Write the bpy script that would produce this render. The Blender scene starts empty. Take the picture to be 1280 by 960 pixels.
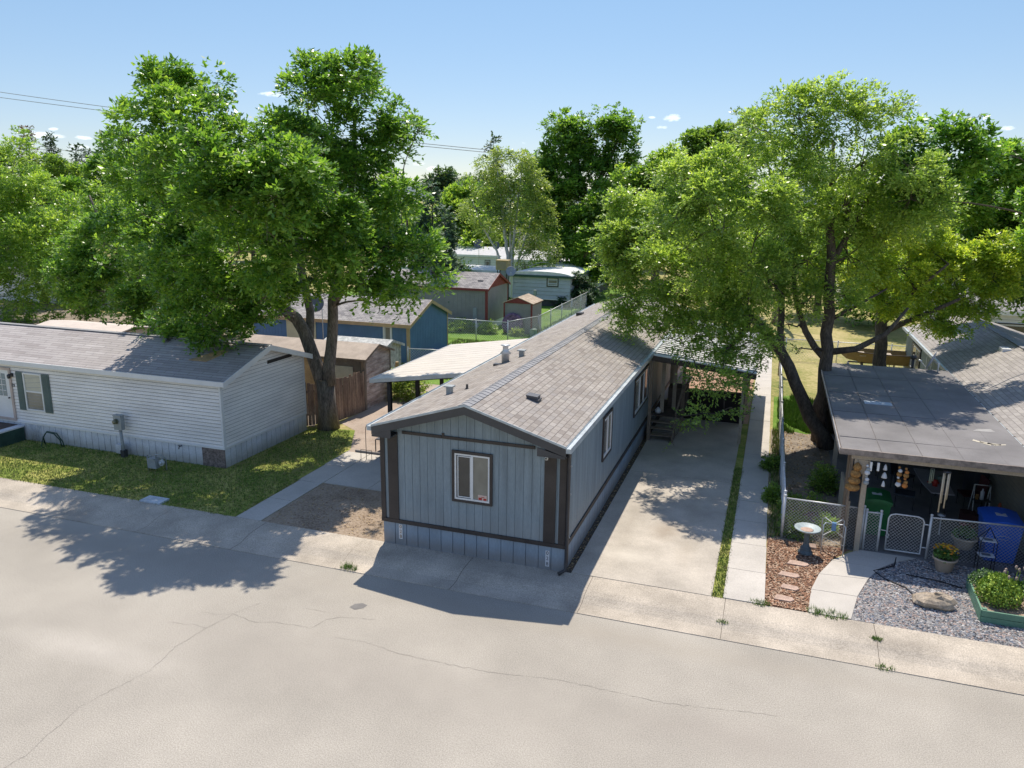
import bpy, math, random
import numpy as np
from mathutils import Vector, Matrix
random.seed(7)
C = bpy.context.scene.collection
scene = bpy.context.scene
R = math.radians

# ------------------------------------------------------------------ camera
cam = bpy.data.cameras.new('camera'); cam.lens = 27.07; cam.sensor_width = 36; cam.clip_end = 20000; cam.clip_start = .1
co = bpy.data.objects.new('camera', cam); C.objects.link(co); scene.camera = co
yaw, pit, rol = -.3262, .2341, .0123
fw = Vector((math.sin(yaw)*math.cos(pit), math.cos(yaw)*math.cos(pit), -math.sin(pit)))
r0 = Vector((math.cos(yaw), -math.sin(yaw), 0)); u0 = r0.cross(fw)
r1 = math.cos(rol)*r0 + math.sin(rol)*u0; u1 = -math.sin(rol)*r0 + math.cos(rol)*u0
m = Matrix((r1, u1, -fw)).transposed().to_4x4(); m.translation = Vector((8.719, -15.955, 8.409))
co.matrix_world = m

# ------------------------------------------------------------------ light
SUN_DIR = Vector((-.14, .50, 1)).normalized()      # towards the sun
sun = bpy.data.lights.new('sun', 'SUN'); sun.energy = 3.6; sun.angle = R(.55); sun.color = (1, .915, .785)
so = bpy.data.objects.new('sun', sun); C.objects.link(so); so.rotation_euler = SUN_DIR.to_track_quat('Z', 'Y').to_euler()
elev = math.asin(SUN_DIR.z); azim = math.atan2(SUN_DIR.x, SUN_DIR.y)
world = bpy.data.worlds.new('World'); scene.world = world; world.use_nodes = True
nt = world.node_tree; nt.nodes.clear()
def N(t, typ, **k):
    n = t.nodes.new(typ)
    for a, b in k.items():
        if a.startswith('i_'):
            key = a[2:]; n.inputs[int(key) if key.isdigit() else key.replace('_', ' ')].default_value = b
        else: setattr(n, a, b)
    return n
sky = N(nt, 'ShaderNodeTexSky', sky_type='NISHITA', sun_disc=False, sun_elevation=elev, sun_rotation=azim, altitude=1500, air_density=1.0, dust_density=.6, ozone_density=1.6)
bg = N(nt, 'ShaderNodeBackground', i_Strength=.15); out = N(nt, 'ShaderNodeOutputWorld')
# small fair-weather clouds low in the sky, fixed in direction space
tc = N(nt, 'ShaderNodeTexCoord'); nrm = N(nt, 'ShaderNodeVectorMath', operation='NORMALIZE'); nt.links.new(tc.outputs['Generated'], nrm.inputs[0])
def cloud_dir(px, py):
    f = 962.4; return (fw*f + r1*(px-640) - u1*(py-480)).normalized()
acc = None
CLOUDS = [(-49.143, 3.536, 1.429, 0.268, 1), (-49.795, 3.689, 0.595, 0.179, 0.8), (-46.861, 3.504, 0.595, 0.179, 0.9), (-45.596, 3.658, 0.536, 0.149, 0.9), (-48.505, 3.943, 0.417, 0.131, 0.8), (-24.316, 2.07, 0.953, 0.298, 0.9), (-25.445, 2.435, 0.595, 0.238, 0.7), (-7.758, 5.696, 0.833, 0.298, 1), (-8.377, 5.07, 0.536, 0.155, 0.9), (-9.125, 5.704, 0.357, 0.119, 0.6), (-35.063, 6.725, 1.31, 0.238, 0.9), (12.51, 4.607, 0.595, 0.179, 0.7), (-18.049, 4.015, 0.476, 0.119, 0.35), (-47.279, 2.863, 0.953, 0.298, 0.8)]
for (az, el, wa, we, amp) in CLOUDS:
    d = Vector((math.sin(R(az))*math.cos(R(el)), math.cos(R(az))*math.cos(R(el)), math.sin(R(el))))
    side = Vector((d.y, -d.x, 0)).normalized(); up = side.cross(d)
    a = N(nt, 'ShaderNodeVectorMath', operation='DOT_PRODUCT'); a.inputs[1].default_value = side/R(wa)
    b = N(nt, 'ShaderNodeVectorMath', operation='DOT_PRODUCT'); b.inputs[1].default_value = up/R(we)
    g = N(nt, 'ShaderNodeVectorMath', operation='DOT_PRODUCT'); g.inputs[1].default_value = d
    for q in (a, b, g): nt.links.new(nrm.outputs[0], q.inputs[0])
    a2 = N(nt, 'ShaderNodeMath', operation='MULTIPLY'); nt.links.new(a.outputs['Value'], a2.inputs[0]); nt.links.new(a.outputs['Value'], a2.inputs[1])
    b2 = N(nt, 'ShaderNodeMath', operation='MULTIPLY_ADD'); nt.links.new(b.outputs['Value'], b2.inputs[0]); nt.links.new(b.outputs['Value'], b2.inputs[1]); nt.links.new(a2.outputs[0], b2.inputs[2])
    s = N(nt, 'ShaderNodeMath', operation='SUBTRACT'); s.inputs[0].default_value = 1.0; nt.links.new(b2.outputs[0], s.inputs[1]); s.use_clamp = True
    gt = N(nt, 'ShaderNodeMath', operation='GREATER_THAN'); nt.links.new(g.outputs['Value'], gt.inputs[0]); gt.inputs[1].default_value = 0
    mm = N(nt, 'ShaderNodeMath', operation='MULTIPLY'); nt.links.new(s.outputs[0], mm.inputs[0]); nt.links.new(gt.outputs[0], mm.inputs[1])
    m2 = N(nt, 'ShaderNodeMath', operation='MULTIPLY'); nt.links.new(mm.outputs[0], m2.inputs[0]); m2.inputs[1].default_value = amp
    if acc is None: acc = m2.outputs[0]
    else:
        ad = N(nt, 'ShaderNodeMath', operation='MAXIMUM'); nt.links.new(acc, ad.inputs[0]); nt.links.new(m2.outputs[0], ad.inputs[1]); acc = ad.outputs[0]
stv = N(nt, 'ShaderNodeMapping'); stv.inputs['Scale'].default_value = (1, 1, 2.6); nt.links.new(nrm.outputs[0], stv.inputs[0])
nz = N(nt, 'ShaderNodeTexNoise', i_Scale=75.0, i_Detail=7.0, i_Roughness=.62); nt.links.new(stv.outputs[0], nz.inputs['Vector'])
pr_ = N(nt, 'ShaderNodeMath', operation='MULTIPLY_ADD'); nt.links.new(nz.outputs['Fac'], pr_.inputs[0]); pr_.inputs[1].default_value = 2.4; pr_.inputs[2].default_value = -1.55
sm = N(nt, 'ShaderNodeMath', operation='ADD'); nt.links.new(pr_.outputs[0], sm.inputs[0]); nt.links.new(acc, sm.inputs[1])
mask0 = N(nt, 'ShaderNodeMath', operation='MULTIPLY'); nt.links.new(sm.outputs[0], mask0.inputs[0]); mask0.inputs[1].default_value = .95; mask0.use_clamp = True
gate = N(nt, 'ShaderNodeMath', operation='MULTIPLY'); nt.links.new(acc, gate.inputs[0]); gate.inputs[1].default_value = 3.0; gate.use_clamp = True
mask = N(nt, 'ShaderNodeMath', operation='MULTIPLY'); nt.links.new(mask0.outputs[0], mask.inputs[0]); nt.links.new(gate.outputs[0], mask.inputs[1])
mx = N(nt, 'ShaderNodeMix', data_type='RGBA'); mx.inputs['B'].default_value = (6.6, 6.8, 7.1, 1)
nt.links.new(mask.outputs[0], mx.inputs['Factor']); 
sz = N(nt, 'ShaderNodeSeparateXYZ'); nt.links.new(nrm.outputs[0], sz.inputs[0])
gr_ = N(nt, 'ShaderNodeValToRGB'); nt.links.new(sz.outputs['Z'], gr_.inputs[0]); ee = gr_.color_ramp.elements
ee[0].position = 0; ee[0].color = (.25,.232,.232,1); ee[1].position = 1; ee[1].color = (.58,.53,.505,1)
q_ = ee.new(.06); q_.color = (.245,.232,.235,1); q_ = ee.new(.25); q_.color = (.285,.30,.285,1); q_ = ee.new(.42); q_.color = (.53,.495,.47,1)
sm2 = N(nt, 'ShaderNodeVectorMath', operation='MULTIPLY'); nt.links.new(sky.outputs[0], sm2.inputs[0]); nt.links.new(gr_.outputs[0], sm2.inputs[1])
sc2 = N(nt, 'ShaderNodeVectorMath', operation='SCALE'); sc2.inputs['Scale'].default_value = 2.0; nt.links.new(sm2.outputs[0], sc2.inputs[0]); nt.links.new(sc2.outputs[0], mx.inputs['A']); nt.links.new(mx.outputs['Result'], bg.inputs[0]); nt.links.new(bg.outputs[0], out.inputs[0])
vs = scene.view_settings; vs.view_transform = 'Standard'; vs.look = 'None'; vs.exposure = .68; vs.gamma = 1; vs.use_curve_mapping = False
scene.cycles.max_bounces = 8; scene.cycles.diffuse_bounces = 5; scene.cycles.transmission_bounces = 4; scene.cycles.transparent_max_bounces = 8

# ------------------------------------------------------------------ materials
def mat(name, col, rough=.8, var=.12, scale=3., fine=.06, fscale=60., bump=.0, bscale=80., col2=None, metal=0, spec=.4, stretch=(1,1,1), detail=5):
    """procedural: base colour broken by large stains and fine grain"""
    M = bpy.data.materials.new(name); M.use_nodes = True; t = M.node_tree; b = t.nodes['Principled BSDF']
    b.inputs['Roughness'].default_value = rough; b.inputs['Metallic'].default_value = metal; b.inputs['Specular IOR Level'].default_value = spec
    tc = N(t, 'ShaderNodeTexCoord'); mp = N(t, 'ShaderNodeMapping'); mp.inputs['Scale'].default_value = stretch; t.links.new(tc.outputs['Object'], mp.inputs[0])
    n1 = N(t, 'ShaderNodeTexNoise', i_Scale=scale, i_Detail=float(detail), i_Roughness=.6); t.links.new(mp.outputs[0], n1.inputs['Vector'])
    n2 = N(t, 'ShaderNodeTexNoise', i_Scale=fscale, i_Detail=3.0); t.links.new(mp.outputs[0], n2.inputs['Vector'])
    cr = N(t, 'ShaderNodeValToRGB'); c = Vector(col); d = Vector(col2) if col2 else c*(1-var*1.6)
    cr.color_ramp.elements[0].position = .32; cr.color_ramp.elements[1].position = .66
    cr.color_ramp.elements[0].color = (*d, 1); cr.color_ramp.elements[1].color = (*(c*(1+(0 if col2 else var*.4))), 1)
    t.links.new(n1.outputs['Fac'], cr.inputs[0])
    mr = N(t, 'ShaderNodeMapRange'); mr.inputs['From Min'].default_value = .3; mr.inputs['From Max'].default_value = .7; mr.inputs['To Min'].default_value = 1-fine*2; mr.inputs['To Max'].default_value = 1+fine
    t.links.new(n2.outputs['Fac'], mr.inputs[0])
    mu = N(t, 'ShaderNodeVectorMath', operation='SCALE'); t.links.new(cr.outputs[0], mu.inputs[0]); t.links.new(mr.outputs[0], mu.inputs['Scale'])
    t.links.new(mu.outputs[0], b.inputs['Base Color'])
    if bump:
        n3 = N(t, 'ShaderNodeTexNoise', i_Scale=bscale, i_Detail=4.0); t.links.new(mp.outputs[0], n3.inputs['Vector'])
        bp = N(t, 'ShaderNodeBump', i_Strength=bump, i_Distance=.02); t.links.new(n3.outputs['Fac'], bp.inputs['Height']); t.links.new(bp.outputs[0], b.inputs['Normal'])
    return M
def shingle(name, cols, bw, rh, swap, mortar=(.06,.055,.055), stain=.25, gap=.010):
    M = bpy.data.materials.new(name); M.use_nodes = True; t = M.node_tree; b = t.nodes['Principled BSDF']; b.inputs['Roughness'].default_value = .92; b.inputs['Specular IOR Level'].default_value = .25
    tc = N(t, 'ShaderNodeTexCoord'); sp = N(t, 'ShaderNodeSeparateXYZ'); cb = N(t, 'ShaderNodeCombineXYZ'); t.links.new(tc.outputs['Object'], sp.inputs[0])
    t.links.new(sp.outputs['Y' if swap else 'X'], cb.inputs[0]); t.links.new(sp.outputs['X' if swap else 'Y'], cb.inputs[1])
    nzz = N(t, 'ShaderNodeTexNoise', i_Scale=3.0); t.links.new(tc.outputs['Object'], nzz.inputs['Vector'])
    ws = N(t, 'ShaderNodeVectorMath', operation='SCALE'); ws.inputs['Scale'].default_value = .015; t.links.new(nzz.outputs['Color'], ws.inputs[0])
    wa = N(t, 'ShaderNodeVectorMath', operation='ADD'); t.links.new(cb.outputs[0], wa.inputs[0]); t.links.new(ws.outputs[0], wa.inputs[1])
    br = N(t, 'ShaderNodeTexBrick', i_Scale=1.0); br.inputs['Brick Width'].default_value = bw; br.inputs['Row Height'].default_value = rh; br.inputs['Mortar Size'].default_value = gap; br.inputs['Mortar Smooth'].default_value = .3
    br.inputs['Color1'].default_value = (0,0,0,1); br.inputs['Color2'].default_value = (1,1,1,1); br.inputs['Mortar'].default_value = (.5,.5,.5,1); t.links.new(wa.outputs[0], br.inputs['Vector'])
    cr = N(t, 'ShaderNodeValToRGB'); cr.color_ramp.interpolation = 'LINEAR'
    e = cr.color_ramp.elements; e[0].position = 0; e[0].color = (*cols[0], 1); e[1].position = 1; e[1].color = (*cols[-1], 1)
    for i, c in enumerate(cols[1:-1]): q = e.new((i+1)/(len(cols)-1)); q.color = (*c, 1)
    t.links.new(br.outputs['Color'], cr.inputs[0])
    n2 = N(t, 'ShaderNodeTexNoise', i_Scale=1.3, i_Detail=6.0, i_Roughness=.65); t.links.new(tc.outputs['Object'], n2.inputs['Vector'])
    n3 = N(t, 'ShaderNodeTexNoise', i_Scale=90.0, i_Detail=2.0); t.links.new(tc.outputs['Object'], n3.inputs['Vector'])
    mr = N(t, 'ShaderNodeMapRange'); mr.inputs['From Min'].default_value = .3; mr.inputs['From Max'].default_value = .7; mr.inputs['To Min'].default_value = 1-stain; mr.inputs['To Max'].default_value = 1+stain*.4; t.links.new(n2.outputs['Fac'], mr.inputs[0])
    mr2 = N(t, 'ShaderNodeMapRange'); mr2.inputs['From Min'].default_value = .3; mr2.inputs['From Max'].default_value = .7; mr2.inputs['To Min'].default_value = .82; mr2.inputs['To Max'].default_value = 1.12; t.links.new(n3.outputs['Fac'], mr2.inputs[0])
    mm = N(t, 'ShaderNodeMath', operation='MULTIPLY'); t.links.new(mr.outputs[0], mm.inputs[0]); t.links.new(mr2.outputs[0], mm.inputs[1])
    sc = N(t, 'ShaderNodeVectorMath', operation='SCALE'); t.links.new(cr.outputs[0], sc.inputs[0]); t.links.new(mm.outputs[0], sc.inputs['Scale'])
    mo = N(t, 'ShaderNodeMix', data_type='RGBA'); mo.inputs['B'].default_value = (*mortar, 1); t.links.new(br.outputs['Fac'], mo.inputs['Factor']); t.links.new(sc.outputs[0], mo.inputs['A'])
    t.links.new(mo.outputs['Result'], b.inputs['Base Color'])
    bp = N(t, 'ShaderNodeBump', i_Strength=.5, i_Distance=.01, invert=True); t.links.new(br.outputs['Fac'], bp.inputs['Height']); t.links.new(bp.outputs[0], b.inputs['Normal'])
    return M
def leafmat(name, cols, trans=.42, rough=.36, spec=.55):
    M = bpy.data.materials.new(name); M.use_nodes = True; t = M.node_tree; b = t.nodes['Principled BSDF']; b.inputs['Roughness'].default_value = rough; b.inputs['Specular IOR Level'].default_value = spec
    at = N(t, 'ShaderNodeAttribute', attribute_name='tone'); cr = N(t, 'ShaderNodeValToRGB'); e = cr.color_ramp.elements
    e[0].position = 0; e[0].color = (*cols[0], 1); e[1].position = 1; e[1].color = (*cols[-1], 1)
    for i, c in enumerate(cols[1:-1]): q = e.new((i+1)/(len(cols)-1)); q.color = (*c, 1)
    t.links.new(at.outputs['Fac'], cr.inputs[0]); t.links.new(cr.outputs[0], b.inputs['Base Color'])
    tr = N(t, 'ShaderNodeBsdfTranslucent'); g = N(t, 'ShaderNodeVectorMath', operation='MULTIPLY'); g.inputs[1].default_value = (1.75, 1.7, .75); t.links.new(cr.outputs[0], g.inputs[0]); t.links.new(g.outputs[0], tr.inputs[0])
    ms = N(t, 'ShaderNodeMixShader'); ms.inputs[0].default_value = trans; o = t.nodes['Material Output']
    t.links.new(b.outputs[0], ms.inputs[1]); t.links.new(tr.outputs[0], ms.inputs[2]); t.links.new(ms.outputs[0], o.inputs[0])
    return M
def glassmat(name, col=(.03,.035,.04), rough=.06):
    M = bpy.data.materials.new(name); M.use_nodes = True; t = M.node_tree; b = t.nodes['Principled BSDF']
    n = N(t, 'ShaderNodeTexNoise', i_Scale=2.5); tc = N(t, 'ShaderNodeTexCoord'); t.links.new(tc.outputs['Object'], n.inputs['Vector'])
    cr = N(t, 'ShaderNodeValToRGB'); cr.color_ramp.elements[0].color = (*[c*.6 for c in col], 1); cr.color_ramp.elements[1].color = (*[c*1.5 for c in col], 1); t.links.new(n.outputs['Fac'], cr.inputs[0]); t.links.new(cr.outputs[0], b.inputs['Base Color'])
    b.inputs['Roughness'].default_value = rough; b.inputs['Specular IOR Level'].default_value = .6
    return M
def groundmat(name, stops, scale, scale2, mixw=.5, bump=.3, rough=.95, fine=120.):
    """ground with patches from two noises through a colour ramp plus speckle"""
    M = bpy.data.materials.new(name); M.use_nodes = True; t = M.node_tree; b = t.nodes['Principled BSDF']; b.inputs['Roughness'].default_value = rough; b.inputs['Specular IOR Level'].default_value = .2
    tc = N(t, 'ShaderNodeTexCoord'); n1 = N(t, 'ShaderNodeTexNoise', i_Scale=scale, i_Detail=6.0, i_Roughness=.6); n2 = N(t, 'ShaderNodeTexNoise', i_Scale=scale2, i_Detail=5.0, i_Roughness=.7)
    for n in (n1, n2): t.links.new(tc.outputs['Object'], n.inputs['Vector'])
    mx = N(t, 'ShaderNodeMix', data_type='FLOAT'); mx.inputs['Factor'].default_value = mixw; t.links.new(n1.outputs['Fac'], mx.inputs['A']); t.links.new(n2.outputs['Fac'], mx.inputs['B'])
    cr = N(t, 'ShaderNodeValToRGB'); e = cr.color_ramp.elements; e[0].position = stops[0][0]; e[0].color = (*stops[0][1], 1); e[1].position = stops[-1][0]; e[1].color = (*stops[-1][1], 1)
    for p, c in stops[1:-1]: q = e.new(p); q.color = (*c, 1)
    t.links.new(mx.outputs['Result'], cr.inputs[0])
    n3 = N(t, 'ShaderNodeTexNoise', i_Scale=fine, i_Detail=2.0); t.links.new(tc.outputs['Object'], n3.inputs['Vector'])
    mr = N(t, 'ShaderNodeMapRange'); mr.inputs['From Min'].default_value = .3; mr.inputs['From Max'].default_value = .7; mr.inputs['To Min'].default_value = .8; mr.inputs['To Max'].default_value = 1.15; t.links.new(n3.outputs['Fac'], mr.inputs[0])
    sc = N(t, 'ShaderNodeVectorMath', operation='SCALE'); t.links.new(cr.outputs[0], sc.inputs[0]); t.links.new(mr.outputs[0], sc.inputs['Scale']); t.links.new(sc.outputs[0], b.inputs['Base Color'])
    bp = N(t, 'ShaderNodeBump', i_Strength=bump, i_Distance=.03); t.links.new(n2.outputs['Fac'], bp.inputs['Height']); t.links.new(bp.outputs[0], b.inputs['Normal'])
    return M

# ------------------------------------------------------------------ mesh helpers
ORG = {}
class MB:
    def __init__(s): s.v = []; s.f = []; s.mi = []; s.cur = 0; s.smooth = []
    def face(s, pts, sm=False):
        i = len(s.v); s.v += [tuple(p) for p in pts]; s.f.append(tuple(range(i, i+len(pts)))); s.mi.append(s.cur); s.smooth.append(sm); return s
    def _add(s, vs, fs, sm=False):
        i = len(s.v); s.v += [tuple(p) for p in vs]
        for f in fs: s.f.append(tuple(i+k for k in f)); s.mi.append(s.cur); s.smooth.append(sm)
        return s
    def hexa(s, p):   # p: 4 bottom ccw, 4 top ccw
        return s._add(p, [(3,2,1,0), (4,5,6,7), (0,1,5,4), (1,2,6,5), (2,3,7,6), (3,0,4,7)])
    def box(s, x0, x1, y0, y1, z0, z1):
        if x0 > x1: x0, x1 = x1, x0
        if y0 > y1: y0, y1 = y1, y0
        if z0 > z1: z0, z1 = z1, z0
        return s.hexa([(x0,y0,z0),(x1,y0,z0),(x1,y1,z0),(x0,y1,z0),(x0,y0,z1),(x1,y0,z1),(x1,y1,z1),(x0,y1,z1)])
    def prism(s, poly, z0, z1):
        n = len(poly); vs = [(x,y,z0) for x,y in poly] + [(x,y,z1) for x,y in poly]
        return s._add(vs, [tuple(reversed(range(n))), tuple(range(n,2*n))] + [(i,(i+1)%n,(i+1)%n+n,i+n) for i in range(n)])
    def bar(s, a, b, w, h=None, up=(0,0,1)):
        a = Vector(a); b = Vector(b); h = h or w; d = (b-a).normalized(); u = Vector(up)
        if abs(d.dot(u)) > .98: u = Vector((0,1,0))
        x = d.cross(u).normalized()*w/2; y = x.cross(d).normalized()*h/2
        return s.hexa([a-x-y, a+x-y, a+x+y, a-x+y, b-x-y, b+x-y, b+x+y, b-x+y])
    def tube(s, pts, rad, n=8, cap=True):
        pts = [Vector(p) for p in pts]
        if not hasattr(rad, '__len__'): rad = [rad]*len(pts)
        base = len(s.v); prev = None
        for i, p in enumerate(pts):
            d = (pts[min(i+1, len(pts)-1)] - pts[max(i-1, 0)]).normalized()
            if prev is None:
                x = d.cross(Vector((0,0,1)) if abs(d.z) < .9 else Vector((0,1,0))).normalized()
            else: x = (prev - d*prev.dot(d)).normalized()
            prev = x; y = d.cross(x)
            for k in range(n):
                a = 2*math.pi*k/n; q = p + (x*math.cos(a) + y*math.sin(a))*rad[i]; s.v.append(tuple(q))
        for i in range(len(pts)-1):
            for k in range(n):
                a = base+i*n+k; b = base+i*n+(k+1)%n; s.f.append((a, b, b+n, a+n)); s.mi.append(s.cur); s.smooth.append(True)
        if cap:
            s.f.append(tuple(base+k for k in reversed(range(n)))); s.mi.append(s.cur); s.smooth.append(False)
            e = base+(len(pts)-1)*n; s.f.append(tuple(e+k for k in range(n))); s.mi.append(s.cur); s.smooth.append(False)
        return s
    def lathe(s, c, prof, n=20):
        cx, cy, cz = c; base = len(s.v)
        for r, z in prof:
            for k in range(n):
                a = 2*math.pi*k/n; s.v.append((cx+r*math.cos(a), cy+r*math.sin(a), cz+z))
        for i in range(len(prof)-1):
            for k in range(n):
                a = base+i*n+k; b = base+i*n+(k+1)%n; s.f.append((a,b,b+n,a+n)); s.mi.append(s.cur); s.smooth.append(True)
        s.f.append(tuple(base+k for k in reversed(range(n)))); s.mi.append(s.cur); s.smooth.append(False)
        e = base+(len(prof)-1)*n; s.f.append(tuple(e+k for k in range(n))); s.mi.append(s.cur); s.smooth.append(False)
        return s
    def build(s, name, ms, parent=None, label=None):
        if not isinstance(ms, (list, tuple)): ms = [ms]
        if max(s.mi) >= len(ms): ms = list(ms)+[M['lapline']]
        me = bpy.data.meshes.new(name); o = bpy.data.objects.new(name, me); C.objects.link(o)
        if parent is None:
            vs = np.array(s.v); org = Vector((*(vs[:, :2].min(0)+vs[:, :2].max(0))/2, vs[:, 2].min())); o.location = org
        else: org = ORG[parent.name]; o.parent = parent
        ORG[o.name] = org
        me.from_pydata([(x-org[0], y-org[1], z-org[2]) for x, y, z in s.v], [], s.f)
        for mt in ms: me.materials.append(mt)
        me.polygons.foreach_set('material_index', s.mi); me.polygons.foreach_set('use_smooth', s.smooth); me.update()
        if label: o['label'] = label
        return o
def tag(o, label=None, cat=None, group=None, kind=None):
    if label: o['label'] = label
    if cat: o['category'] = cat
    if group: o['group'] = group
    if kind: o['kind'] = kind
    return o
def empty(name, loc, label, cat, group=None):
    o = bpy.data.objects.new(name, None); C.objects.link(o); o.location = loc; o.empty_display_size = .2; ORG[o.name] = Vector(loc)
    return tag(o, label, cat, group)
def struct(o): o['kind'] = 'structure'; return o
def text_mesh(name, body, size, mt, matrix, parent):
    cu = bpy.data.curves.new(name, 'FONT'); cu.body = body; cu.size = size; cu.extrude = .002; cu.align_x = 'CENTER'; cu.align_y = 'CENTER'
    t = bpy.data.objects.new(name+'_src', cu); C.objects.link(t); dg = bpy.context.evaluated_depsgraph_get(); me = bpy.data.meshes.new_from_object(t.evaluated_get(dg)); bpy.data.objects.remove(t)
    me.name = name; o = bpy.data.objects.new(name, me); C.objects.link(o); me.materials.clear(); me.materials.append(mt)
    mm = matrix.copy(); mm.translation = mm.translation - ORG[parent.name]; me.transform(mm); o.parent = parent; return o

# siding: vertical boards on a wall plane. ax 'x' = wall runs along x at y=c ; ax 'y' = wall runs along y at x=c. sgn = outward direction
def vboards(mb, ax, c, sgn, a0, a1, z0, z1, w=.2, gap=.014, t=.014, jit=0):
    fz0 = z0 if callable(z0) else (lambda a: z0); fz1 = z1 if callable(z1) else (lambda a: z1)
    def P(a, d, z): return (a, c+sgn*d, z) if ax == 'x' else (c+sgn*d, a, z)
    n = max(1, round((a1-a0)/w)); st = (a1-a0)/n
    if True:
        k = 24; 
        for i in range(k):
            p, q = a0+(a1-a0)*i/k, a0+(a1-a0)*(i+1)/k
            pts = [P(p,0,fz0(p)), P(q,0,fz0(q)), P(q,0,fz1(q)), P(p,0,fz1(p))]
            mb.face(pts if (sgn < 0) == (ax == 'x') else pts[::-1])
    for i in range(n):
        p = a0+i*st+(gap/2 if i else 0); q = a0+(i+1)*st-(gap/2 if i < n-1 else 0); m_ = (p+q)/2; j = random.uniform(-jit, jit)
        segs = [(p, q)]
        if callable(z1) and (fz1(m_) - (fz1(p)+fz1(q))/2) > .002: segs = [(p, (p+q)/2), ((p+q)/2, q)]
        for (s0, s1) in segs:
            b = [P(s0,.001,fz0(s0)), P(s1,.001,fz0(s1)), P(s1,t+j,fz0(s1)), P(s0,t+j,fz0(s0)), P(s0,.001,fz1(s0)), P(s1,.001,fz1(s1)), P(s1,t+j,fz1(s1)), P(s0,t+j,fz1(s0))]
            mb.hexa(b)
def lap(mb, ax, c, sgn, a0, a1, z0, z1, e=.125):
    f0 = a0 if callable(a0) else (lambda z: a0); f1 = a1 if callable(a1) else (lambda z: a1)
    def P(a, d, z): return (a, c+sgn*d, z) if ax == 'x' else (c+sgn*d, a, z)
    n = max(1, round((z1-z0)/e)); st = (z1-z0)/n
    for i in range(n):
        za = z0+i*st; zb = za+st-.011
        mb.cur = 0; p0, p1, q0, q1 = f0(za), f1(za), f0(zb), f1(zb)
        if q1-q0 < .03: q0 = q1 = (q0+q1)/2; q0 -= .01; q1 += .01
        mb.hexa([P(p0,-.02,za), P(p1,-.02,za), P(p1,.028,za), P(p0,.028,za), P(q0,-.02,zb), P(q1,-.02,zb), P(q1,.005,zb), P(q0,.005,zb)])
        if i: mb.cur = 1; mb.hexa([P(p0,.0282,za), P(p1,.0282,za), P(p1,.0295,za), P(p0,.0295,za), P(p0,.0285,za+.011), P(p1,.0285,za+.011), P(p1,.0290,za+.011), P(p0,.0290,za+.011)])  # thin dark strip drawn in as the shadow line of the lip
    mb.cur = 0
def mitred(mb, ax, c, sgn, a0, a1, z0, z1, w, t, d0=0):
    """rectangular frame, four butted pieces"""
    def B(p, q, r, s_):
        y0, y1 = c+sgn*d0, c+sgn*(d0+t)
        if ax == 'x': mb.box(p, q, y0, y1, r, s_)
        else: mb.box(y0, y1, p, q, r, s_)
    B(a0, a1, z0, z0+w); B(a0, a1, z1-w, z1); B(a0, a0+w, z0+w+.0005, z1-w-.0005); B(a1-w, a1, z0+w+.0005, z1-w-.0005)
def abox(mb, ax, c, sgn, a0, a1, d0, d1, z0, z1):
    if ax == 'x': mb.box(a0, a1, c+sgn*d0, c+sgn*d1, z0, z1)
    else: mb.box(c+sgn*d0, c+sgn*d1, a0, a1, z0, z1)
def slab(mb, p, t):   # thick sheet under 4 top corner points
    mb.hexa([(x, y, z-t) for x, y, z in p] + [tuple(q) for q in p])

# materials list
M = {}
M['siding'] = mat('blue_grey_paint', (.245,.305,.35), .6, .16, 1.6, .07, 40, .06, 60, stretch=(3,3,.3))
M['skirt'] = mat('blue_skirting_paint', (.26,.33,.41), .5, .10, 1.5, .05, 40, .05, 60, stretch=(1,1,.3))
M['trim'] = mat('dark_brown_trim_paint', (.055,.046,.044), .55, .2, 2, .08, 50)
M['fascia'] = mat('charcoal_fascia_paint', (.07,.07,.077), .5, .12, 2, .06, 50)
M['white'] = mat('white_vinyl', (.72,.73,.74), .45, .05, 2, .03, 40)
M['whitesid'] = mat('white_lap_siding', (.84,.82,.80), .55, .10, 1.1, .05, 30, .03, 40, stretch=(.5,.5,1.6))
M['whiteskirt'] = mat('white_corrugated_skirting', (.66,.69,.75), .5, .12, 1.6, .06, 30)
M['alu'] = mat('bare_aluminium_edge', (.55,.58,.60), .35, .1, 3, .05, 40, metal=.3)
M['gutter'] = mat('grey_drip_edge_metal', (.50,.55,.58), .4, .2, 3, .06, 40)
M['glass'] = glassmat('window_glass', (.05,.052,.05))
M['blind'] = glassmat('window_glass_over_blind', (.20,.195,.165), .2)
M['shade'] = mat('cream_blind', (.55,.53,.44), .6, .05)
M['roof'] = shingle('brown_blend_shingles', [(.26,.23,.21),(.33,.295,.265),(.365,.33,.30),(.31,.285,.268),(.40,.365,.33)], .26, .145, True, (.165,.145,.13), .16)
M['ridge'] = mat('grey_ridge_shingle', (.30,.30,.31), .9, .14, 3, .1, 90, .2, 60)
M['roofw'] = shingle('pale_grey_shingles', [(.33,.30,.29),(.42,.39,.38),(.38,.35,.34),(.46,.43,.42)], .9, .14, False, (.20,.18,.18), .14)
M['roofgrey'] = shingle('grey_blend_shingles', [(.22,.21,.21),(.33,.31,.30),(.40,.38,.36)], .3, .15, False, (.12,.11,.11), .15)
M['rooftan'] = shingle('tan_shingles', [(.38,.30,.22),(.45,.36,.27),(.50,.41,.31)], .3, .15, True, (.25,.2,.15), .15)
M['roofR'] = shingle('warm_grey_shingles', [(.29,.27,.255),(.34,.315,.30),(.38,.355,.335)], .33, .15, True, (.19,.175,.165), .14)
M['metalroof'] = mat('white_metal_patio_roof', (.60,.545,.48), .5, .10, 1.3, .04, 30, stretch=(1,3,1))
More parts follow.
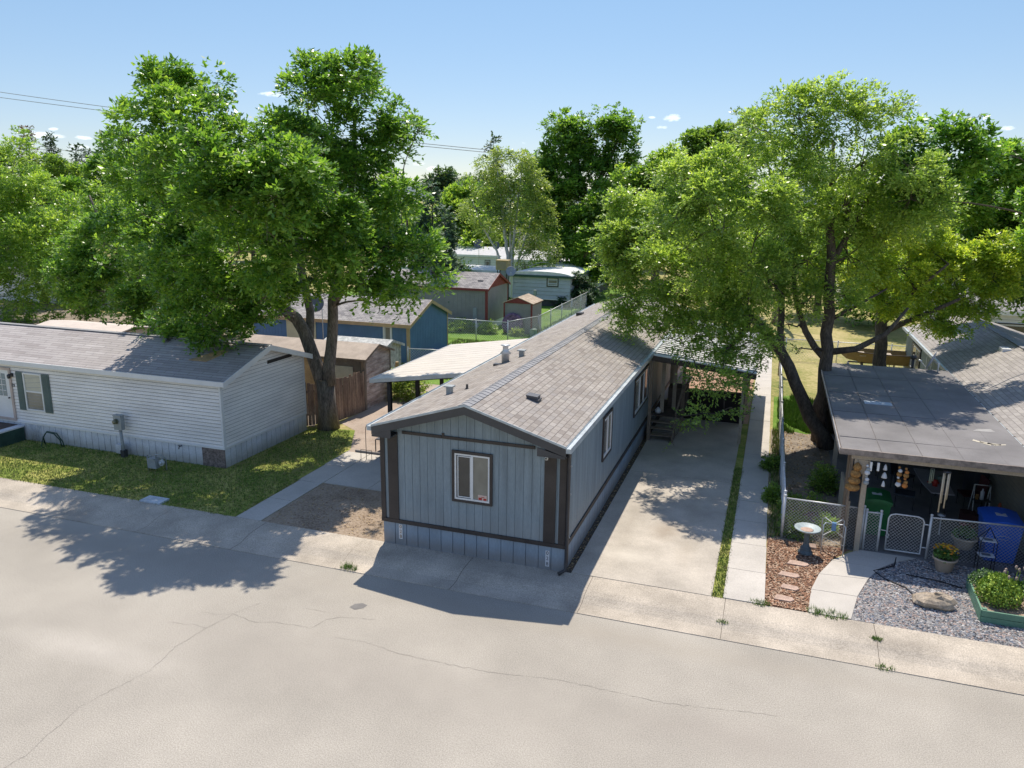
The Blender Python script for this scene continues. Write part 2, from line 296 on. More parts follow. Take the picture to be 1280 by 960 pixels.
M['metalroof2'] = mat('galvanised_patio_roof', (.62,.62,.62), .45, .16, 1.2, .05, 30, metal=.1)
M['rolled'] = mat('rolled_asphalt_roofing', (.215,.205,.205), .97, .16, .8, .10, 90, .1, 60, detail=8)
M['concrete'] = mat('pale_concrete', (.49,.44,.375), .9, .18, .7, .09, 45, .12, 90, detail=9)
M['concrete2'] = mat('walk_concrete', (.52,.485,.44), .9, .10, .8, .08, 50, .12, 90, detail=9)
M['kerb'] = mat('kerb_concrete', (.50,.44,.365), .92, .20, .9, .16, 38, .25, 70, detail=10)
M['road'] = mat('worn_pale_asphalt', (.395,.362,.312), .95, .13, .3, .17, 48, .2, 120, detail=10)
M['crack'] = mat('road_crack', (.22,.20,.175), .95)
M['soil'] = groundmat('brown_soil', [(.35,(.15,.105,.075)),(.5,(.32,.25,.185)),(.68,(.46,.38,.30))], .9, 14, .55, .5)
M['dirtpath'] = groundmat('pale_pea_gravel_soil', [(.35,(.22,.17,.14)),(.5,(.38,.31,.26)),(.68,(.48,.40,.34))], .8, 22, .5, .5)
M['darksoil'] = groundmat('dark_leaf_litter', [(.35,(.03,.026,.022)),(.5,(.085,.07,.058)),(.68,(.2,.17,.14))], 4, 30, .6, .6)
M['mulch'] = groundmat('red_brown_mulch_bed', [(.35,(.10,.05,.03)),(.5,(.25,.14,.09)),(.68,(.42,.28,.20))], 6, 40, .6, .8)
M['gravelbase'] = groundmat('grey_gravel_bed', [(.35,(.09,.09,.095)),(.5,(.25,.245,.25)),(.68,(.48,.47,.46))], 8, 45, .7, .8)
M['lawn'] = groundmat('lawn_turf', [(.33,(.09,.14,.025)),(.46,(.19,.24,.045)),(.57,(.36,.35,.10)),(.72,(.50,.44,.20))], .7, 9, .4, .5)
M['drygrass'] = groundmat('dry_grass', [(.35,(.09,.14,.03)),(.46,(.24,.23,.075)),(.57,(.42,.35,.17)),(.72,(.45,.36,.22))], .28, 5, .45, .5)
M['greengrass'] = groundmat('bright_green_grass', [(.35,(.05,.11,.015)),(.5,(.12,.22,.03)),(.68,(.22,.30,.07))], .8, 10, .5, .5)
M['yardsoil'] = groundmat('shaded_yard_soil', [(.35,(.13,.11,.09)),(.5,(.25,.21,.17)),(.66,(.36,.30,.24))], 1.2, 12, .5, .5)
M['slabdark'] = mat('patio_concrete', (.22,.21,.21), .85, .2, 1)
M['wood'] = mat('weathered_wood', (.26,.20,.15), .85, .25, 2.5, .15, 40, .2, 50, stretch=(1,1,.2))
M['wooddark'] = mat('dark_stained_wood', (.11,.085,.07), .8, .25, 3, .12, 40, .2, 50)
M['fencewood'] = mat('grey_brown_cedar', (.40,.28,.20), .9, .3, 2.2, .2, 26, .3, 40, col2=(.12,.075,.055), stretch=(3,3,.35))
M['blackwood'] = mat('black_painted_wood', (.03,.028,.03), .6, .2, 3)
M['tan'] = mat('tan_post_paint', (.44,.37,.29), .7, .15, 2, .08, 30)
M['ply'] = mat('yellow_plywood', (.52,.36,.19), .8, .2, 2.4, .1, 30)
M['planksid'] = mat('weathered_plank_siding', (.66,.54,.47), .85, .22, 1.8, .16, 24, .2, 40, col2=(.27,.185,.15), stretch=(1,1,4))
M['blue'] = mat('blue_garage_paint', (.10,.20,.36), .6, .10, 1.2, .05, 40)
M['tantrim'] = mat('tan_trim_paint', (.52,.36,.20), .6, .1, 2)
M['cream'] = mat('cream_door_paint', (.66,.60,.40), .6, .08, 2)
M['greywall'] = mat('grey_shed_siding', (.30,.285,.275), .65, .1, 1.2, .05, 40)
M['red'] = mat('barn_red_trim', (.25,.05,.045), .6, .14, 2)
M['greytrailer'] = mat('pale_blue_grey_metal_siding', (.52,.56,.66), .55, .08, 1.2)
M['greentrim'] = mat('dark_green_trim', (.05,.11,.09), .55, .12, 2)
M['sage'] = mat('sage_lap_siding', (.25,.28,.215), .6, .12, 1.6, .06, 30)
M['sagewarm'] = mat('grey_green_lap_siding_patio', (.36,.34,.29), .6, .12, 1.6, .06, 30)
M['shutter'] = mat('grey_green_shutter', (.105,.155,.15), .55, .1, 2)
M['galv'] = mat('galvanised_steel', (.66,.67,.68), .4, .12, 4, .06, 40, metal=.25)
M['greymet'] = mat('grey_utility_metal', (.33,.36,.37), .5, .12, 4)
M['darkmet'] = mat('dark_metal', (.05,.05,.055), .45, .15, 4)
M['black'] = mat('black_rubber', (.018,.018,.02), .6, .1, 4)
M['stone'] = mat('rough_boulder', (.46,.38,.29), .9, .25, 3.5, .15, 30, .6, 14)
M['flag'] = mat('pink_flagstone', (.50,.36,.29), .9, .15, 4, .12, 30, .3, 40)
M['brick'] = mat('grey_brown_stone_veneer', (.26,.21,.19), .9, .4, 9, .2, 40, .5, 20)
M['pot'] = mat('tan_plastic_pot', (.56,.44,.34), .6, .1, 3)
M['potsoil'] = mat('potting_soil', (.05,.035,.025), .95, .2, 9)
M['planter'] = mat('sea_green_planter_paint', (.13,.27,.19), .6, .15, 3)
M['bluebin'] = mat('royal_blue_plastic', (.035,.15,.72), .42, .1, 3, .03, 30)
M['greenbin'] = mat('green_plastic', (.02,.17,.05), .45, .15, 3, .03, 30)
M['label'] = mat('white_print', (.62,.64,.68), .6, .05)
M['birdb'] = mat('blue_grey_glazed_concrete', (.36,.43,.45), .5, .14, 8, .08, 30)
M['birdd'] = mat('dark_blue_grey_glaze', (.09,.12,.14), .5, .25, 8, .1, 30)
M['boat'] = mat('olive_tan_boat_hull', (.26,.19,.085), .55, .15, 3)
M['purple'] = mat('purple_mottled_plastic', (.33,.18,.29), .6, .3, 7, .15, 25, col2=(.07,.045,.10))
M['cooler'] = mat('tan_evaporative_cooler_metal', (.50,.38,.20), .6, .1, 3)
M['tarp'] = mat('flaking_white_tar_roof', (.62,.62,.60), .85, .3, 6, .2, 30, .3, 30, col2=(.30,.31,.30))
M['orange'] = mat('orange_ornament', (.58,.22,.05), .6, .2, 8)
M['straw'] = mat('amber_basket_weave', (.42,.22,.07), .8, .35, 14, .2, 40, .5, 40)
M['redp'] = mat('red_plastic', (.45,.04,.03), .5, .1, 4)
M['porch'] = mat('dark_green_porch_carpet_side', (.035,.08,.065), .85, .2, 3)
M['carpet'] = mat('brown_porch_carpet', (.10,.075,.065), .95, .2, 6)
M['chimtan'] = mat('tan_aluminium_chime', (.62,.52,.38), .4, .06, 4)
M['bark'] = mat('furrowed_grey_bark', (.21,.175,.145), .95, .3, 5, .25, 22, 1.0, 16, stretch=(1.6,1.6,.35))
M['barkdark'] = mat('furrowed_dark_bark', (.13,.105,.085), .95, .3, 5, .25, 22, 1.0, 16, stretch=(1.6,1.6,.35))
M['barkpale'] = mat('pale_birch_bark', (.62,.60,.55), .8, .25, 6, .1, 30)
M['hill'] = mat('distant_forested_hill', (.10,.13,.14), .95, .2, .002)
M['disc'] = mat('grey_dish_metal', (.14,.15,.17), .4, .1, 4)
M['lapline'] = mat('painted_lap_shadow', (.30,.31,.33), .8, .3, 3)  # grey of the painted shadow lines between siding courses
M['discpale'] = mat('pale_grey_dish', (.33,.36,.42), .4, .1, 4)
def wear(m, z0, h, col, amt, blots=()):
    # dirt splashed up from the ground (band of uneven height) and round stains at fixed places
    t = m.node_tree; b = t.nodes['Principled BSDF']; src = b.inputs['Base Color'].links[0].from_socket
    tc = N(t, 'ShaderNodeTexCoord'); sp = N(t, 'ShaderNodeSeparateXYZ'); t.links.new(tc.outputs['Object'], sp.inputs[0])
    nz = N(t, 'ShaderNodeTexNoise', i_Scale=2.2, i_Detail=7.0, i_Roughness=.7); t.links.new(tc.outputs['Object'], nz.inputs['Vector'])
    if h > 0:
        ad = N(t, 'ShaderNodeMath', operation='MULTIPLY_ADD'); t.links.new(nz.outputs['Fac'], ad.inputs[0]); ad.inputs[1].default_value = -h*1.6; t.links.new(sp.outputs['Z'], ad.inputs[2])
        mr = N(t, 'ShaderNodeMapRange'); mr.inputs['From Min'].default_value = z0-h*.9; mr.inputs['From Max'].default_value = z0+h*.35; mr.inputs['To Min'].default_value = amt; mr.inputs['To Max'].default_value = 0; t.links.new(ad.outputs[0], mr.inputs[0])
        mx = N(t, 'ShaderNodeMix', data_type='RGBA'); mx.inputs['B'].default_value = (*col, 1); t.links.new(mr.outputs[0], mx.inputs['Factor']); t.links.new(src, mx.inputs['A']); src = mx.outputs['Result']
    for (x, y, rx, ry, c2, a2) in blots:
        v = N(t, 'ShaderNodeMapping', vector_type='TEXTURE'); v.inputs['Location'].default_value = (x, y, 0); v.inputs['Scale'].default_value = (rx, ry, 50); t.links.new(tc.outputs['Object'], v.inputs[0])
        g = N(t, 'ShaderNodeTexGradient', gradient_type='SPHERICAL'); t.links.new(v.outputs[0], g.inputs[0])
        mu = N(t, 'ShaderNodeMath', operation='MULTIPLY'); t.links.new(g.outputs['Fac'], mu.inputs[0]); t.links.new(nz.outputs['Fac'], mu.inputs[1])
        m3 = N(t, 'ShaderNodeMath', operation='MULTIPLY'); t.links.new(mu.outputs[0], m3.inputs[0]); m3.inputs[1].default_value = a2*2.4; m3.use_clamp = True
        mx = N(t, 'ShaderNodeMix', data_type='RGBA'); mx.inputs['B'].default_value = (*c2, 1); t.links.new(m3.outputs[0], mx.inputs['Factor']); t.links.new(src, mx.inputs['A']); src = mx.outputs['Result']
    t.links.new(src, b.inputs['Base Color'])
wear(M['skirt'], .16, .22, (.22,.19,.16), .6)
wear(M['siding'], .85, .30, (.30,.30,.29), .35)
wear(M['whiteskirt'], .16, .26, (.30,.27,.20), .6)
_ox, _oy = 6.415, 7.2
wear(M['concrete'], 0, 0, (0,0,0), 0, [(6.6-_ox,3.1-_oy,.55,.8,(.27,.21,.15),.5),(5.9-_ox,1.4-_oy,.9,.45,(.60,.55,.47),.5),(7.2-_ox,2.2-_oy,.35,1.3,(.33,.28,.22),.35),(5.6-_ox,3.5-_oy,.25,3.2,(.33,.29,.24),.3),(7.1-_ox,5.0-_oy,.25,4.0,(.33,.29,.24),.3)])
wear(M['road'], 0, 0, (0,0,0), 0, [(2,-5.0+6.5,9,1.1,(.30,.27,.235),.28),(-6,-2.4+6.5,7,.6,(.29,.26,.22),.3),(6,-2.1+6.5,8,.5,(.31,.275,.225),.4),(9,-4.4+6.5,3,.7,(.30,.265,.23),.3),(-3.2,-6.0+6.5,2.6,.5,(.47,.43,.38),.4)])
M['meterglass'] = glassmat('meter_dome', (.12,.13,.08), .1)
# ================================================================== the ground
b = MB(); b.face([(-900,.0,0),(900,.0,0),(900,1500,0),(-900,1500,0)]); struct(b.build('ground', M['drygrass']))
b = MB(); b.face([(-900,-600,-.13),(900,-600,-.13),(900,-1.2,-.13),(-900,-1.2,-.13)]); struct(b.build('far_side_ground', M['drygrass']))
b = MB(); b.face([(-300,-11.5,-.104),(300,-11.5,-.104),(300,-1.49,-.104),(-300,-1.49,-.104)])
b.cur = 1
CR = [[(-1.57,-6.17),(-1.68,-5.38),(-1.59,-4.64),(-1.46,-4.17),(-1.39,-3.84),(-1.19,-3.44)],[(-2.47,-4.73),(-1.96,-4.62),(-1.59,-4.64)],[(-2.16,-4.15),(-1.68,-4.11),(-1.47,-4.0)],
      [(-1.47,-4.0),(-.78,-4.12),(-.49,-3.98),(-.13,-3.95),(.38,-3.92),(.51,-3.52),(.8,-3.31),(1.47,-3.17)],[(-.15,-3.28),(.35,-3.27)],[(1.06,-4.05),(1.65,-3.99),(2.51,-4.12),(3.43,-4.12),(4.31,-4.1),(5.63,-3.88),(7.5,-3.9),(9.4,-3.6)],
      [(-1.57,-6.17),(-1.9,-7.4),(-1.7,-8.6),(-2.1,-10)]]
for L in CR:
    P = []
    for i in range(len(L)-1):
        a = Vector(L[i]); c = Vector(L[i+1]); n = max(2, int((c-a).length/.09))
        for k in range(n): t = k/n; p = a.lerp(c, t); P.append(Vector((p.x+random.gauss(0,.012), p.y+random.gauss(0,.012))))
    P.append(Vector(L[-1]))
    for i in range(len(P)-1):
        d = (P[i+1]-P[i]); s_ = Vector((-d.y, d.x)).normalized()*random.uniform(.001,.0035)
        b.face([(P[i].x-s_.x,P[i].y-s_.y,-.1),(P[i+1].x-s_.x,P[i+1].y-s_.y,-.1),(P[i+1].x+s_.x,P[i+1].y+s_.y,-.1),(P[i].x+s_.x,P[i].y+s_.y,-.1)])
b.cur = 2
b.face([(.70,-2.92,-.1),(.86,-2.98,-.1),(1.0,-2.86,-.1),(1.02,-2.72,-.1),(.88,-2.68,-.1),(.74,-2.76,-.1)])
struct(b.build('road', [M['road'], M['crack'], mat('grey_road_patch',(.20,.19,.18),.95)]))
# rolled concrete kerb, cast in lengths with open joints
b = MB(); prof = [(-1.5,-.09),(-1.25,-.1),(-1.08,-.095),(-.93,-.06),(-.80,-.02),(-.62,.005),(-.3,.016),(0,.02)]
for k in range(-22, 22):
    x0 = -3.6+k*2.95 + .10; x1 = x0+2.941
    dz = [random.uniform(-.004,.004) for _ in range(2)]
    for (ya,za),(yb,zb) in zip(prof, prof[1:]): b.face([(x0,ya,za+dz[0]),(x1,ya,za+dz[1]),(x1,yb,zb+dz[1]),(x0,yb,zb+dz[0])], True)
    b.face([(x0,-1.5,-.2),(x1,-1.5,-.2),(x1,-1.5,-.09+dz[1]),(x0,-1.5,-.09+dz[0])])
b.cur = 1
for (ya,za),(yb,zb) in zip(prof, prof[1:]): b.face([(-70,ya,za-.02),(70,ya,za-.02),(70,yb,zb-.02),(-70,yb,zb-.02)])
struct(b.build('kerb', [M['kerb'], M['darksoil']]))
def flat(name, poly, z, mt): 
    b = MB(); b.face([(x,y,z) for x,y in poly]); return struct(b.build(name, mt))
flat('lawn', [(-34,.005),(-4.55,.005),(-4.62,6.2),(-5.6,8.2),(-7.3,8.0),(-7.3,3.1),(-34,3.1)], .008, M['lawn'])
flat('gravel_path', [(-4.6,5.95),(-.02,5.95),(-.02,16),(-6.65,16),(-6.65,8.9),(-5.6,8.2),(-4.65,6.2)], .004, M['dirtpath'])
flat('back_yard_grass', [(-10,16.01),(-.02,16.01),(-.02,27.8),(-14,27.8)], .006, M['greengrass'])
flat('neighbour_grass', [(-30,27.81),(-5.0,27.81),(-4,60),(-30,60)], .006, M['greengrass'])
flat('dirt_bed', [(-3.7,.005),(4.64,.005),(4.64,.3),(0,.3),(0,3.05),(-3.7,3.05)], .006, M['soil'])
b = MB()
for p, q in [((-4.5,.01),(-3.72,1.48)),((-4.5,1.5),(-3.72,2.98)),((-4.55,3.0),(-3.72,4.5)),((-4.58,4.52),(-3.72,5.93))]: b.box(p[0],q[0],p[1],q[1],-.05,.022)
b.box(-3.70,-2.2,3.07,5.93,-.05,.021); b.box(-2.18,-.05,3.07,5.93,-.05,.024)
struct(b.build('side_path', M['concrete2']))
b = MB(); 
for y0, y1 in [(0.008,7.4),(7.415,14.4)]: b.box(4.83,8.0,y0,y1,-.05,.03)
struct(b.build('driveway', M['concrete']))
flat('gravel_strip', [(4.655,.01),(4.828,.01),(4.828,14.4),(4.655,14.4)], .004, M['darksoil'])
flat('grass_strip', [(8.0,.01),(8.24,.01),(8.22,14.4),(8.0,14.4)], .012, M['lawn'])
b = MB(); y = .01
while y < 36: b.box(8.24,9.10-.006*y,y,y+1.49,-.05,.035+random.uniform(-.004,.004)); y += 1.505
struct(b.build('footpath', M['concrete2']))
flat('mulch_bed', [(9.105,.01),(9.98,.01),(10.1,1.2),(10.3,1.98),(10.61,2.88),(11.06,3.62),(9.1,3.62)], .012, M['mulch'])
# curved walk to the gate
Lp = [(9.98,.02),(10.08,1.1),(10.28,1.95),(10.61,2.8),(11.0,3.35),(11.3,3.66)]; Rp = [(10.82,.02),(11.03,1.1),(11.33,2.05),(11.66,2.75),(12.05,3.22),(12.56,3.62)]
b = MB()
for i in range(5):
    e = .006; a0, a1, c0, c1 = Vector(Lp[i]), Vector(Lp[i+1]), Vector(Rp[i]), Vector(Rp[i+1])
    a1 = a1.lerp(a0, .012); c1 = c1.lerp(c0, .012)
    b.prism([tuple(a0), tuple(c0), tuple(c1), tuple(a1)], -.05, .03+i*.0015)
struct(b.build('curved_path', M['concrete2']))
flat('gravel_bed', [(10.82,.02),(30,.02),(30,3.62),(12.56,3.62),(12.05,3.22),(11.66,2.75),(11.33,2.05),(11.03,1.1)], .010, M['gravelbase'])
b = MB(); b.box(11.0,15.3,3.63,14.5,-.05,.03); struct(b.build('patio_floor', M['slabdark']))
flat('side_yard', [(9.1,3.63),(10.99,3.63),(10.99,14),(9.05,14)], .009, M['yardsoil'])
flat('side_yard_grass', [(9.12,13.6),(9.6,14.1),(10.3,13.8),(11.0,14.2),(11.8,14.0),(12.0,15.6),(11.6,16.6),(11.9,17.9),(11.0,19.0),(10.4,18.6),(9.8,19.9),(9.12,19.4)], .012, M['greengrass'])
flat('carport_back_soil', [(4.7,14.45),(8.2,14.45),(8.1,33),(4.7,33)], .009, groundmat('orange_brown_soil', [(.35,(.20,.12,.08)),(.5,(.38,.24,.17)),(.66,(.50,.36,.26))], 1.2, 12, .5, .5))
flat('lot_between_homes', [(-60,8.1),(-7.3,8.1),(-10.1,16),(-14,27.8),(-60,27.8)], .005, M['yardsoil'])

# ---- loose ground cover as real pieces
def scatter(name, mats, n, area, zb, maker, label, cat=None, seed=1, reject=None, parent=None):
    rng = np.random.default_rng(seed); V = []; F = []; MI = []; cnt = 0
    (x0,x1),(y0,y1) = area
    while cnt < n:
        x, y = rng.uniform(x0,x1), rng.uniform(y0,y1)
        if reject and reject(x, y): cnt += 0; n -= 1 if rng.random() < .02 else 0; continue
        v, f = maker(rng, x, y, zb); o = len(V); V += v; F += [tuple(o+i for i in q) for q in f]; MI += [int(rng.integers(0,len(mats)))]*len(f); cnt += 1
    b = MB(); b.v = V; b.f = F; b.mi = MI; b.smooth = [False]*len(F); o = b.build(name, mats); return tag(o, kind='stuff')
def pebble(lo, hi, flat_=.55):
    def mk(rng, x, y, z):
        r = rng.uniform(lo, hi); k = 5; a0 = rng.uniform(0, 6.28); v = []
        for i in range(k): a = a0+i*6.283/k; q = r*rng.uniform(.7,1.2); v.append((x+q*math.cos(a), y+q*math.sin(a), z+r*.12))
        v.append((x+rng.uniform(-.3,.3)*r, y+rng.uniform(-.3,.3)*r, z+r*flat_*rng.uniform(.8,1.5)))
        return v, [(i,(i+1)%k,5) for i in range(k)]
    return mk
def chip(lo, hi):
    def mk(rng, x, y, z):
        L = rng.uniform(lo,hi); w = L*rng.uniform(.25,.5); a = rng.uniform(0,6.28); c, s = math.cos(a), math.sin(a); t = rng.uniform(-.35,.35)*L; u = rng.uniform(-.2,.2)*w; h = z+.012+abs(t)*.5+rng.uniform(0,.01)
        P = [(-L/2,-w/2,-t),(L/2,-w/2,t),(L/2*.8,w/2,t+u),(-L/2*.9,w/2,-t+u)]
        return [(x+c*p-s*q, y+s*p+c*q, h+r*.5) for p,q,r in P], [(0,1,2,3)]
    return mk
def blade(hmin, hmax, w=.012, lean=.5):
    def mk(rng, x, y, z):
        v = []; f = []
        for k in range(3):
            h = rng.uniform(hmin,hmax); a = rng.uniform(0,6.28); l = rng.uniform(.1,lean)*h; dx, dy = math.cos(a), math.sin(a); ww = w*rng.uniform(.7,1.3); ox, oy = rng.normal(0,.02,2); o = len(v)
            v += [(x+ox-dy*ww/2,y+oy+dx*ww/2,z),(x+ox+dy*ww/2,y+oy-dx*ww/2,z),(x+ox+dx*l,y+oy+dy*l,z+h)]; f.append((o,o+1,o+2))
        return v, f
    return mk
def inpoly(x, y, P):
    c = False; j = len(P)-1
    for i in range(len(P)):
        if (P[i][1] > y) != (P[j][1] > y) and x < (P[j][0]-P[i][0])*(y-P[i][1])/(P[j][1]-P[i][1])+P[i][0]: c = not c
        j = i
    return c
gm = [mat('gravel_light',(.52,.50,.48),.9),mat('gravel_mid',(.30,.29,.29),.9),mat('gravel_dark',(.09,.09,.10),.9),mat('gravel_pink',(.42,.32,.28),.9),mat('gravel_blue',(.20,.22,.26),.9)]
walk = Lp + Rp[::-1]
scatter('gravel', gm, 15000, ((10.9,16),(.03,3.6)), .012, pebble(.014,.034), '', seed=3, reject=lambda x,y: inpoly(x,y,walk+[(9.9,3.7),(9.9,0)]) or x < 10.8+.1*y+max(0,y-1.5)*.45)
mm_ = [mat('bark_chip_red',(.33,.17,.10),.9),mat('bark_chip_brown',(.16,.085,.055),.9),mat('bark_chip_pale',(.48,.34,.24),.9)]
scatter('mulch', mm_, 6500, ((9.12,11.0),(.03,3.6)), .010, chip(.03,.085), '', seed=4, reject=lambda x,y: inpoly(x,y,walk) or x > 9.95+.1*y+max(0,y-1.5)*.28)
G1 = leafmat('grass_blades', [(.07,.13,.02),(.12,.19,.03),(.26,.27,.08)], .3); G1d = mat('dry_blades',(.38,.33,.15),.8); G1g = mat('green_blades',(.13,.22,.035),.7)
scatter('grass', [G1g,G1g,G1d], 17500, ((-19,-4.5),(-.05,3.08)), .008, blade(.03,.075,.013), '', seed=5)
scatter('grass', [G1g,G1d], 5000, ((-7.25,-4.7),(3.1,8.0)), .008, blade(.03,.07,.013), '', seed=6, reject=lambda x,y: (x+4.7) > -(y-6)*.5 if y > 6.2 else False)
scatter('grass', [G1g,G1g,G1d], 1900, ((7.985,8.27),(-.03,9)), .012, blade(.03,.08,.012), '', seed=7)
scatter('grass', [mat('lush_blades',(.14,.27,.03),.7),G1g], 5600, ((9.3,11.9),(13.7,20)), .01, blade(.06,.30,.03), '', seed=8, reject=lambda x,y: (x-10.5)**2/2.0+(y-16.6)**2/8.5 > 1+.35*math.sin(x*5+y*3))
scatter('grass', [G1g,G1d], 5000, ((-9.5,-4.0),(17,27.5)), .006, blade(.06,.16,.03), '', seed=9)
scatter('grass', [mat('lush_blades_far',(.15,.28,.03),.7),G1g], 4000, ((-5.9,-1.5),(28,44)), .006, blade(.06,.18,.04), '', seed=10)
scatter('weeds', [G1g,G1g,G1d], 900, ((9.12,9.38),(3.7,14)), .009, blade(.05,.22,.02), '', seed=11)
lf = [mat('fallen_leaf_tan',(.45,.33,.17),.9),mat('fallen_leaf_brown',(.22,.14,.08),.9)]
scatter('leaf_litter', lf, 1900, ((9.12,10.95),(3.7,13.8)), .006, chip(.03,.09), '', seed=12)
scatter('leaf_litter', lf, 1100, ((-3.6,-.1),(.05,3)), .0, chip(.02,.06), '', seed=13)
scatter('leaf_litter', lf, 500, ((4.66,4.82),(.05,12)), .0, chip(.03,.06), '', seed=14)
scatter('leaf_litter', lf, 300, ((.05,4.6),(.03,.28)), .002, chip(.02,.05), '', seed=15)
# small weed tufts in the joints
def tuft(name, c, r, n, h, label, ms=None):
    rng = np.random.default_rng(int(abs(c[0]*977+c[1]*131))%99999); mk = blade(h*.5,h,.014,.9); b = MB()
    for i in range(n):
        a = rng.uniform(0,6.28); q = r*math.sqrt(rng.random()); v, f = mk(rng, c[0]+q*math.cos(a)*1.6, c[1]+q*math.sin(a)*.7, c[2]); o = len(b.v); b.v += v; b.f += [tuple(o+i_ for i_ in g) for g in f]; b.mi += [int(rng.random()<.25)]*len(f); b.smooth += [False]*len(f)
    return tag(b.build(name, ms or [mat('weed_blades',(.13,.24,.03),.7), G1g]), label, 'weed')
tuft('weed', (-.2,-1.38,-.1), .14, 60, .16, 'small bright green weed tuft at the road edge left of the grey home')
tuft('weed', (10.35,.06,.015), .26, 110, .12, 'low green weeds along the kerb at the foot of the curved path')
tuft('weed', (9.0,.04,.02), .14, 60, .1, 'green weeds at the foot of the concrete footpath beside the driveway')
tuft('weed', (8.30,-.9,-.05), .07, 24, .07, 'tiny weeds in the gutter joint below the grass strip')
tuft('weed', (11.30,-1.46,-.09), .12, 34, .07, 'tiny weeds at the road edge below the gravel bed')
tuft('weed', (11.24,-.6,.0), .07, 44, .08, 'weeds growing in the kerb joint below the gravel bed')

# ================================================================== grey mobile home in the middle
W, Lh, ZT, ZE, ZR = 4.65, 23.6, .62, 3.19, 3.91
home = empty('mobile_home', (W/2, Lh/2, 0), 'blue-grey single-wide mobile home with dark brown trim and brown shingle roof, centre of the view', 'mobile home')
ztop = lambda x: 3.16 + (ZR-ZE)*(1-abs(x-W/2)/(W/2)) - .06
b = MB(); vboards(b, 'x', 0, -1, 0, W, ZT, ztop, .205, .010, .012); vboards(b, 'x', Lh, 1, 0, W, ZT, ztop, .41)
vboards(b, 'y', W, 1, 0, Lh, ZT, 3.1, .205, .010, .012); vboards(b, 'y', 0, -1, 0, Lh, ZT, 3.1, .205, .010, .012)
b.build('wall', M['siding'], home)
b = MB(); vboards(b, 'x', .004, -1, 0.0, W, -.05, ZT, .31, .02, .02); vboards(b, 'y', W-.004, 1, 0.0, Lh, -.05, ZT, .31, .02, .02); vboards(b, 'y', .004, -1, 0, Lh, -.05, ZT, .31, .02, .02)
b.build('skirting', M['skirt'], home)
b = MB()
for z0,z1 in [(.605,.70)]:
    b.box(-.045,W+.045,-.05,-.014,z0,z1); b.box(W+.014,W+.045,-.0135,Lh,z0,z1+.02); b.box(-.045,-.014,-.0135,Lh,z0,z1+.02)
b.build('band_trim', M['trim'], home)
def ctrim(x0, x1, z1=2.98): b = MB(); b.box(x0,x1,-.045,-.0125,.705,z1); return b.build('corner_trim', M['trim'], home)
ctrim(-.04,.075); ctrim(.165,.43,2.95); ctrim(4.14,4.42,2.95); ctrim(4.50,4.68)
b = MB(); b.box(W+.0125,W+.045,-.045,.10,.705,3.05); b.build('corner_trim', M['trim'], home)
b = MB(); b.box(.56,1.60,-.045,-.0125,2.93,3.0); b.box(1.66,3.9,-.045,-.0125,2.93,3.0); b.box(1.6005,1.6595,-.035,-.0125,2.93,3.06); b.build('gable_band', M['trim'], home)
# roof: sheet with thickness, two slopes
oy, ox = .40, .065
b = MB(); xm = W/2
for s_ in (-1, 1):
    xe = xm+s_*(W/2+ox)
    p = [(xe,-oy,ZE),(xm,-oy,ZR),(xm,Lh+.3,ZR),(xe,Lh+.3,ZE)]
    if s_ > 0: p = [p[1],p[0],p[3],p[2]]
    slab(b, p, .05)
rf = b.build('roof', M['roof'], home)
b = MB(); n = 110
for i in range(n):
    y0 = -oy-.01+i*(Lh+.32+oy)/n; y1 = y0+(Lh+.32+oy)/n+.05
    for s_ in (-1, 1):
        d = .15; dz = (ZR-ZE)/(W/2+ox)*d; h0, h1 = .020, .006
        q = [(xm,y0,ZR+h0),(xm+s_*d,y0,ZR-dz+h0),(xm+s_*d,y1,ZR-dz+h1),(xm,y1,ZR+h1)]
        b.face(q if s_ > 0 else q[::-1])
        q2 = [(xm,y0,ZR),(xm+s_*d,y0,ZR-dz),(xm+s_*d,y0,ZR-dz+h0),(xm,y0,ZR+h0)]; b.face(q2)
b.build('ridge_cap', M['ridge'], rf)
b = MB()
for s_ in (-1, 1):
    xe = xm+s_*(W/2+ox)
    for (h0, h1, y0, y1) in [(-.24,-.052,-oy,-oy+.035)]:
        q = [(xe,y0,ZE+h0),(xm,y0,ZR+h0),(xm,y1,ZR+h0),(xe,y1,ZE+h0),(xe,y0,ZE+h1),(xm,y0,ZR+h1),(xm,y1,ZR+h1),(xe,y1,ZE+h1)]
        b.hexa(q if s_ < 0 else [q[1],q[0],q[3],q[2],q[5],q[4],q[7],q[6]])
    # soffit under the front overhang and box ends
    q = [(xe,-oy+.036,ZE-.2),(xm,-oy+.036,ZR-.2),(xm,-.013,ZR-.2),(xe,-.013,ZE-.2),(xe,-oy+.036,ZE-.16),(xm,-oy+.036,ZR-.16),(xm,-.013,ZR-.16),(xe,-.013,ZE-.16)]
    b.hexa(q if s_ < 0 else [q[1],q[0],q[3],q[2],q[5],q[4],q[7],q[6]])
for (x0,x1) in ((-.06,.44),(4.06,W+.06)):
    b.box(x0,x1,-oy+.002,-.05,2.9,2.93)
    sx = 1 if x0 > 1 else 0
    za = ZE-.245; zb = ZE-.245+(ZR-ZE)*.5/(W/2)
    l, r = (zb,za) if sx else (za,zb)
    b.hexa([(x0,-oy+.004,2.9),(x1,-oy+.004,2.9),(x1,-oy+.03,2.9),(x0,-oy+.03,2.9),(x0,-oy+.004,l),(x1,-oy+.004,r),(x1,-oy+.03,r),(x0,-oy+.03,l)])
b.build('fascia', M['fascia'], home)
b = MB()
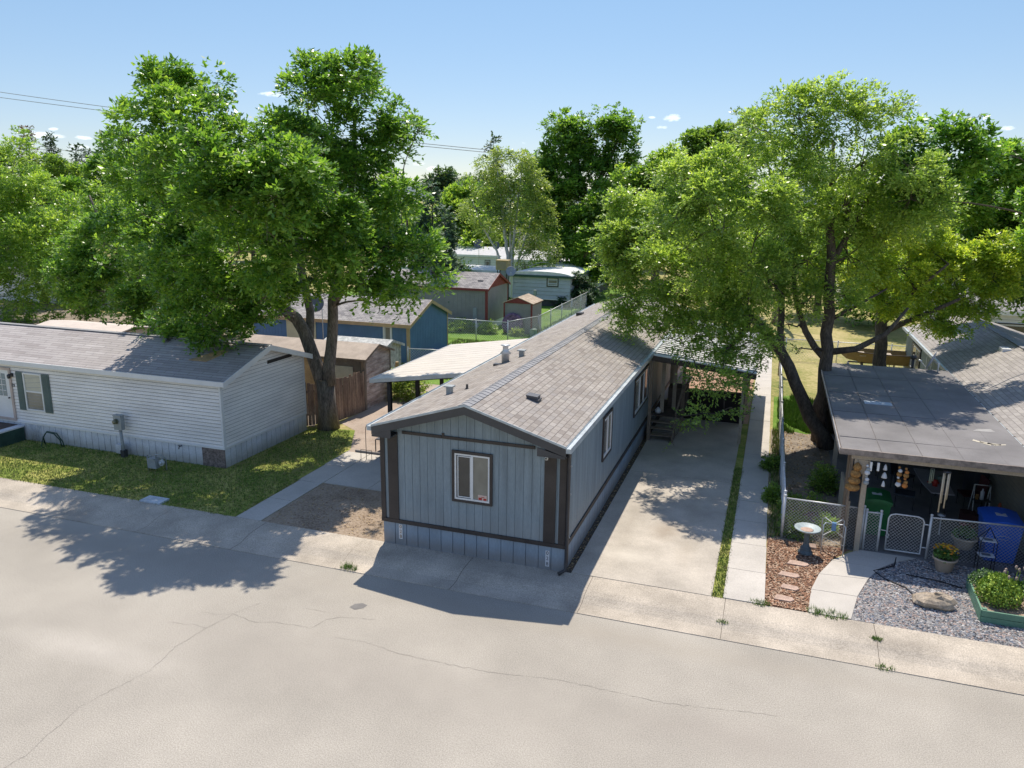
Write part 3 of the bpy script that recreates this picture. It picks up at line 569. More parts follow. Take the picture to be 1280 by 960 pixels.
for s_ in (-1, 1):
    xe = xm+s_*(W/2+ox); q = [(xe,-oy-.018,ZE-.045),(xm,-oy-.018,ZR-.045),(xm,-oy-.001,ZR-.045),(xe,-oy-.001,ZE-.045),(xe,-oy-.018,ZE+.008),(xm,-oy-.018,ZR+.008),(xm,-oy-.001,ZR+.008),(xe,-oy-.001,ZE+.008)]
    b.hexa(q if s_ < 0 else [q[1],q[0],q[3],q[2],q[5],q[4],q[7],q[6]])
b.build('drip_edge', M['gutter'], home)
for xs, xt in ((W+ox+.004, W+ox+.125),(-ox-.125,-ox-.004)):
    b = MB(); b.face([(xs,-oy,ZE-.13),(xt,-oy,ZE-.13),(xt,Lh,ZE-.13),(xs,Lh,ZE-.13)]); b.box(xs,xt,-oy,Lh+.2,ZE-.15,ZE-.045); b.box(xs,xs+.006,-oy,Lh+.2,ZE-.044,ZE-.01); b.box(xt-.006,xt,-oy,Lh+.2,ZE-.044,ZE-.02)
    b.build('gutter', M['gutter'], home)
b = MB(); b.tube([(W+.12,-.28,3.05),(W+.11,-.2,2.95),(W+.075,-.09,2.8),(W+.075,-.09,.35),(W+.06,-.12,.12),(W-.08,-.22,.05)], .042, 8); b.build('downspout', M['darkmet'], home)
for z in (1.95,2.62,.9): b = MB(); b.box(W+.03,W+.13,-.06,-.03,z,z+.035); b.build('downspout_strap', M['alu'], home)
# windows
def slider(par, ax, c, sgn, a0, a1, z0, z1, trimw, trimm, glassR='glass', glassL='glass', d0=.013, panes=2, name='window'):
    t = MB(); mitred(t, ax, c, sgn, a0, a1, z0, z1, trimw, .045, d0); w = t.build(name, trimm, par)
    i0, i1, j0, j1 = a0+trimw+.001, a1-trimw-.001, z0+trimw+.001, z1-trimw-.001
    f = MB(); mitred(f, ax, c, sgn, i0, i1, j0, j1, .042, .035, d0)
    n = panes; 
    for k in range(1, n):
        x = i0+(i1-i0)*k/n; abox(f, ax, c, sgn, x-.028, x+.028, d0, d0+.04, j0+.043, j1-.043)
    x = (i0+i1)/2
    f.build('frame', M['white'], w)
    s_ = MB(); p0, p1 = i0+.075, i0+(i1-i0)/n-.034; mitred(s_, ax, c, sgn, p0, p1, j0+.06, j1-.06, .02, .016, d0+.012); s_.build('sash', M['white'], w)
    for k in range(n):
        g = MB(); u0 = i0+(i1-i0)*k/n; u1 = i0+(i1-i0)*(k+1)/n
        abox(g, ax, c, sgn, u0+.02, u1-.02, d0, d0+(.008 if k == 0 else .014), j0+.03, j1-.03); g.build('pane', M[glassL if k == 0 else glassR], w)
    return w
w = slider(home, 'x', 0, -1, 1.86, 2.88, 1.40, 2.68, .065, M['trim'], 'blind', 'glass')
b = MB(); b.box(2.52,2.74,-.034,-.0285,1.50,1.64); st = b.build('paper_sign', mat('pink_white_paper',(.72,.55,.48),.8), w)
b = MB(); b.box(2.535,2.62,-.037,-.0345,1.515,1.575); b.box(2.655,2.73,-.037,-.0345,1.515,1.565); b.box(2.60,2.68,-.036,-.0345,1.585,1.60); b.build('red_print', M['redp'], st)
slider(home, 'y', W, 1, 3.70, 4.86, 1.50, 2.76, .07, M['trim'], 'blind', 'glass')
slider(home, 'y', W, 1, 8.55, 11.35, 1.46, 2.76, .07, M['trim'], 'glass', 'blind', panes=3)
# lot number plates, camera, vents
for (x0, x1, z0, z1, ft, col) in [(.42,.515,.19,.575,M['white'],mat('bronze_digits',(.33,.18,.07),.5)),(4.205,4.30,.10,.50,M['label'],mat('dark_digits',(.05,.06,.08),.6))]:
    b = MB(); b.box(x0,x1,-.034,-.024,z0,z1); pl = b.build('number_plate', ft, home)
    for k, ch in enumerate('028'):
        text_mesh('digit', ch, .125, col, Matrix.Translation(((x0+x1)/2,-.036,z1-(k+.5)*(z1-z0)/3)) @ Matrix.Rotation(R(90),4,'X'), pl)
b = MB(); b.box(4.17,4.23,-.07,-.046,2.78,2.86); b.lathe((4.2,-.11,2.74),[(.0,-.005),(.035,0),(.042,.04),(.035,.08),(0,.085)],12); b.build('security_camera', M['white'], home)
b = MB(); b.box(4.183,4.217,-.165,-.14,2.765,2.795); b.build('camera_lens', M['black'], home)
zr = lambda x: ZR-(ZR-ZE)/(W/2+ox)*abs(x-W/2)
def goose(x, y):
    b = MB(); z = zr(x)
    b.box(x-.17,x+.17,y-.15,y+.15,z-.02,z+.02); 
    b.hexa([(x-.13,y-.12,z+.0),(x+.13,y-.12,z+.0),(x+.13,y+.12,z),(x-.13,y+.12,z),(x-.16,y-.15,z+.13),(x+.14,y-.15,z+.10),(x+.14,y+.14,z+.10),(x-.16,y+.14,z+.13)])
    b.build('roof_vent', mat('bronze_vent_metal',(.10,.10,.11),.5), home)
goose(3.30,1.75)
b = MB(); z = zr(1.0); b.lathe((1.0,6.2,z-.05),[(.12,0),(.12,.32),(.18,.33),(.09,.43),(.085,.55),(.15,.58),(.15,.60),(0,.62)],16); b.build('furnace_flue', M['galv'], home)
b = MB(); b.box(.72,.95,5.85,6.05,zr(.8)-.02,zr(.8)+.05); b.build('flashing', M['darkmet'], home)
for x, y in ((.95,1.95),(1.35,6.75)):
    b = MB(); z = zr(x); b.box(x-.07,x+.07,y-.07,y+.07,z-.03,z+.18); b.box(x-.12,x+.12,y-.11,y+.11,z+.18,z+.215); b.build('plumbing_vent', M['greymet'], home)
b = MB(); z = zr(1.35); b.lathe((1.38,2.1,z-.03),[(.09,0),(.05,.05),(.032,.06),(.032,.16),(0,.16)],10); b.build('plumbing_vent', M['black'], home)
b = MB(); z = zr(.35); b.box(.22,.50,18.2,18.6,z-.02,z+.12); b.build('roof_vent', M['darkmet'], home)

# ================================================================== patio cover on the left of the grey home
pc = empty('patio_cover', (-1.9,9,0), 'white metal patio cover on black posts attached to the left side of the grey home', 'patio cover')
b = MB(); x0, x1, z0, z1 = -3.62, -.20, 2.62, 3.12; ny = 14
for i in range(ny):
    ya = 5.95+i*(12.75-5.95)/ny; yb = ya+(12.75-5.95)/ny
    slab(b, [(x0,ya+.005,z0),(x1,ya+.005,z1),(x1,yb-.005,z1),(x0,yb-.005,z0)], .05)
    b.bar((x0,yb,z0-.012),(x1,yb,z1-.012),.022,.03)
b.build('roof_panel', M['metalroof'], pc)
b = MB(); b.box(x0-.03,x0-.002,5.93,12.77,z0-.12,z0+.015); b.hexa([(x0,5.915,z0-.12),(x1,5.915,z1-.12),(x1,5.945,z1-.12),(x0,5.945,z0-.12),(x0,5.915,z0+.01),(x1,5.915,z1+.01),(x1,5.945,z1+.01),(x0,5.945,z0+.01)]); b.build('edge_trim', M['alu'], pc)
b = MB(); b.bar((-3.0,5.98,2.58),(-3.0,12.7,2.58),.08,.14); b.bar((-3.55,6.1,2.52),(-.5,6.1,2.96),.05,.12); b.build('beam', M['blackwood'], pc)
for y in (6.1, 8.2, 10.3, 12.5):
    b = MB(); b.box(-3.06,-2.94,y-.06,y+.06,0,2.51); b.build('post', M['blackwood'], pc)
dk = empty('deck', (-1.6,8.5,0), 'dark wooden side deck with black picket railing under the white patio cover', 'deck')
b = MB()
for i in range(18): b.box(-2.88+i*.155,-2.88+i*.155+.145,5.3,12.6,.5,.535)
b.build('deck_boards', M['wooddark'], dk)
b = MB(); b.box(-2.9,-2.87,5.3,12.6,.05,.49); b.box(-2.865,-.1,5.29,5.32,.05,.49); b.build('deck_skirt', M['wooddark'], dk)
b = MB(); y = 5.35; b.box(-2.93,-2.85,5.3,6.95,1.0,1.06); b.box(-2.93,-2.85,7.0,12.6,1.46,1.53); b.box(-2.92,-2.87,7.0,12.6,.62,.67)
while y < 12.5:
    t_ = 1.459 if y > 7.0 else .999
    b.box(-2.915,-2.88,y,y+.04,.54,t_); y += .13
b.build('railing', M['blackwood'], dk)
b = MB(); b.box(-2.97,-2.85,6.93,7.06,.0,1.62); b.build('rail_post', M['blackwood'], dk)
cs = empty('garden_chair', (-3.45,6.5,0), 'black metal garden chair at the left front corner of the grey home', 'chair')
b = MB(); b.box(-3.7,-3.25,6.3,6.75,.42,.45); b.build('seat', M['darkmet'], cs)
b = MB(); b.bar((-3.7,6.75,.45),(-3.72,6.85,.95),.025); b.bar((-3.25,6.75,.45),(-3.23,6.85,.95),.025); b.bar((-3.73,6.85,.95),(-3.22,6.85,.95),.03)
for k in range(5): x = -3.65+k*.09; b.bar((x,6.76,.46),(x,6.85,.93),.012)
b.build('backrest', M['darkmet'], cs)
for x in (-3.7,-3.26):
    for y in (6.31,6.74): b = MB(); b.bar((x,y,.42),(x,y,0.02),.028); b.build('leg', M['darkmet'], cs)
b = MB(); b.box(-4.3,-3.2,5.96,6.02,.02,.09); tag(b.build('edging_block', M['slabdark']), 'dark edging strip across the top of the concrete side path', 'edging')
# side steps up to the deck
sp = empty('shepherd_hook', (-3.55,5.4,0), 'thin black metal garden hook beside the front post of the patio cover', 'garden hook')
b = MB(); b.tube([(-3.55,5.4,0),(-3.55,5.4,1.1),(-3.5,5.4,1.22),(-3.4,5.4,1.2),(-3.38,5.4,1.12)],.012,6); b.build('rod', M['darkmet'], sp)
b = MB(); b.tube([(-3.75,5.4,.02),(-3.75,5.4,.35),(-3.35,5.4,.35),(-3.35,5.4,.02)],.01,6); b.build('brace', M['darkmet'], sp)

# ================================================================== carport on the right of the grey home
cp = empty('carport', (6.6,16,0), 'wooden carport with pale metal roof over the driveway, right of the grey home', 'carport')
X0, X1, Y0, Y1 = 4.79, 8.40, 11.2, 20.6; Z0, Z1 = 3.12, 2.72
b = MB(); n = 26
for i in range(n):
    ya = Y0+i*(Y1-Y0)/n; yb = ya+(Y1-Y0)/n
    slab(b, [(X0,ya+.004,Z0),(X1,ya+.004,Z1),(X1,yb-.03,Z1),(X0,yb-.03,Z0)], .03); b.bar((X0,yb-.015,Z0+.012),(X1,yb-.015,Z1+.012),.028,.045)
b.build('roof_panel', M['metalroof2'], cp)
for (ya, zz) in ((Y0+.03,0),(Y1-.1,0)):
    b = MB(); b.bar((X0,ya,Z0-.13),(X1,ya,Z1-.13),.05,.19); b.build('beam', M['wooddark'], cp)
b = MB()
for i in range(9): y = Y0+.6+i*1.0; b.bar((X0,y,Z0-.1),(X1-.05,y,Z1-.1),.045,.12)
b.build('rafter', M['wood'], cp)
b = MB(); b.bar((8.0,Y0+.1,Z1-.17),(8.0,Y1,Z1-.17),.09,.14); b.build('beam', M['wood'], cp)
for y in (11.67, 14.4, 17.5, 20.4): b = MB(); b.box(7.94,8.04,y-.05,y+.05,0,2.5); b.build('post', M['tan'], cp)
for x, y in ((4.86,10.9),(4.86,14.2),(5.85,12.4)): b = MB(); b.box(x-.055,x+.055,y-.055,y+.055,0,2.95-.11*(x-4.8)); b.build('post', M['wood'], cp)
pw = empty('privacy_screen', (6.9,14.3,0), 'dark solid screen across the back of the carport', 'screen')
b = MB(); b.box(5.7,8.0,14.30,14.34,.03,1.25); b.build('panel', mat('black_shade_cloth',(.022,.019,.018),.9), pw)
b = MB(); b.box(5.68,8.02,14.27,14.295,1.22,1.28); b.build('rail', M['wooddark'], pw)
ps = empty('porch', (5.3,12.8,0), 'weathered wooden porch with steps and leaning rails under the carport beside the grey home', 'porch')
b = MB()
for i in range(9): b.box(4.80+i*.125,4.80+i*.125+.118,11.75,14.2,.72,.755)
b.build('deck_boards', M['wooddark'], ps)
b = MB()
for k, z in enumerate((.55,.38,.21)):
    y = 11.72-.27*(k+1); b.box(4.83,5.68,y,y+.27,z,z+.035)
b.build('step', M['wood'], ps)
b = MB(); b.hexa([(5.68,10.85,.0),(5.73,10.85,.0),(5.73,11.75,.0),(5.68,11.75,.0),(5.68,10.88,.2),(5.73,10.88,.2),(5.73,11.75,.78),(5.68,11.75,.78)]); b.build('stringer', M['wood'], ps); b = MB(); b.hexa([(4.80,10.85,.0),(4.828,10.85,.0),(4.828,11.75,.0),(4.80,11.75,.0),(4.80,10.88,.2),(4.828,10.88,.2),(4.828,11.75,.78),(4.80,11.75,.78)]); b.build('stringer', M['wood'], ps)
b = MB(); b.bar((5.78,10.95,1.05),(5.86,12.0,1.75),.045,.09); b.bar((5.9,12.0,1.7),(5.9,14.1,1.7),.05,.09); b.build('rail', M['wood'], ps)
for x, y in ((5.15,13.9),(5.4,12.9),(5.05,12.2)): b = MB(); b.box(x,x+.14,y,y+.03,.76,2.7); b.build('board', M['tan'], ps)
pbin = MB(); pbin.lathe((5.0,12.1,.755),[(.10,0),(.13,.1),(.02,.22),(0,.22)],12); tag(pbin.build('lamp_globe', M['white']), 'small white cone lantern on the porch beside the grey home', 'lantern')
b = MB(); b.box(5.2,5.9,13.2,14.0,.76,1.5); tag(b.build('storage_chest', M['wooddark']), 'dark chest at the back of the porch under the carport', 'chest')

# ================================================================== white mobile home on the left
wh = empty('mobile_home', (-18,5.4,0), 'white lap-sided mobile home with pale grey shingle roof and green shutters, far left', 'mobile home')
XW, YA, YB, XL = -7.30, 3.10, 7.62, -31.0; WE, WR, WT = 2.87, 3.62, .66
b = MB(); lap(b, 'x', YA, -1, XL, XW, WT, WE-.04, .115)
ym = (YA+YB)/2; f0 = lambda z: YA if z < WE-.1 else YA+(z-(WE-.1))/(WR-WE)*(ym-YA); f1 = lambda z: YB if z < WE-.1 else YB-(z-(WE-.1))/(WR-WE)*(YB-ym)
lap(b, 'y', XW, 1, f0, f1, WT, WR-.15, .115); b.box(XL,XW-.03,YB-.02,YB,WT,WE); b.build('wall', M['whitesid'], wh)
b = MB(); vboards(b, 'x', YA+.01, -1, XL, XW-.85, -.05, WT-.03, .27, .022, .02); b.build('skirting', M['whiteskirt'], wh); b = MB(); vboards(b, 'y', XW-.01, 1, YA, YB, -.05, WT-.03, .27, .022, .02); b.build('skirting', M['whiteskirt'], wh)
b = MB(); b.box(XW-.85,XW+.012,YA-.03,YA+.01,-.05,WT-.03); b.build('stone_panel', M['brick'], wh)
b = MB(); b.box(XL,XW+.045,YA-.045,YA-.023,WT-.03,WT+.035); b.box(XW+.023,XW+.045,YA-.0225,YB,WT-.03,WT+.035); b.build('skirt_rail', M['white'], wh)
b = MB(); b.box(XW-.02,XW+.04,YA-.04,YA-.0235,WT+.036,WE-.04); b.box(XW+.0235,XW+.04,YA-.023,YA+.07,WT+.036,WE-.04); b.box(XW+.0235,XW+.04,YB-.07,YB,WT+.036,WE-.06); b.build('corner_trim', M['white'], wh)
ov = .28; b = MB(); YE0, YE1 = YA-.16, YB+.16; zE = WE
for s_, ye in ((-1,YE0),(1,YE1)):
    p = [(XL-.2,ye,zE),(XW+ov,ye,zE),(XW+ov,ym,WR),(XL-.2,ym,WR)]
    if s_ > 0: p = [p[3],p[2],p[1],p[0]]
    slab(b, p, .04)
wr = b.build('roof', M['roofw'], wh)
b = MB(); b.box(XL,XW+ov,ym-.11,ym+.11,WR-.01,WR+.012); b.build('ridge_cap', M['ridge'], wr)
b = MB()
b.box(XL-.2,XW+ov+.02,YE0-.03,YE0-.002,zE-.15,zE+.005)
for ye, s_ in ((YE0,-1),(YE1,1)):
    x0, x1 = XW+ov+.002, XW+ov+.03
    q = [(x0,ye,zE-.17),(x1,ye,zE-.17),(x1,ym,WR-.17),(x0,ym,WR-.17),(x0,ye,zE+.01),(x1,ye,zE+.01),(x1,ym,WR+.01),(x0,ym,WR+.01)]
    b.hexa(q if s_ < 0 else [q[3],q[2],q[1],q[0],q[7],q[6],q[5],q[4]])
    q = [(XW-.02,ye,zE-.14),(x0,ye,zE-.14),(x0,ym,WR-.14),(XW-.02,ym,WR-.14),(XW-.02,ye,zE-.12),(x0,ye,zE-.12),(x0,ym,WR-.12),(XW-.02,ym,WR-.12)]
    b.hexa(q if s_ < 0 else [q[3],q[2],q[1],q[0],q[7],q[6],q[5],q[4]])
b.box(XL,XW,YE0,YA-.023,zE-.15,zE-.13); b.build('fascia', M['white'], wh)
b = MB(); b.hexa([(XW+.026,5.5,2.93),(XW+.032,5.5,2.93),(XW+.032,6.9,2.93),(XW+.026,6.9,2.93),(XW+.026,5.5,3.05),(XW+.032,5.5,3.05),(XW+.032,6.9,3.05),(XW+.026,6.9,3.05)]); b.build('gable_slot', M['black'], wh)
t = MB(); mitred(t, 'x', YA, -1, -15.47, -14.63, 1.13, 2.46, .05, .05, .01); w = t.build('window', M['white'], wh)
b = MB(); b.box(-15.42,-14.68,YA-.045,YA-.01,1.78,1.83); b.build('rail', M['white'], w)
b = MB(); b.box(-15.42,-14.68,YA-.03,YA-.02,1.83,2.41)
b.build('pane', M['shade'], w, 'upper pane with cream blind'); b = MB(); b.box(-15.42,-14.68,YA-.026,YA-.018,1.18,1.78); b.build('pane', M['blind'], w)
b = MB()
for k in range(3): z = 1.95+k*.17; b.bar((-15.41,YA-.033,z-.03),(-14.69,YA-.033,z+.05),.004,.012)
b.build('blind_fold', M['greymet'], w)
for x0 in (-15.80,-14.62):
    b = MB(); b.box(x0,x0+.32,YA-.05,YA-.024,1.11,2.47)
    for k in range(26): z = 1.16+k*.049; b.box(x0+.04,x0+.28,YA-.062,YA-.05,z,z+.03)
    b.build('shutter', M['shutter'], wh)
b = MB(); b.box(-17.02,-16.14,YA-.045,YA-.01,.70,2.5); dr = b.build('door', M['white'], wh)
b = MB(); mitred(b, 'x', YA, -1, -17.12,-16.04,.68,2.57,.09,.05,.012); b.build('door_frame', mat('pinkish_door_frame',(.55,.45,.40),.6), dr)
b = MB(); b.box(-16.85,-16.31,YA-.052,YA-.046,1.55,2.35); b.build('pane', glassmat('door_glass',(.16,.22,.24)), dr)
b = MB()
for k in range(1,3): b.box(-16.85+k*.18-.01,-16.85+k*.18+.01,YA-.06,YA-.0525,1.55,2.35)
for k in range(1,4): b.box(-16.85,-16.31,YA-.067,YA-.0605,1.55+k*.2-.01,1.55+k*.2+.01)
b.build('glazing_bar', M['white'], dr)
b = MB(); b.lathe((-16.21,YA-.08,1.5),[(0,-.03),(.03,-.02),(.03,.02),(0,.03)],10); b.build('handle', M['darkmet'], dr)
b = MB(); b.box(-16.02,-15.93,YA-.06,YA-.024,2.27,2.40); b.bar((-15.97,YA-.06,2.35),(-15.97,YA-.16,2.38),.03); b.lathe((-15.97,YA-.17,2.22),[(.0,0),(.05,.02),(.06,.12),(.03,.16),(0,.17)],10); b.build('wall_lamp', M['darkmet'], wh)
b = MB(); b.box(-16.05,-15.93,YA-.03,YA-.024,1.91,2.0); hp = b.build('house_number', M['darkmet'], wh)
text_mesh('digits', '38', .075, M['label'], Matrix.Translation((-15.99,YA-.034,1.955)) @ Matrix.Rotation(R(90),4,'X'), hp)
b = MB()
for i in range(7):
    for s_ in (-1,1):
        x = -15.46+i*.08; b.bar((x,YA-.04,.02),(x+s_*.25 if -15.5 < x+s_*.25 < -14.9 else x,YA-.04,.6),.018,.008)
b.build('lattice', M['whiteskirt'], wh)
b = MB(); b.box(XW-.9,XW-.2,YA-.06,YA-.05,.52,.53); b.tube([(-8.95,YA-.03,.58),(-8.95,YA-.14,.58),(-8.95,YA-.16,.5)],.018,6); b.tube([(-9.03,YA-.1,.6),(-8.87,YA-.1,.6)],.012,6); b.v = b.v[8:]; b.f = [tuple(i-8 for i in f) for f in b.f[6:]]; b.mi = b.mi[6:]; b.smooth = b.smooth[6:]; b.build('spigot', M['darkmet'], wh)
# patched shingles and skylight-like patch on the shaded end of the roof
b = MB(); zw = lambda y: WE+(WR-WE)*(y-YE0)/(ym-YE0)
b.hexa([(-9.2,4.0,zw(4.0)+.004),(-8.5,4.0,zw(4.0)+.004),(-8.2,4.7,zw(4.7)+.004),(-8.5,4.8,zw(4.8)+.004),(-9.2,4.0,zw(4.0)+.02),(-8.5,4.0,zw(4.0)+.02),(-8.2,4.7,zw(4.7)+.02),(-8.5,4.8,zw(4.8)+.02)]); b.build('roof_patch', M['ply'], wh)
b = MB(); b.lathe((-11.0,5.1,zw(5.1)-.02),[(.09,0),(.09,.05),(.05,.06),(.05,.16),(0,.16)],10); b.build('plumbing_vent', M['darkmet'], wh)
# porch at far left
gp_ = empty('porch', (-17.4,2.4,0), 'low dark green porch with brown carpet in front of the white home door', 'porch')
b = MB(); b.box(-18.9,-15.72,1.85,3.03,0,.50); b.build('porch_side', M['porch'], gp_)
b = MB(); b.box(-18.95,-15.70,1.82,3.04,.50,.545); b.build('porch_rim', M['whiteskirt'], gp_)
b = MB(); b.box(-18.7,-16.0,2.0,3.03,.546,.556); b.build('carpet', M['carpet'], gp_)
# electric meter on its riser
em = empty('electric_meter', (-11.1,2.95,0), 'grey electric meter box on a leaning conduit in front of the white home wall', 'electric meter')
b = MB(); b.box(-11.33,-11.03,2.74,2.90,.95,1.42); b.box(-11.34,-11.02,2.73,2.91,1.42,1.45); b.build('meter_box', M['greymet'], em)
b = MB(); b.tube([(-11.2,2.735,1.25),(-11.2,2.70,1.25)],.09,14); b.tube([(-11.2,2.70,1.25),(-11.2,2.62,1.25),(-11.2,2.60,1.25)],[.075,.07,.04],14); b.build('meter_dial', M['meterglass'], em)
b = MB(); b.tube([(-11.17,2.83,.95),(-11.13,2.85,0)],.05,10); b.build('conduit', M['greymet'], em)
b = MB(); b.box(-11.42,-11.2,2.80,2.95,.12,.42); b.build('junction_box', M['whiteskirt'], em)
b = MB(); b.box(-11.2,-11.05,2.76,2.92,0,.25); b.build('junction_box', M['darkmet'], em)
gmt = empty('gas_meter', (-9.2,2.2,0), 'squat grey gas meter with white regulator standing in the shaded lawn', 'gas meter')
b = MB(); b.box(-9.36,-9.06,2.02,2.22,.12,.40); b.box(-9.33,-9.09,2.0,2.24,.40,.45); b.build('meter_body', M['greymet'], gmt)
b = MB(); b.tube([(-9.45,2.12,0),(-9.45,2.12,.5),(-9.3,2.12,.52),(-9.3,2.12,.45)],.022,8); b.tube([(-9.12,2.12,.45),(-9.12,2.12,.56),(-8.95,2.12,.56),(-8.9,2.3,.4),(-8.9,2.3,0)],.022,8); b.build('pipe', M['greymet'], gmt)
b = MB(); b.tube([(-8.94,2.12,.30),(-8.94,2.20,.30)],[.10,.10],14); b.tube([(-8.94,2.12,.30),(-8.94,2.07,.30)],[.06,.03],12); b.build('regulator', M['alu'], gmt)
gh = MB(); gh.tube([(-14.62,2.88,.02),(-14.66,2.86,.28),(-14.5,2.88,.48),(-14.2,2.9,.45),(-13.95,2.9,.25),(-13.9,2.9,.02)],.022,8); gh.tube([(-14.5,2.9,.5),(-14.1,2.92,.47),(-13.86,2.92,.2),(-13.82,2.92,.02)],.022,8); gh.tube([(-14.66,2.86,.3),(-14.6,2.7,.02),(-14.4,2.6,.02)],.016,8)
tag(gh.build('garden_hose', mat('dark_green_hose',(.02,.06,.04),.4)), 'dark green garden hose looped against the white skirting', 'garden hose')
b = MB(); b.box(-7.72,-7.02,-.25+.2,.35,.005,.06); b.v = b.v; uc = b.build('utility_cover', mat('pale_utility_lid',(.50,.56,.62),.7,.15,4)); tag(uc, 'pale square utility box lid set in the lawn by the kerb', 'utility lid')
# ================================================================== weathered dog-ear fence by the ash tree
wf = empty('wooden_fence', (-7,9.3,0), 'weathered brown picket fence behind the ash trunk, between the white home and the plank shed', 'fence')
def pickets(par, a, c, h, seed):
    rng = random.Random(seed); a = Vector(a); c = Vector(c); n = int((c-a).length/.135); d = (c-a).normalized(); nn = Vector((d.y,-d.x))
    b = MB()
    for i in range(n):
        p = a+d*(i*.135+.003); q = p+d*(.126+rng.uniform(-.012,.002)); hh = h+rng.uniform(-.06,.05); t = rng.uniform(-.006,.006); s_ = rng.uniform(-.02,.02)
        o0, o1 = nn*(.0+t), nn*(.022+t)
        P = [(p.x+o1.x,p.y+o1.y,.02),(q.x+o1.x,q.y+o1.y,.02),(q.x+o0.x,q.y+o0.y,.02),(p.x+o0.x,p.y+o0.y,.02)]
        T = [(x+d.x*s_,y+d.y*s_,hh-.05*(k in (0,3,1,2))) for k,(x,y,z) in enumerate(P)]
        b.hexa(P+T)
    b.build('pickets', M['fencewood'], par)
    for z in (.45,h-.4): b = MB(); o = nn*-.03; b.bar((a.x+o.x,a.y+o.y,z),(c.x+o.x,c.y+o.y,z),.04,.09); b.build('rail', M['wooddark'], par)
    for p in (a, c): b = MB(); o = nn*-.08; b.box(p.x+o.x-.045,p.x+o.x+.045,p.y+o.y-.045,p.y+o.y+.045,0,h-.08); b.build('post', M['wooddark'], par)
pickets(wf, (-7.62,8.0), (-6.86,8.95), 1.72, 1); pickets(wf, (-6.84,8.98), (-6.60,10.78), 1.72, 2)

def gable_x(b, x, ya, yb, ze, zr, s_):   # helper: ridge along y? not used
    pass
def shed_ridge_x(name, label, cat, x0, x1, y0, y1, ze, zr, wallm, roofm, trimm, zb=0, over=.12, boards=.2, lapw=None, corner=True, parent_extra=None, fas=.12, group=None, yr=None):
    """building whose ridge runs along x; front wall faces -y, gable faces +x"""
    e = empty(name, ((x0+x1)/2,(y0+y1)/2,0), label, cat, group); yr = yr if yr is not None else (y0+y1)/2
    zt = lambda y: ze+(zr-ze)*((y-y0)/(yr-y0) if y < yr else (y1-y)/(y1-yr))-.03
    b = MB()
    if lapw:
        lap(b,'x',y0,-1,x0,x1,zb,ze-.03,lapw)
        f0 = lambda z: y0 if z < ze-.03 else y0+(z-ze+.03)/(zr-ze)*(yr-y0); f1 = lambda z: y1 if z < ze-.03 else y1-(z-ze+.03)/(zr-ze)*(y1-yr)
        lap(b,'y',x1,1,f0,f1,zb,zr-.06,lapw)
    else: vboards(b,'x',y0,-1,x0,x1,zb,ze-.03,boards,.012,.012); vboards(b,'y',x1,1,y0,y1,zb,zt,boards,.012,.012)
    b.box(x0,x0+.03,y0+.01,y1,zb,ze-.03); b.box(x0,x1-.02,y1-.03,y1,zb,ze-.03); b.build('wall', wallm, e)
    b = MB(); k = (zr-ze)/(yr-y0); k2 = (zr-ze)/(y1-yr)
    slab(b, [(x0-over,y0-over,ze-k*over+.02),(x1+over,y0-over,ze-k*over+.02),(x1+over,yr,zr+.02),(x0-over,yr,zr+.02)], .04)
    slab(b, [(x0-over,yr,zr+.02),(x1+over,yr,zr+.02),(x1+over,y1+over,ze-k2*over+.02),(x0-over,y1+over,ze-k2*over+.02)], .04)
    b.build('roof', roofm, e)
    b = MB(); X = x1+over
    b.box(x0-over,X+.02,y0-over-.022,y0-over-.002,ze-k*over-fas,ze-k*over+.025)
    for ya,za,yb,zb_ in ((y0-over,ze-k*over,yr,zr),(yr,zr,y1+over,ze-k2*over)):
        b.hexa([(X+.002,ya,za-fas),(X+.022,ya,za-fas),(X+.022,yb,zb_-fas),(X+.002,yb,zb_-fas),(X+.002,ya,za+.022),(X+.022,ya,za+.022),(X+.022,yb,zb_+.022),(X+.002,yb,zb_+.022)])
    if corner:
        b.box(x1-.12,x1+.035,y0-.035,y0-.0135,zb,ze-.05); b.box(x1+.0135,x1+.035,y0-.013,y0+.10,zb,ze-.05); b.box(x1+.0135,x1+.035,y1-.09,y1,zb,ze-.05)
    b.build('trim', trimm, e)
    return e
# plank shed
ps_ = shed_ridge_x('garden_shed','weathered plank garden shed with curved pale roof and plywood front, behind the picket fence','shed',-12.6,-6.66,10.88,13.1,2.16,2.56,M['planksid'],mat('sun_bleached_roofing',(.46,.385,.33),.9,.14,2.2,.1,60),M['wood'],lapw=.19,over=.14,fas=.07,yr=11.9)
b = MB(); b.box(-9.75,-8.3,10.84,10.855,.0,2.05); b.build('plywood_panel', M['ply'], ps_)
b = MB(); b.box(-8.28,-6.80,10.835,10.855,.0,2.05); b.build('front_panel', mat('grey_weathered_panel',(.21,.175,.14),.85,.25,3), ps_)
b = MB(); b.box(-7.98,-7.15,10.80,10.83,.10,1.78); d_ = b.build('door', mat('off_white_door_panel',(.55,.52,.42),.7,.1), ps_)
b = MB(); b.box(-7.25,-7.21,10.76,10.799,.95,1.05); b.build('handle', M['darkmet'], d_)
ts = shed_ridge_x('storage_shed','small storage shed with flaking white coated roof, between the plank shed and the blue garage','shed',-10.8,-7.75,14.2,16.2,1.80,2.12,M['tarp'],M['tarp'],M['tarp'],boards=.4,over=.15,fas=.1)
b = MB()
for k in range(7): b.tube([(-6.9+k*.12,13.6+.02*k,0),(-6.93+k*.12+random.uniform(-.1,.1),13.6,1.0+random.uniform(-.2,.3))],.012,5)
tag(b.build('trellis', M['darkmet']), 'rusty wire trellis of thin rods beside the flaking white shed', 'trellis')
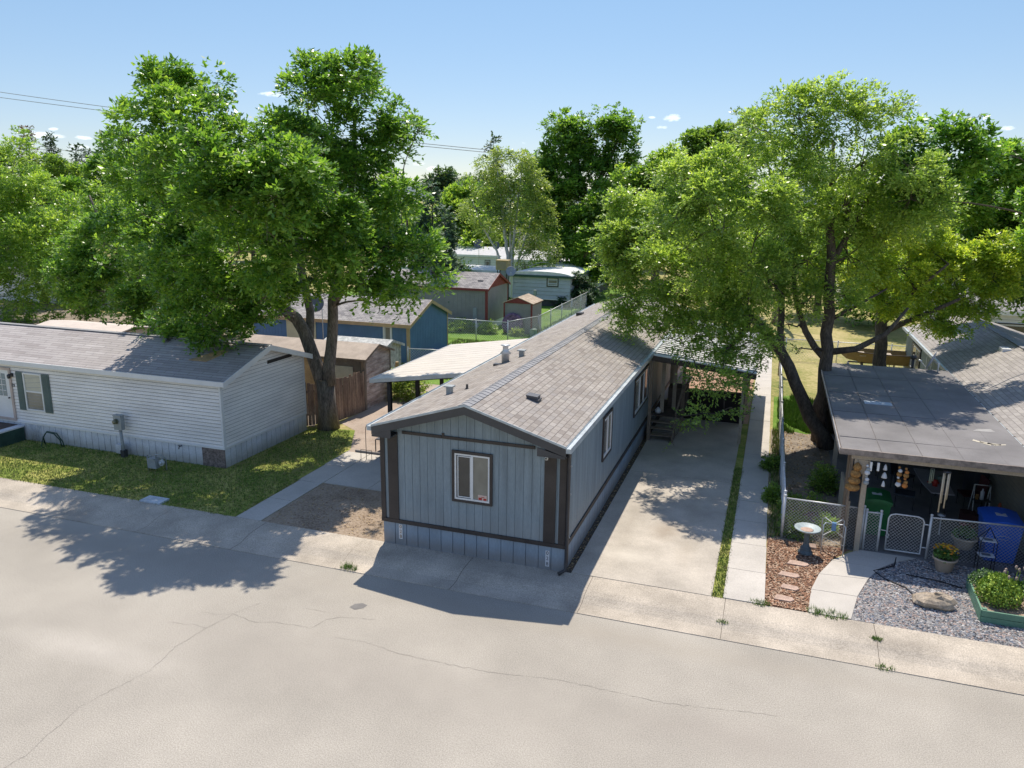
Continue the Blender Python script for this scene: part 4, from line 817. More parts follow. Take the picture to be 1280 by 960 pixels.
bt = MB(); bt.box(-6.52,-6.40,13.3,13.42,0,1.55); tag(bt.build('wooden_post', M['ply']), 'short orange-brown wooden post beside the plank shed', 'post')

# blue garage
bgx = shed_ridge_x('garage','blue garage with tan trim and grey shingle roof, behind the sheds','garage',-18.6,-9.05,19.73,24.75,2.14,3.08,M['blue'],M['roofgrey'],M['tantrim'],over=.18,fas=.16)
w = slider(bgx,'x',19.73,-1,-10.52,-10.0,.95,2.0,.06,M['white'],'glass','blind',panes=1)
b = MB(); b.box(-16.45,-14.6,19.68,19.70,0,2.0); dr = b.build('door', M['cream'], bgx)
b = MB(); b.box(-14.95,-14.78,19.655,19.679,.9,2.0); b.build('door_stripe', M['red'], dr)
def dish(name, c, r, d, label, mt, pole, parent=None):
    """satellite dish: shallow bowl facing direction d, mast and feed arm"""
    e = empty(name, pole, label, 'satellite dish'); d = Vector(d).normalized(); c = Vector(c); x = d.cross(Vector((0,0,1))).normalized(); y = x.cross(d)
    b = MB(); n = 24; rings = [(0,0),(.35,.02),(.7,.075),(1,.16)]; base = 0
    for rr, h in rings:
        for k in range(n): a = 6.2832*k/n; b.v.append(tuple(c+(x*math.cos(a)*.92+y*math.sin(a))*rr*r+d*(h*r)))
    for i in range(3):
        for k in range(n): q = (i*n+k,i*n+(k+1)%n,(i+1)*n+(k+1)%n,(i+1)*n+k); b.f.append(q); b.mi.append(0); b.smooth.append(True)
    bb = b.build('reflector', mt, e); mo = bb.modifiers.new('thickness','SOLIDIFY'); mo.thickness = .012
    b = MB(); p = Vector(pole); b.tube([p,(p.x,p.y,c.z-.05),tuple(c-d*.05)],.025,8); b.build('mast', M['galv'], e)
    b = MB(); f = c+d*r*.95-y*r*.5; b.tube([tuple(c-y*r*.95),tuple(f)],.014,6); b.tube([tuple(f-d*.06),tuple(f+d*.06)],.035,8); b.build('feed_arm', M['galv'], e)
    return e
dish('satellite_dish',(-14.1,19.1,2.95),.45,(.25,-.85,.45),'dark round satellite dish above the plank shed in front of the blue garage roof',M['disc'],(-13.9,19.3,0))

# grey and red sheds farther back
gs = shed_ridge_x('shed','large grey shed with red trim and gable on white skirting, behind the blue garage','shed',-18.5,-9.0,31.1,35.2,2.82,3.62,M['greywall'],M['roofgrey'],M['red'],zb=.5,over=.15,boards=.3,fas=.13)
b = MB(); vboards(b,'x',31.14,-1,-18.5,-9.6,-.02,.498,.3,.02,.015); b.box(-18.5,-9.05,31.16,35.1,-.02,.47); b.build('skirting', M['white'], gs)
b = MB(); yr = 33.15; b.face([(-8.975,31.1,2.79),(-8.975,35.2,2.79),(-8.975,yr,3.56)]); b.face([(-8.96,31.1,2.79),(-8.96,35.2,2.79),(-8.96,yr,3.56)]); b.build('gable_panel', M['red'], gs)
b = MB(); b.box(-9.95,-9.6,31.9,32.2,3.05,3.22); b.build('roof_vent', M['darkmet'], gs)
b = MB(); b.box(-9.95,-9.7,31.03,31.08,.75,1.5); b.tube([(-9.82,31.02,.75),(-9.82,31.0,0)],.03,6); b.build('meter_box', M['greymet'], gs)
ss = empty('shed', (-6.8,32,0), 'small grey shed with red trim and tan roof inside the chain-link fence', 'shed')
x0, x1, y0, y1, ze, zr, xm_ = -7.80, -5.90, 31.1, 33.2, 2.0, 2.36, -6.85
zt = lambda x: ze+(zr-ze)*(1-abs(x-xm_)/(x1-xm_))-.02
b = MB(); vboards(b,'x',y0,-1,x0,x1,0,ze-.02,.2,.01,.01); vboards(b,'y',x1,1,y0,y1,0,ze-.02,.2,.01,.01); b.box(x0,x0+.03,y0+.01,y1,0,ze); b.box(x0+.04,x1-.01,y1-.03,y1,0,ze); b.build('wall', M['greywall'], ss)
b = MB(); k = (zr-ze)/(x1-xm_); o = .1
slab(b,[(x0-o,y0-o,ze-k*o),(xm_,y0-o,zr),(xm_,y1+o,zr),(x0-o,y1+o,ze-k*o)],.04); slab(b,[(xm_,y0-o,zr),(x1+o,y0-o,ze-k*o),(x1+o,y1+o,ze-k*o),(xm_,y1+o,zr)],.04); b.build('roof', M['rooftan'], ss)
b = MB(); b.hexa([(x0-.02,y0-.05,ze-.06),(x1+.02,y0-.05,ze-.06),(x1+.02,y0-.015,ze-.06),(x0-.02,y0-.015,ze-.06),(xm_-.1,y0-.05,zr-.06),(xm_+.1,y0-.05,zr-.06),(xm_+.1,y0-.015,zr-.06),(xm_-.1,y0-.015,zr-.06)])
b.box(x0-.03,x0+.06,y0-.04,y0-.0135,0,ze-.07); b.box(x1-.08,x1+.035,y0-.04,y0-.0135,0,ze-.07); b.box(x1+.0115,x1+.05,y0-.01,y1,ze-.14,ze-.06); b.build('trim', M['red'], ss)
b = MB(); pts = []; n = 28
b.cur = 0
ang = R(14); c0 = Vector((-7.13,30.78,.62)); xx = Vector((1,0,0)); yy = Vector((0,math.sin(ang),math.cos(ang))); nn = xx.cross(yy)
for (rr, h) in [(.0,.06),(.5,.06),(.58,.09),(.66,.09),(.72,.0),(.72,-.14),(.69,-.14)]:
    for k_ in range(n): a = 6.2832*k_/n; b.v.append(tuple(c0+(xx*math.cos(a)+yy*math.sin(a))*rr+nn*h))
for i in range(6):
    for k_ in range(n): b.f.append((i*n+k_,i*n+(k_+1)%n,(i+1)*n+(k_+1)%n,(i+1)*n+k_)); b.mi.append(0); b.smooth.append(True)
tag(b.build('paddling_pool', M['purple']), 'round purple mottled tub leaning on the front of the small red-trimmed shed', 'paddling pool')
b = MB(); b.box(-5.75,-5.35,30.2,30.5,0,.42); b.lathe((-5.55,30.35,.42),[(.2,0),(.2,.05),(0,.06)],10); tag(b.build('bucket', mat('pale_green_bucket',(.35,.45,.36),.6)), 'pale green lidded tub by the corner of the small shed', 'tub')

# trailer home with dark green trim
tr = empty('mobile_home', (-12,47,0), 'pale blue-grey trailer home with dark green roof trim, beyond the sheds', 'mobile home')
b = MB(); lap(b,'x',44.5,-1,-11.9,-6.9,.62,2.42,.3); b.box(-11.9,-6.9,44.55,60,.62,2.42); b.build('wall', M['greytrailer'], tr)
b = MB(); n = 14
for i in range(n):
    a0, a1 = math.pi*i/n, math.pi*(i+1)/n; xa, xb = -9.4-2.65*math.cos(a0), -9.4-2.65*math.cos(a1); za, zb_ = 2.48+.35*math.sin(a0), 2.48+.35*math.sin(a1)
    b.hexa([(xa,44.35,2.44),(xb,44.35,2.44),(xb,60,2.44),(xa,60,2.44),(xa,44.35,za),(xb,44.35,zb_),(xb,60,zb_),(xa,60,za)])
b.build('roof', mat('white_coated_roof',(.74,.76,.77),.5,.08), tr)
b = MB(); b.box(-12.08,-6.72,44.28,44.345,2.34,2.52); b.box(-6.76,-6.71,44.35,60,2.3,2.5); b.build('trim', M['greentrim'], tr)
b = MB(); b.box(-11.98,-6.85,44.44,44.478,.54,.62); b.build('base_rail', M['white'], tr)
b = MB(); b.box(-11.9,-6.9,44.6,60,-.01,.6); b.build('skirting', mat('dark_skirting',(.10,.10,.11),.8), tr)
slider(tr,'x',44.5,-1,-8.85,-7.85,1.6,2.38,.09,M['darkmet'],'glass','blind',panes=1)
b = MB(); b.box(-12.15,-11.75,44.40,44.47,.62,2.4); b.build('downspout', M['white'], tr)
ec = empty('evaporative_cooler', (-12.1,43,0), 'tan box evaporative cooler on a stand beside the trailer home', 'cooler')
b = MB(); b.box(-12.62,-11.62,42.7,43.5,2.95,3.70); b.box(-12.66,-11.58,42.66,43.54,3.70,3.74); b.build('cabinet', M['cooler'], ec)
b = MB()
for x in (-12.5,-11.75):
    for y in (42.8,43.4): b.bar((x,y,0),(x,y,2.95),.06)
b.build('stand', M['darkmet'], ec)
b = MB()
for k in range(8): b.box(-12.5,-11.74,42.685,42.70,3.03+k*.075,3.07+k*.075)
b.build('louvre', M['tan'], ec)
dish('satellite_dish',(-11.2,42.3,2.9),.42,(.3,-.85,.4),'pale satellite dish on a pole in front of the trailer home with green trim',M['discpale'],(-11.2,42.5,0))
b = MB(); b.tube([(-9.45,43.3,0),(-9.45,43.3,1.35)],.06,8); b.box(-9.57,-9.33,43.2,43.4,1.0,1.42); tag(b.build('meter_pedestal', M['greymet']), 'grey meter pedestal standing in front of the trailer home', 'meter pedestal')
# long white homes farther back
def longhome(x0, x1, y0, y1, ze, zr, label, wallm, roofm, wins, skirt=True, rx=None):
    e = empty('mobile_home', ((x0+x1)/2,(y0+y1)/2,0), label, 'mobile home')
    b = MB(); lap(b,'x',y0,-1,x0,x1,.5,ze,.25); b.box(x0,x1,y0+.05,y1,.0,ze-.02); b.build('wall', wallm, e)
    b = MB(); ym_ = (y0+y1)/2; slab(b,[(x0-.2,y0-.2,ze),(x1+.2,y0-.2,ze),(x1+.2,ym_,zr),(x0-.2,ym_,zr)],.06); slab(b,[(x0-.2,ym_,zr),(x1+.2,ym_,zr),(x1+.2,y1+.2,ze),(x0-.2,y1+.2,ze)],.06); b.build('roof', roofm, e)
    b = MB(); b.box(x0-.2,x1+.2,y0-.24,y0-.202,ze-.22,ze+.01); b.build('fascia', M['white'], e)
    for (a, c) in wins: slider(e,'x',y0,-1,a,c,1.5,2.25,.07,M['darkmet'],'glass','glass',panes=1,d0=.024)
    return e
lg = mat('pale_roof',(.55,.55,.56),.8,.1)
longhome(-30,-18.0,61,65.5,2.75,3.5,'long white home with pale roof behind the birch trunks, left part of the gap',M['white'],lg,[(-24.3,-23.2),(-20.5,-19.9)])
longhome(-17.4,-10.2,57.5,62,2.7,3.5,'white home with pale grey roof right of the birch trunks in the gap',M['white'],lg,[(-15.2,-14.6)])
longhome(-21.0,-8,74,79,3.6,4.5,'dark roofed home showing above the white home right of the birch',M['whitesid'],mat('dark_roof',(.13,.13,.14),.9),[])
longhome(-26,-14.2,47.5,50.0,2.45,2.75,'low white carport-like roof between the grey shed and the birch',M['white'],mat('white_bright_roof',(.74,.74,.73),.6),[(-17.5,-16.8)])
dish('satellite_dish',(-21.0,60.3,3.9),.5,(.3,-.85,.4),'tiny dark satellite dish above the long white home in the gap, left one',M['disc'],(-21,60.5,0))
dish('satellite_dish',(-19.0,60.3,3.8),.42,(.3,-.85,.4),'tiny dark satellite dish above the long white home in the gap, right one',M['disc'],(-19,60.5,0))
# tan building and homes behind the white home, far left
lb = longhome(-25.6,-20.6,12.0,14.2,2.05,2.25,'tan flat-roofed home showing just above the ridge of the white home, far left',mat('pale_tan_wall',(.55,.47,.38),.7,.1),mat('pale_tan_roof',(.58,.50,.43),.85,.08),[])
longhome(-60,-33,30,34.5,2.7,3.4,'pale home among trees beyond the far left corner',M['whitesid'],M['roofgrey'],[])
# homes at far right
longhome(17.4,27.5,32,36.5,2.9,3.7,'white home with dark slatted window behind the right-hand shingle roof',M['white'],M['roofgrey'],[(20.2,22.6)])
longhome(14,30,55,60,2.8,3.5,'pale home partly hidden behind the right-hand trees',M['whitesid'],M['roofgrey'],[])

# ================================================================== sage home and patio on the right
sh = empty('mobile_home', (17.5,12,0), 'sage green lap-sided home with warm grey shingle roof, far right', 'mobile home')
XW2, XE2, YA2, YB2, E2, R2 = 15.10, 20.0, .2, 25.6, 2.58, 3.42; xm2 = (XW2+XE2)/2
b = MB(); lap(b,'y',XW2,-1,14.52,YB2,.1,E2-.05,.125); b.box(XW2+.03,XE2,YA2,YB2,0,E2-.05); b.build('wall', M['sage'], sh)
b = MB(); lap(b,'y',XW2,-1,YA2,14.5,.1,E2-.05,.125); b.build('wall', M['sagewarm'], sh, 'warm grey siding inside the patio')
b = MB(); slab(b,[(XW2-.12,YA2-.3,E2),(xm2,YA2-.3,R2),(xm2,YB2+.25,R2),(XW2-.12,YB2+.25,E2)],.05); slab(b,[(xm2,YA2-.3,R2),(XE2+.12,YA2-.3,E2),(XE2+.12,YB2+.25,E2),(xm2,YB2+.25,R2)],.05); rr_ = b.build('roof', M['roofR'], sh)
b = MB(); b.box(xm2-.14,xm2+.14,YA2-.3,YB2+.25,R2-.02,R2+.008); b.build('ridge_cap', M['ridge'], rr_)
b = MB(); b.box(XW2-.24,XW2-.124,YA2-.3,YB2+.25,E2-.10,E2-.005); b.box(XW2-.24,XW2-.232,YA2-.3,YB2+.25,E2-.004,E2+.02); b.build('gutter', M['gutter'], sh)
b = MB(); b.box(XW2-.12,XW2-.095,YA2-.3,YB2+.25,E2-.2,E2-.06); b.box(XW2-.1,XE2,YB2+.252,YB2+.28,E2-.15,E2+.0); b.build('fascia', M['white'], sh)
b = MB(); z = 3.2; b.box(16.85,17.15,16.2,16.75,z-.15,z+.12); b.build('roof_vent', M['white'], sh)
slider(sh,'y',XW2,-1,21.3,23.6,1.0,2.25,.08,M['darkmet'],'glass','blind',panes=2,d0=.024)
for y in (18.3,19.4):
    b = MB(); b.bar((15.0,y,0),(15.0,y,2.3),.05); b.build('downspout', M['white'], sh)
pt = empty('patio_cover', (12.8,9,0), 'flat dark grey rolled-roofing patio cover attached to the sage home on the right', 'patio cover')
PX0, PX1, PY0, PY1, PZ = 10.60, 14.84, 3.48, 14.5, 2.66
b = MB(); slab(b,[(PX0,PY0,PZ),(PX1,PY0,PZ+.02),(PX1,PY1,PZ+.02),(PX0,PY1,PZ)],.07); b.cur = 1
for k in range(1,5):
    x = PX0+k*.88; b.hexa([(x-.004,PY0+.02,PZ-.03),(x+.006,PY0+.02,PZ-.03),(x+.006,PY1-.02,PZ-.03),(x-.006,PY1-.02,PZ-.03),(x-.006,PY0+.02,PZ+.018),(x+.006,PY0+.02,PZ+.018),(x+.006,PY1-.02,PZ+.018),(x-.006,PY1-.02,PZ+.018)])
for y in (4.55,7.2,9.6,12.2): b.box(PX0+.02,PX1-.02,y-.005,y+.005,PZ-.03,PZ+.0165)
b.cur = 2; b.box(11.55,12.3,8.35,8.72,PZ,PZ+.02)
b.cur = 3; b.face([(13.95,6.25,PZ+.021),(14.5,6.35,PZ+.021),(14.45,6.62,PZ+.021),(14.1,6.5,PZ+.021)]); b.cur = 4
for k in range(4): b.face([(13.75+.14*k,5.0+.10*(3-k),PZ+.021),(14.1+.12*k,4.98+.06*k,PZ+.021),(14.12+.12*k,5.06+.06*k,PZ+.021),(13.8+.14*k,5.12+.10*(3-k),PZ+.021)])
b.build('roof', [M['rolled'], mat('roofing_seam',(.175,.165,.165),.97), mat('roof_patch_pale',(.42,.48,.55),.8), mat('roof_patch_grey',(.34,.33,.32),.9), mat('roof_patch_cream',(.55,.50,.40),.9)], pt)
b = MB(); b.box(PX0-.02,15.3,PY0-.045,PY0-.002,PZ-.13,PZ+.015); b.box(PX0-.045,PX0-.022,PY0-.045,PY1,PZ-.13,PZ+.03); b.build('fascia', mat('weathered_fascia_board',(.30,.25,.22),.85,.3,6), pt)
b = MB(); b.box(PX0-.05,PX0-.046,PY0-.05,PY1,PZ-.03,PZ+.035); b.build('drip_edge', M['white'], pt)
b = MB(); b.box(10.85,15.0,3.56,3.66,PZ-.25,PZ-.075); b.bar((10.95,3.7,PZ-.15),(10.95,14.3,PZ-.15),.09,.15); b.build('beam', M['tan'], pt)
b = MB()
for i in range(14): y = 4.2+i*.75; b.box(11.02,15.0,y-.025,y+.025,PZ-.2,PZ-.075)
b.build('rafter', M['wooddark'], pt)
for y, x in ((3.62,11.20),(9.0,10.97),(14.3,10.97)): b = MB(); b.box(x-.06,x+.06,y-.06,y+.06,0,PZ-.26); b.build('post', M['tan'], pt)
b = MB(); b.box(10.93,11.28,3.57,3.67,PZ-.62,PZ-.26); b.build('post_bracket', M['tan'], pt)
b = MB(); b.hexa([(10.90,3.72,.03),(10.96,3.72,.03),(10.96,6.0,.03),(10.90,6.0,.03),(10.90,3.72,1.25),(10.96,3.72,1.25),(10.96,6.0,1.25),(10.90,6.0,1.25)]); b.build('side_panel', M['tan'], pt)
b = MB(); b.box(10.86,10.9,3.6,3.9,.0,PZ-.2); b.box(10.84,10.9,4.2,4.32,0,PZ-.2); b.build('side_board', M['wood'], pt)
b = MB(); b.box(11.0,15.05,14.2,14.26,.03,2.3); tag(b.build('shade_screen', mat('dark_shade_fabric',(.035,.035,.045),.9)), 'dark cloth screen across the back of the right-hand patio', 'screen')
dish('satellite_dish',(14.25,14.2,3.05),.36,(-.85,.25,.35),'blue-grey satellite dish at the back corner of the flat patio roof on the right',M['discpale'],(14.42,14.0,2.66))
b = MB(); b.tube([(13.75,14.9,2.3),(13.75,14.9,2.95)],.05,8); b.lathe((13.75,14.9,2.95),[(.1,0),(.12,.08),(.04,.16),(0,.17)],10); tag(b.build('chimney_flue', M['darkmet']), 'short dark flue pipe by the satellite dish behind the patio roof', 'flue')
b = MB(); b.tube([(13.75,14.9,0),(13.75,14.9,2.299)],.04,6)
tag(b.build('flue_pipe', M['galv']), 'galvanised pipe below the short dark flue at the back of the patio', 'pipe')

# ---- chain-link
def chainlink(b, p, q, z0, z1, pitch=.11, rad=.0022):
    p = Vector((p[0],p[1],0)); q = Vector((q[0],q[1],0)); L = (q-p).length; d = (q-p)/L; H = z1-z0; n = int((L+H)/pitch)
    nn = Vector((d.y,-d.x,0))*rad
    def strip(s0, h0, s1, h1):
        A = p+d*s0; B = p+d*s1; A.z = z0+h0; B.z = z0+h1; dd = (B-A).normalized(); w = dd.cross(nn.normalized())*rad
        b.hexa([A-w-nn, A+w-nn, A+w+nn, A-w+nn, B-w-nn, B+w-nn, B+w+nn, B-w+nn])
    for i in range(1, n+1):
        s = i*pitch; a0 = max(0, s-H); h0 = s-a0; a1 = min(L, s); h1 = s-a1
        if h0 > 0 and a1 > a0: strip(a0, min(h0,H), a1, max(h1,0)); strip(L-a0, min(h0,H), L-a1, max(h1,0))
def fence_run(par, pts, h, post_step=2.6, pitch=.11, rad=.0024, posts=None, postr=.03, mesh_mat=None):
    for a, c in zip(pts, pts[1:]):
        b = MB(); chainlink(b, a, c, .04, h-.03, pitch, rad); b.build('wire_mesh', mesh_mat or M['galv'], par)
        b = MB(); b.tube([(a[0],a[1],h-.02),(c[0],c[1],h-.02)],.021,8); b.build('top_rail', M['galv'], par)
        A = Vector(a); B = Vector(c); n = max(1, round((B-A).length/post_step))
        for k in range(n+(c == pts[-1])):
            p = A.lerp(B, k/n); t = MB(); t.tube([(p.x,p.y,0),(p.x,p.y,h+.03)],postr,8); t.lathe((p.x,p.y,h+.03),[(postr*1.25,0),(postr*1.2,.03),(.0,.05)],8); t.build('post', M['galv'], par)
ff = empty('chain_link_fence', (11,3.75,0), 'chain-link fence across the front of the right-hand yard, from the corner post to the gate', 'fence')
fence_run(ff, [(9.45,3.80),(11.30,3.74)], 1.12, 1.9, .085, .0024); fence_run(ff, [(11.36,3.72),(11.69,3.74)], 1.05, .4, .085, .0024)
f2 = empty('chain_link_fence', (15,3.75,0), 'chain-link fence right of the gate, in front of the blue bin', 'fence')
fence_run(f2, [(12.78,3.70),(14.95,3.86)], 1.12, 2.2, .085, .0024); fence_run(f2, [(14.95,3.86),(17.2,3.9)], 1.12, 2.2, .085, .0022)
gt_ = empty('chain_link_gate', (12.2,3.73,0), 'rounded chain-link walk gate with latch at the end of the curved path', 'gate')
b = MB(); pts = [(11.86,3.72,.12),(11.86,3.72,.95),(11.9,3.72,1.03),(12.0,3.72,1.07),(12.5,3.71,1.07),(12.6,3.71,1.03),(12.64,3.71,.95),(12.64,3.71,.12)]; b.tube(pts+[pts[0]],.02,8); b.build('gate_frame', M['galv'], gt_)
b = MB(); chainlink(b,(11.87,3.72),(12.63,3.71),.13,1.04,.085,.0024); b.build('wire_mesh', M['galv'], gt_)
b = MB(); b.tube([(11.72,3.70,.62),(11.84,3.68,.62),(11.9,3.66,.52),(11.88,3.67,.45),(11.83,3.68,.5)],.012,6); b.build('latch', M['galv'], gt_)
for z in (.3,.9): b = MB(); b.tube([(12.64,3.71,z),(12.78,3.70,z)],.016,6); b.build('hinge', M['galv'], gt_)
f3 = empty('chain_link_fence', (9.38,18,0), 'long chain-link fence running back beside the footpath right of the carport', 'fence')
fence_run(f3, [(9.44,3.90),(9.40,8.6),(9.36,13.6),(9.34,18.6),(9.33,24)], 1.2, 2.45, .11, .0024, postr=.036)
b = MB(); b.box(9.25,9.42,24.2,24.38,0,2.1); tag(b.build('wooden_post', M['wood']), 'tall square weathered wooden post at the back end of the long chain-link fence', 'post')
f4 = empty('chain_link_fence', (-7,30,0), 'chain-link fence around the yard of the small red-trimmed shed', 'fence')
fence_run(f4, [(-12.6,27.9),(-6.35,27.65)], 1.25, 2.1, .16, .004, postr=.035); fence_run(f4, [(-6.35,27.66),(-5.3,30.6)], 1.3, 3, .16, .004, postr=.035); fence_run(f4, [(-5.3,30.6),(-5.55,45.6)], 1.3, 3.0, .16, .004, postr=.035)
f5 = empty('chain_link_fence', (-8,20,0), 'short grey chain-link panel with rail at the right corner of the blue garage', 'fence')
fence_run(f5, [(-8.75,19.0),(-6.6,19.3)], 1.0, 2.2, .14, .003)
f6 = empty('chain_link_fence', (13,29,0), 'chain-link fence in the dry grass behind the boat', 'fence')
fence_run(f6, [(9.6,28.5),(17.5,28.5)], 1.2, 2.6, .16, .0035)

# ---- yard things on the right
bb = empty('bird_bath', (10.0,3.0,0), 'blue-grey bird bath on a dark pedestal standing in the red mulch', 'bird bath')
b = MB(); b.lathe((10.0,3.0,.01),[(.17,0),(.18,.05),(.15,.09),(.12,.13),(.13,.17),(.09,.2),(.065,.3),(.07,.45),(.06,.55),(.1,.60)],20); b.build('pedestal', M['birdd'], bb)
b = MB(); b.lathe((10.0,3.0,.60),[(.08,0),(.2,.02),(.29,.065),(.315,.085),(.31,.105),(.28,.10),(.2,.055),(.1,.04),(0,.038)],28); b.build('bowl', M['birdb'], bb)
b = MB(); b.lathe((9.98,3.0,.644),[(.17,0),(.12,.012),(0,.016)],14); b.build('silt', M['flag'], bb)
st = empty('plant_stand', (10.6,3.3,0), 'thin white tubular plant stand behind the bird bath', 'plant stand')
b = MB()
for x in (10.36,10.86):
    b.tube([(x,3.12,0),(x,3.12,.78),(x+(.05 if x<10.5 else -.05),3.16,.83),(10.61,3.3,.76),(x+(.05 if x<10.5 else -.05),3.5,.83),(x,3.54,.78),(x,3.54,0)],.014,7)
b.build('frame', M['alu'], st)
b = MB(); b.box(10.56,10.66,3.26,3.34,.60,.80); b.build('centre_box', mat('blue_tin',(.12,.25,.45),.4), st)
b = MB(); b.bar((10.36,3.12,.5),(10.61,3.3,.62),.01); b.bar((10.86,3.12,.5),(10.61,3.3,.62),.01); b.bar((10.36,3.54,.3),(10.86,3.12,.3),.01); b.build('brace', M['alu'], st)
fl = [((9.82,2.31),.5,'pale flat stepping stone nearest the bird bath in the mulch'),((9.61,1.62),.48,'large pink stepping stone, second below the bird bath'),((9.62,.98),.40,'pink stepping stone, third below the bird bath'),((9.5,.42),.42,'pink rectangular stepping stone nearest the kerb')]
for i, ((x,y),l,lab) in enumerate(fl):
    rg = random.Random(i+4); b = MB(); P = [(x-l/2,y-.09+rg.uniform(-.03,.03)),(x+l/2*.6,y-.12),(x+l/2,y-.02),(x+l/2*.8,y+.09),(x-l/2*.7,y+.12)]; b.prism(P,.005,.055); tag(b.build('stepping_stone', M['flag']), lab, 'stepping stone', 'stepping stones in the mulch')
for (x,y,l,lab) in ((10.35,4.3,.5,'flat pink stone just behind the chain-link fence'),(10.1,3.45,.35,'small pale brick half buried beside the plant stand')):
    b = MB(); b.prism([(x-l/2,y-.1),(x+l/2,y-.12),(x+l/2*.9,y+.12),(x-l/2*.8,y+.1)],.0,.06); tag(b.build('stepping_stone', M['flag']), lab, 'stone')
def rock(name, c, s, lab, mt, seed):
    rng = np.random.default_rng(seed); b = MB(); n, mrow = 12, 7
    for i in range(mrow+1):
        th = math.pi*i/mrow
        for k in range(n):
            a = 6.2832*k/n; q = 1+rng.uniform(-.13,.13); b.v.append((c[0]+s[0]*math.sin(th)*math.cos(a)*q, c[1]+s[1]*math.sin(th)*math.sin(a)*q, c[2]+s[2]*(math.cos(th)*q*(1.1 if math.cos(a) > .2 else .8)+.55)))
    for i in range(mrow):
        for k in range(n): b.f.append((i*n+k,(i+1)*n+k,(i+1)*n+(k+1)%n,i*n+(k+1)%n)); b.mi.append(0); b.smooth.append(False)
    return tag(b.build(name, mt), lab, 'rock')
rock('boulder',(12.55,1.25,.02),(.44,.24,.18),'tan boulder lying in the grey gravel',M['stone'],5)
b = MB(); pts = [(12.1,3.5,.03),(12.0,3.0,.035),(11.5,2.55,.03),(11.7,2.2,.03),(12.1,1.9,.035),(12.25,1.5,.03)]; b.tube(pts,.014,6); b.tube([(12.2,2.6,.04),(12.9,2.5,.035),(13.3,2.3,.04)],.014,6); tag(b.build('drip_hose', M['black']), 'thin black drip hose lying across the gravel and path', 'hose')
def pot(x, y, z, r, h, lab, mt=None):
    e = empty('flower_pot', (x,y,z), lab, 'flower pot'); b = MB()
    b.lathe((x,y,z),[(r*.62,0),(r*.70,.02),(r*.92,h*.8),(r*.95,h*.84),(r*1.08,h*.86),(r*1.08,h),(r*.97,h),(r*.95,h*.9),(0,h*.88)],24); b.build('pot', mt or M['pot'], e)
    b = MB(); b.lathe((x,y,z),[(r*.94,h*.885),(0,h*.90)],18); b.build('soil', M['potsoil'], e); return e
def clump(name, par, c, r, h, n, mats, leaf=.04, seed=1, lab=None, up=.4, flowers=None):
    rng = np.random.default_rng(seed); b = MB()
    for i in range(n):
        a = rng.uniform(0,6.2832); q = r*rng.random()**.5; zz = h*rng.random()**.7*(1-.5*(q/r)**2); x, y, z = c[0]+q*math.cos(a), c[1]+q*math.sin(a), c[2]+zz
        b.cur = int(rng.integers(0,len(mats))); l = leaf*rng.uniform(.6,1.3); w = l*.45; d = rng.normal(0,1,3); d[2] += up; d /= np.linalg.norm(d); s_ = np.cross(d,rng.normal(0,1,3)); s_ /= np.linalg.norm(s_)
        P = np.array([x,y,z]); b.face([P, P+d*l*.5+s_*w, P+d*l, P+d*l*.5-s_*w])
    for (k, mt_i, rad) in (flowers or []):
        for i in range(k):
            a = rng.uniform(0,6.2832); q = r*1.0*rng.random()**.5; z = c[2]+h*(1.05-.4*(q/r)**2)+rng.uniform(-.02,.05); x, y = c[0]+q*math.cos(a), c[1]+q*math.sin(a); b.cur = mt_i
            ptl = 6; tx, ty = rng.uniform(-.4,.4,2)
            b.face([(x+rad*math.cos(t_*6.2832/ptl)*(1 if t_%1==0 else 1), y+rad*math.sin(t_*6.2832/ptl), z+rad*(tx*math.cos(t_*6.2832/ptl)+ty*math.sin(t_*6.2832/ptl))) for t_ in range(ptl)])
    return b.build(name, mats, par) if not lab else b.build(name, mats, par, lab)
gA, gB, gC = mat('leaf_green_a',(.07,.16,.03),.6), mat('leaf_green_b',(.12,.24,.04),.6), mat('leaf_green_c',(.20,.33,.05),.6)
yel, org_, pk = mat('petal_yellow',(.80,.50,.03),.6), mat('petal_orange',(.72,.27,.02),.6), mat('petal_dusty_pink',(.42,.16,.15),.6)
p1 = pot(13.08,3.20,.012,.25,.34,'tan pot of orange and yellow flowers on the gravel in front of the fence')
clump('plant', p1, (13.08,3.20,.33), .25, .24, 260, [gA,gA,gB], .07, 3); clump('flowers', p1, (13.08,3.20,.36), .27, .24, 0, [yel,org_], .05, 4, flowers=[(34,0,.028),(36,1,.027)])
ps2 = pot(13.62,4.05,.30,.27,.30,'tan bowl pot with small pink flowers raised on a stand behind the fence')
b = MB()
for a in range(3): b.tube([(13.62+.16*math.cos(a*2.1),4.05+.16*math.sin(a*2.1),.03),(13.62+.14*math.cos(a*2.1),4.05+.14*math.sin(a*2.1),.30)],.012,6)
b.build('stand', M['darkmet'], ps2)
clump('plant', ps2, (13.62,4.05,.60), .24, .22, 300, [gA,gB], .07, 5, flowers=None); clump('flowers', ps2, (13.62,4.05,.66), .18, .26, 0, [pk], .05, 6, flowers=[(14,0,.035)])
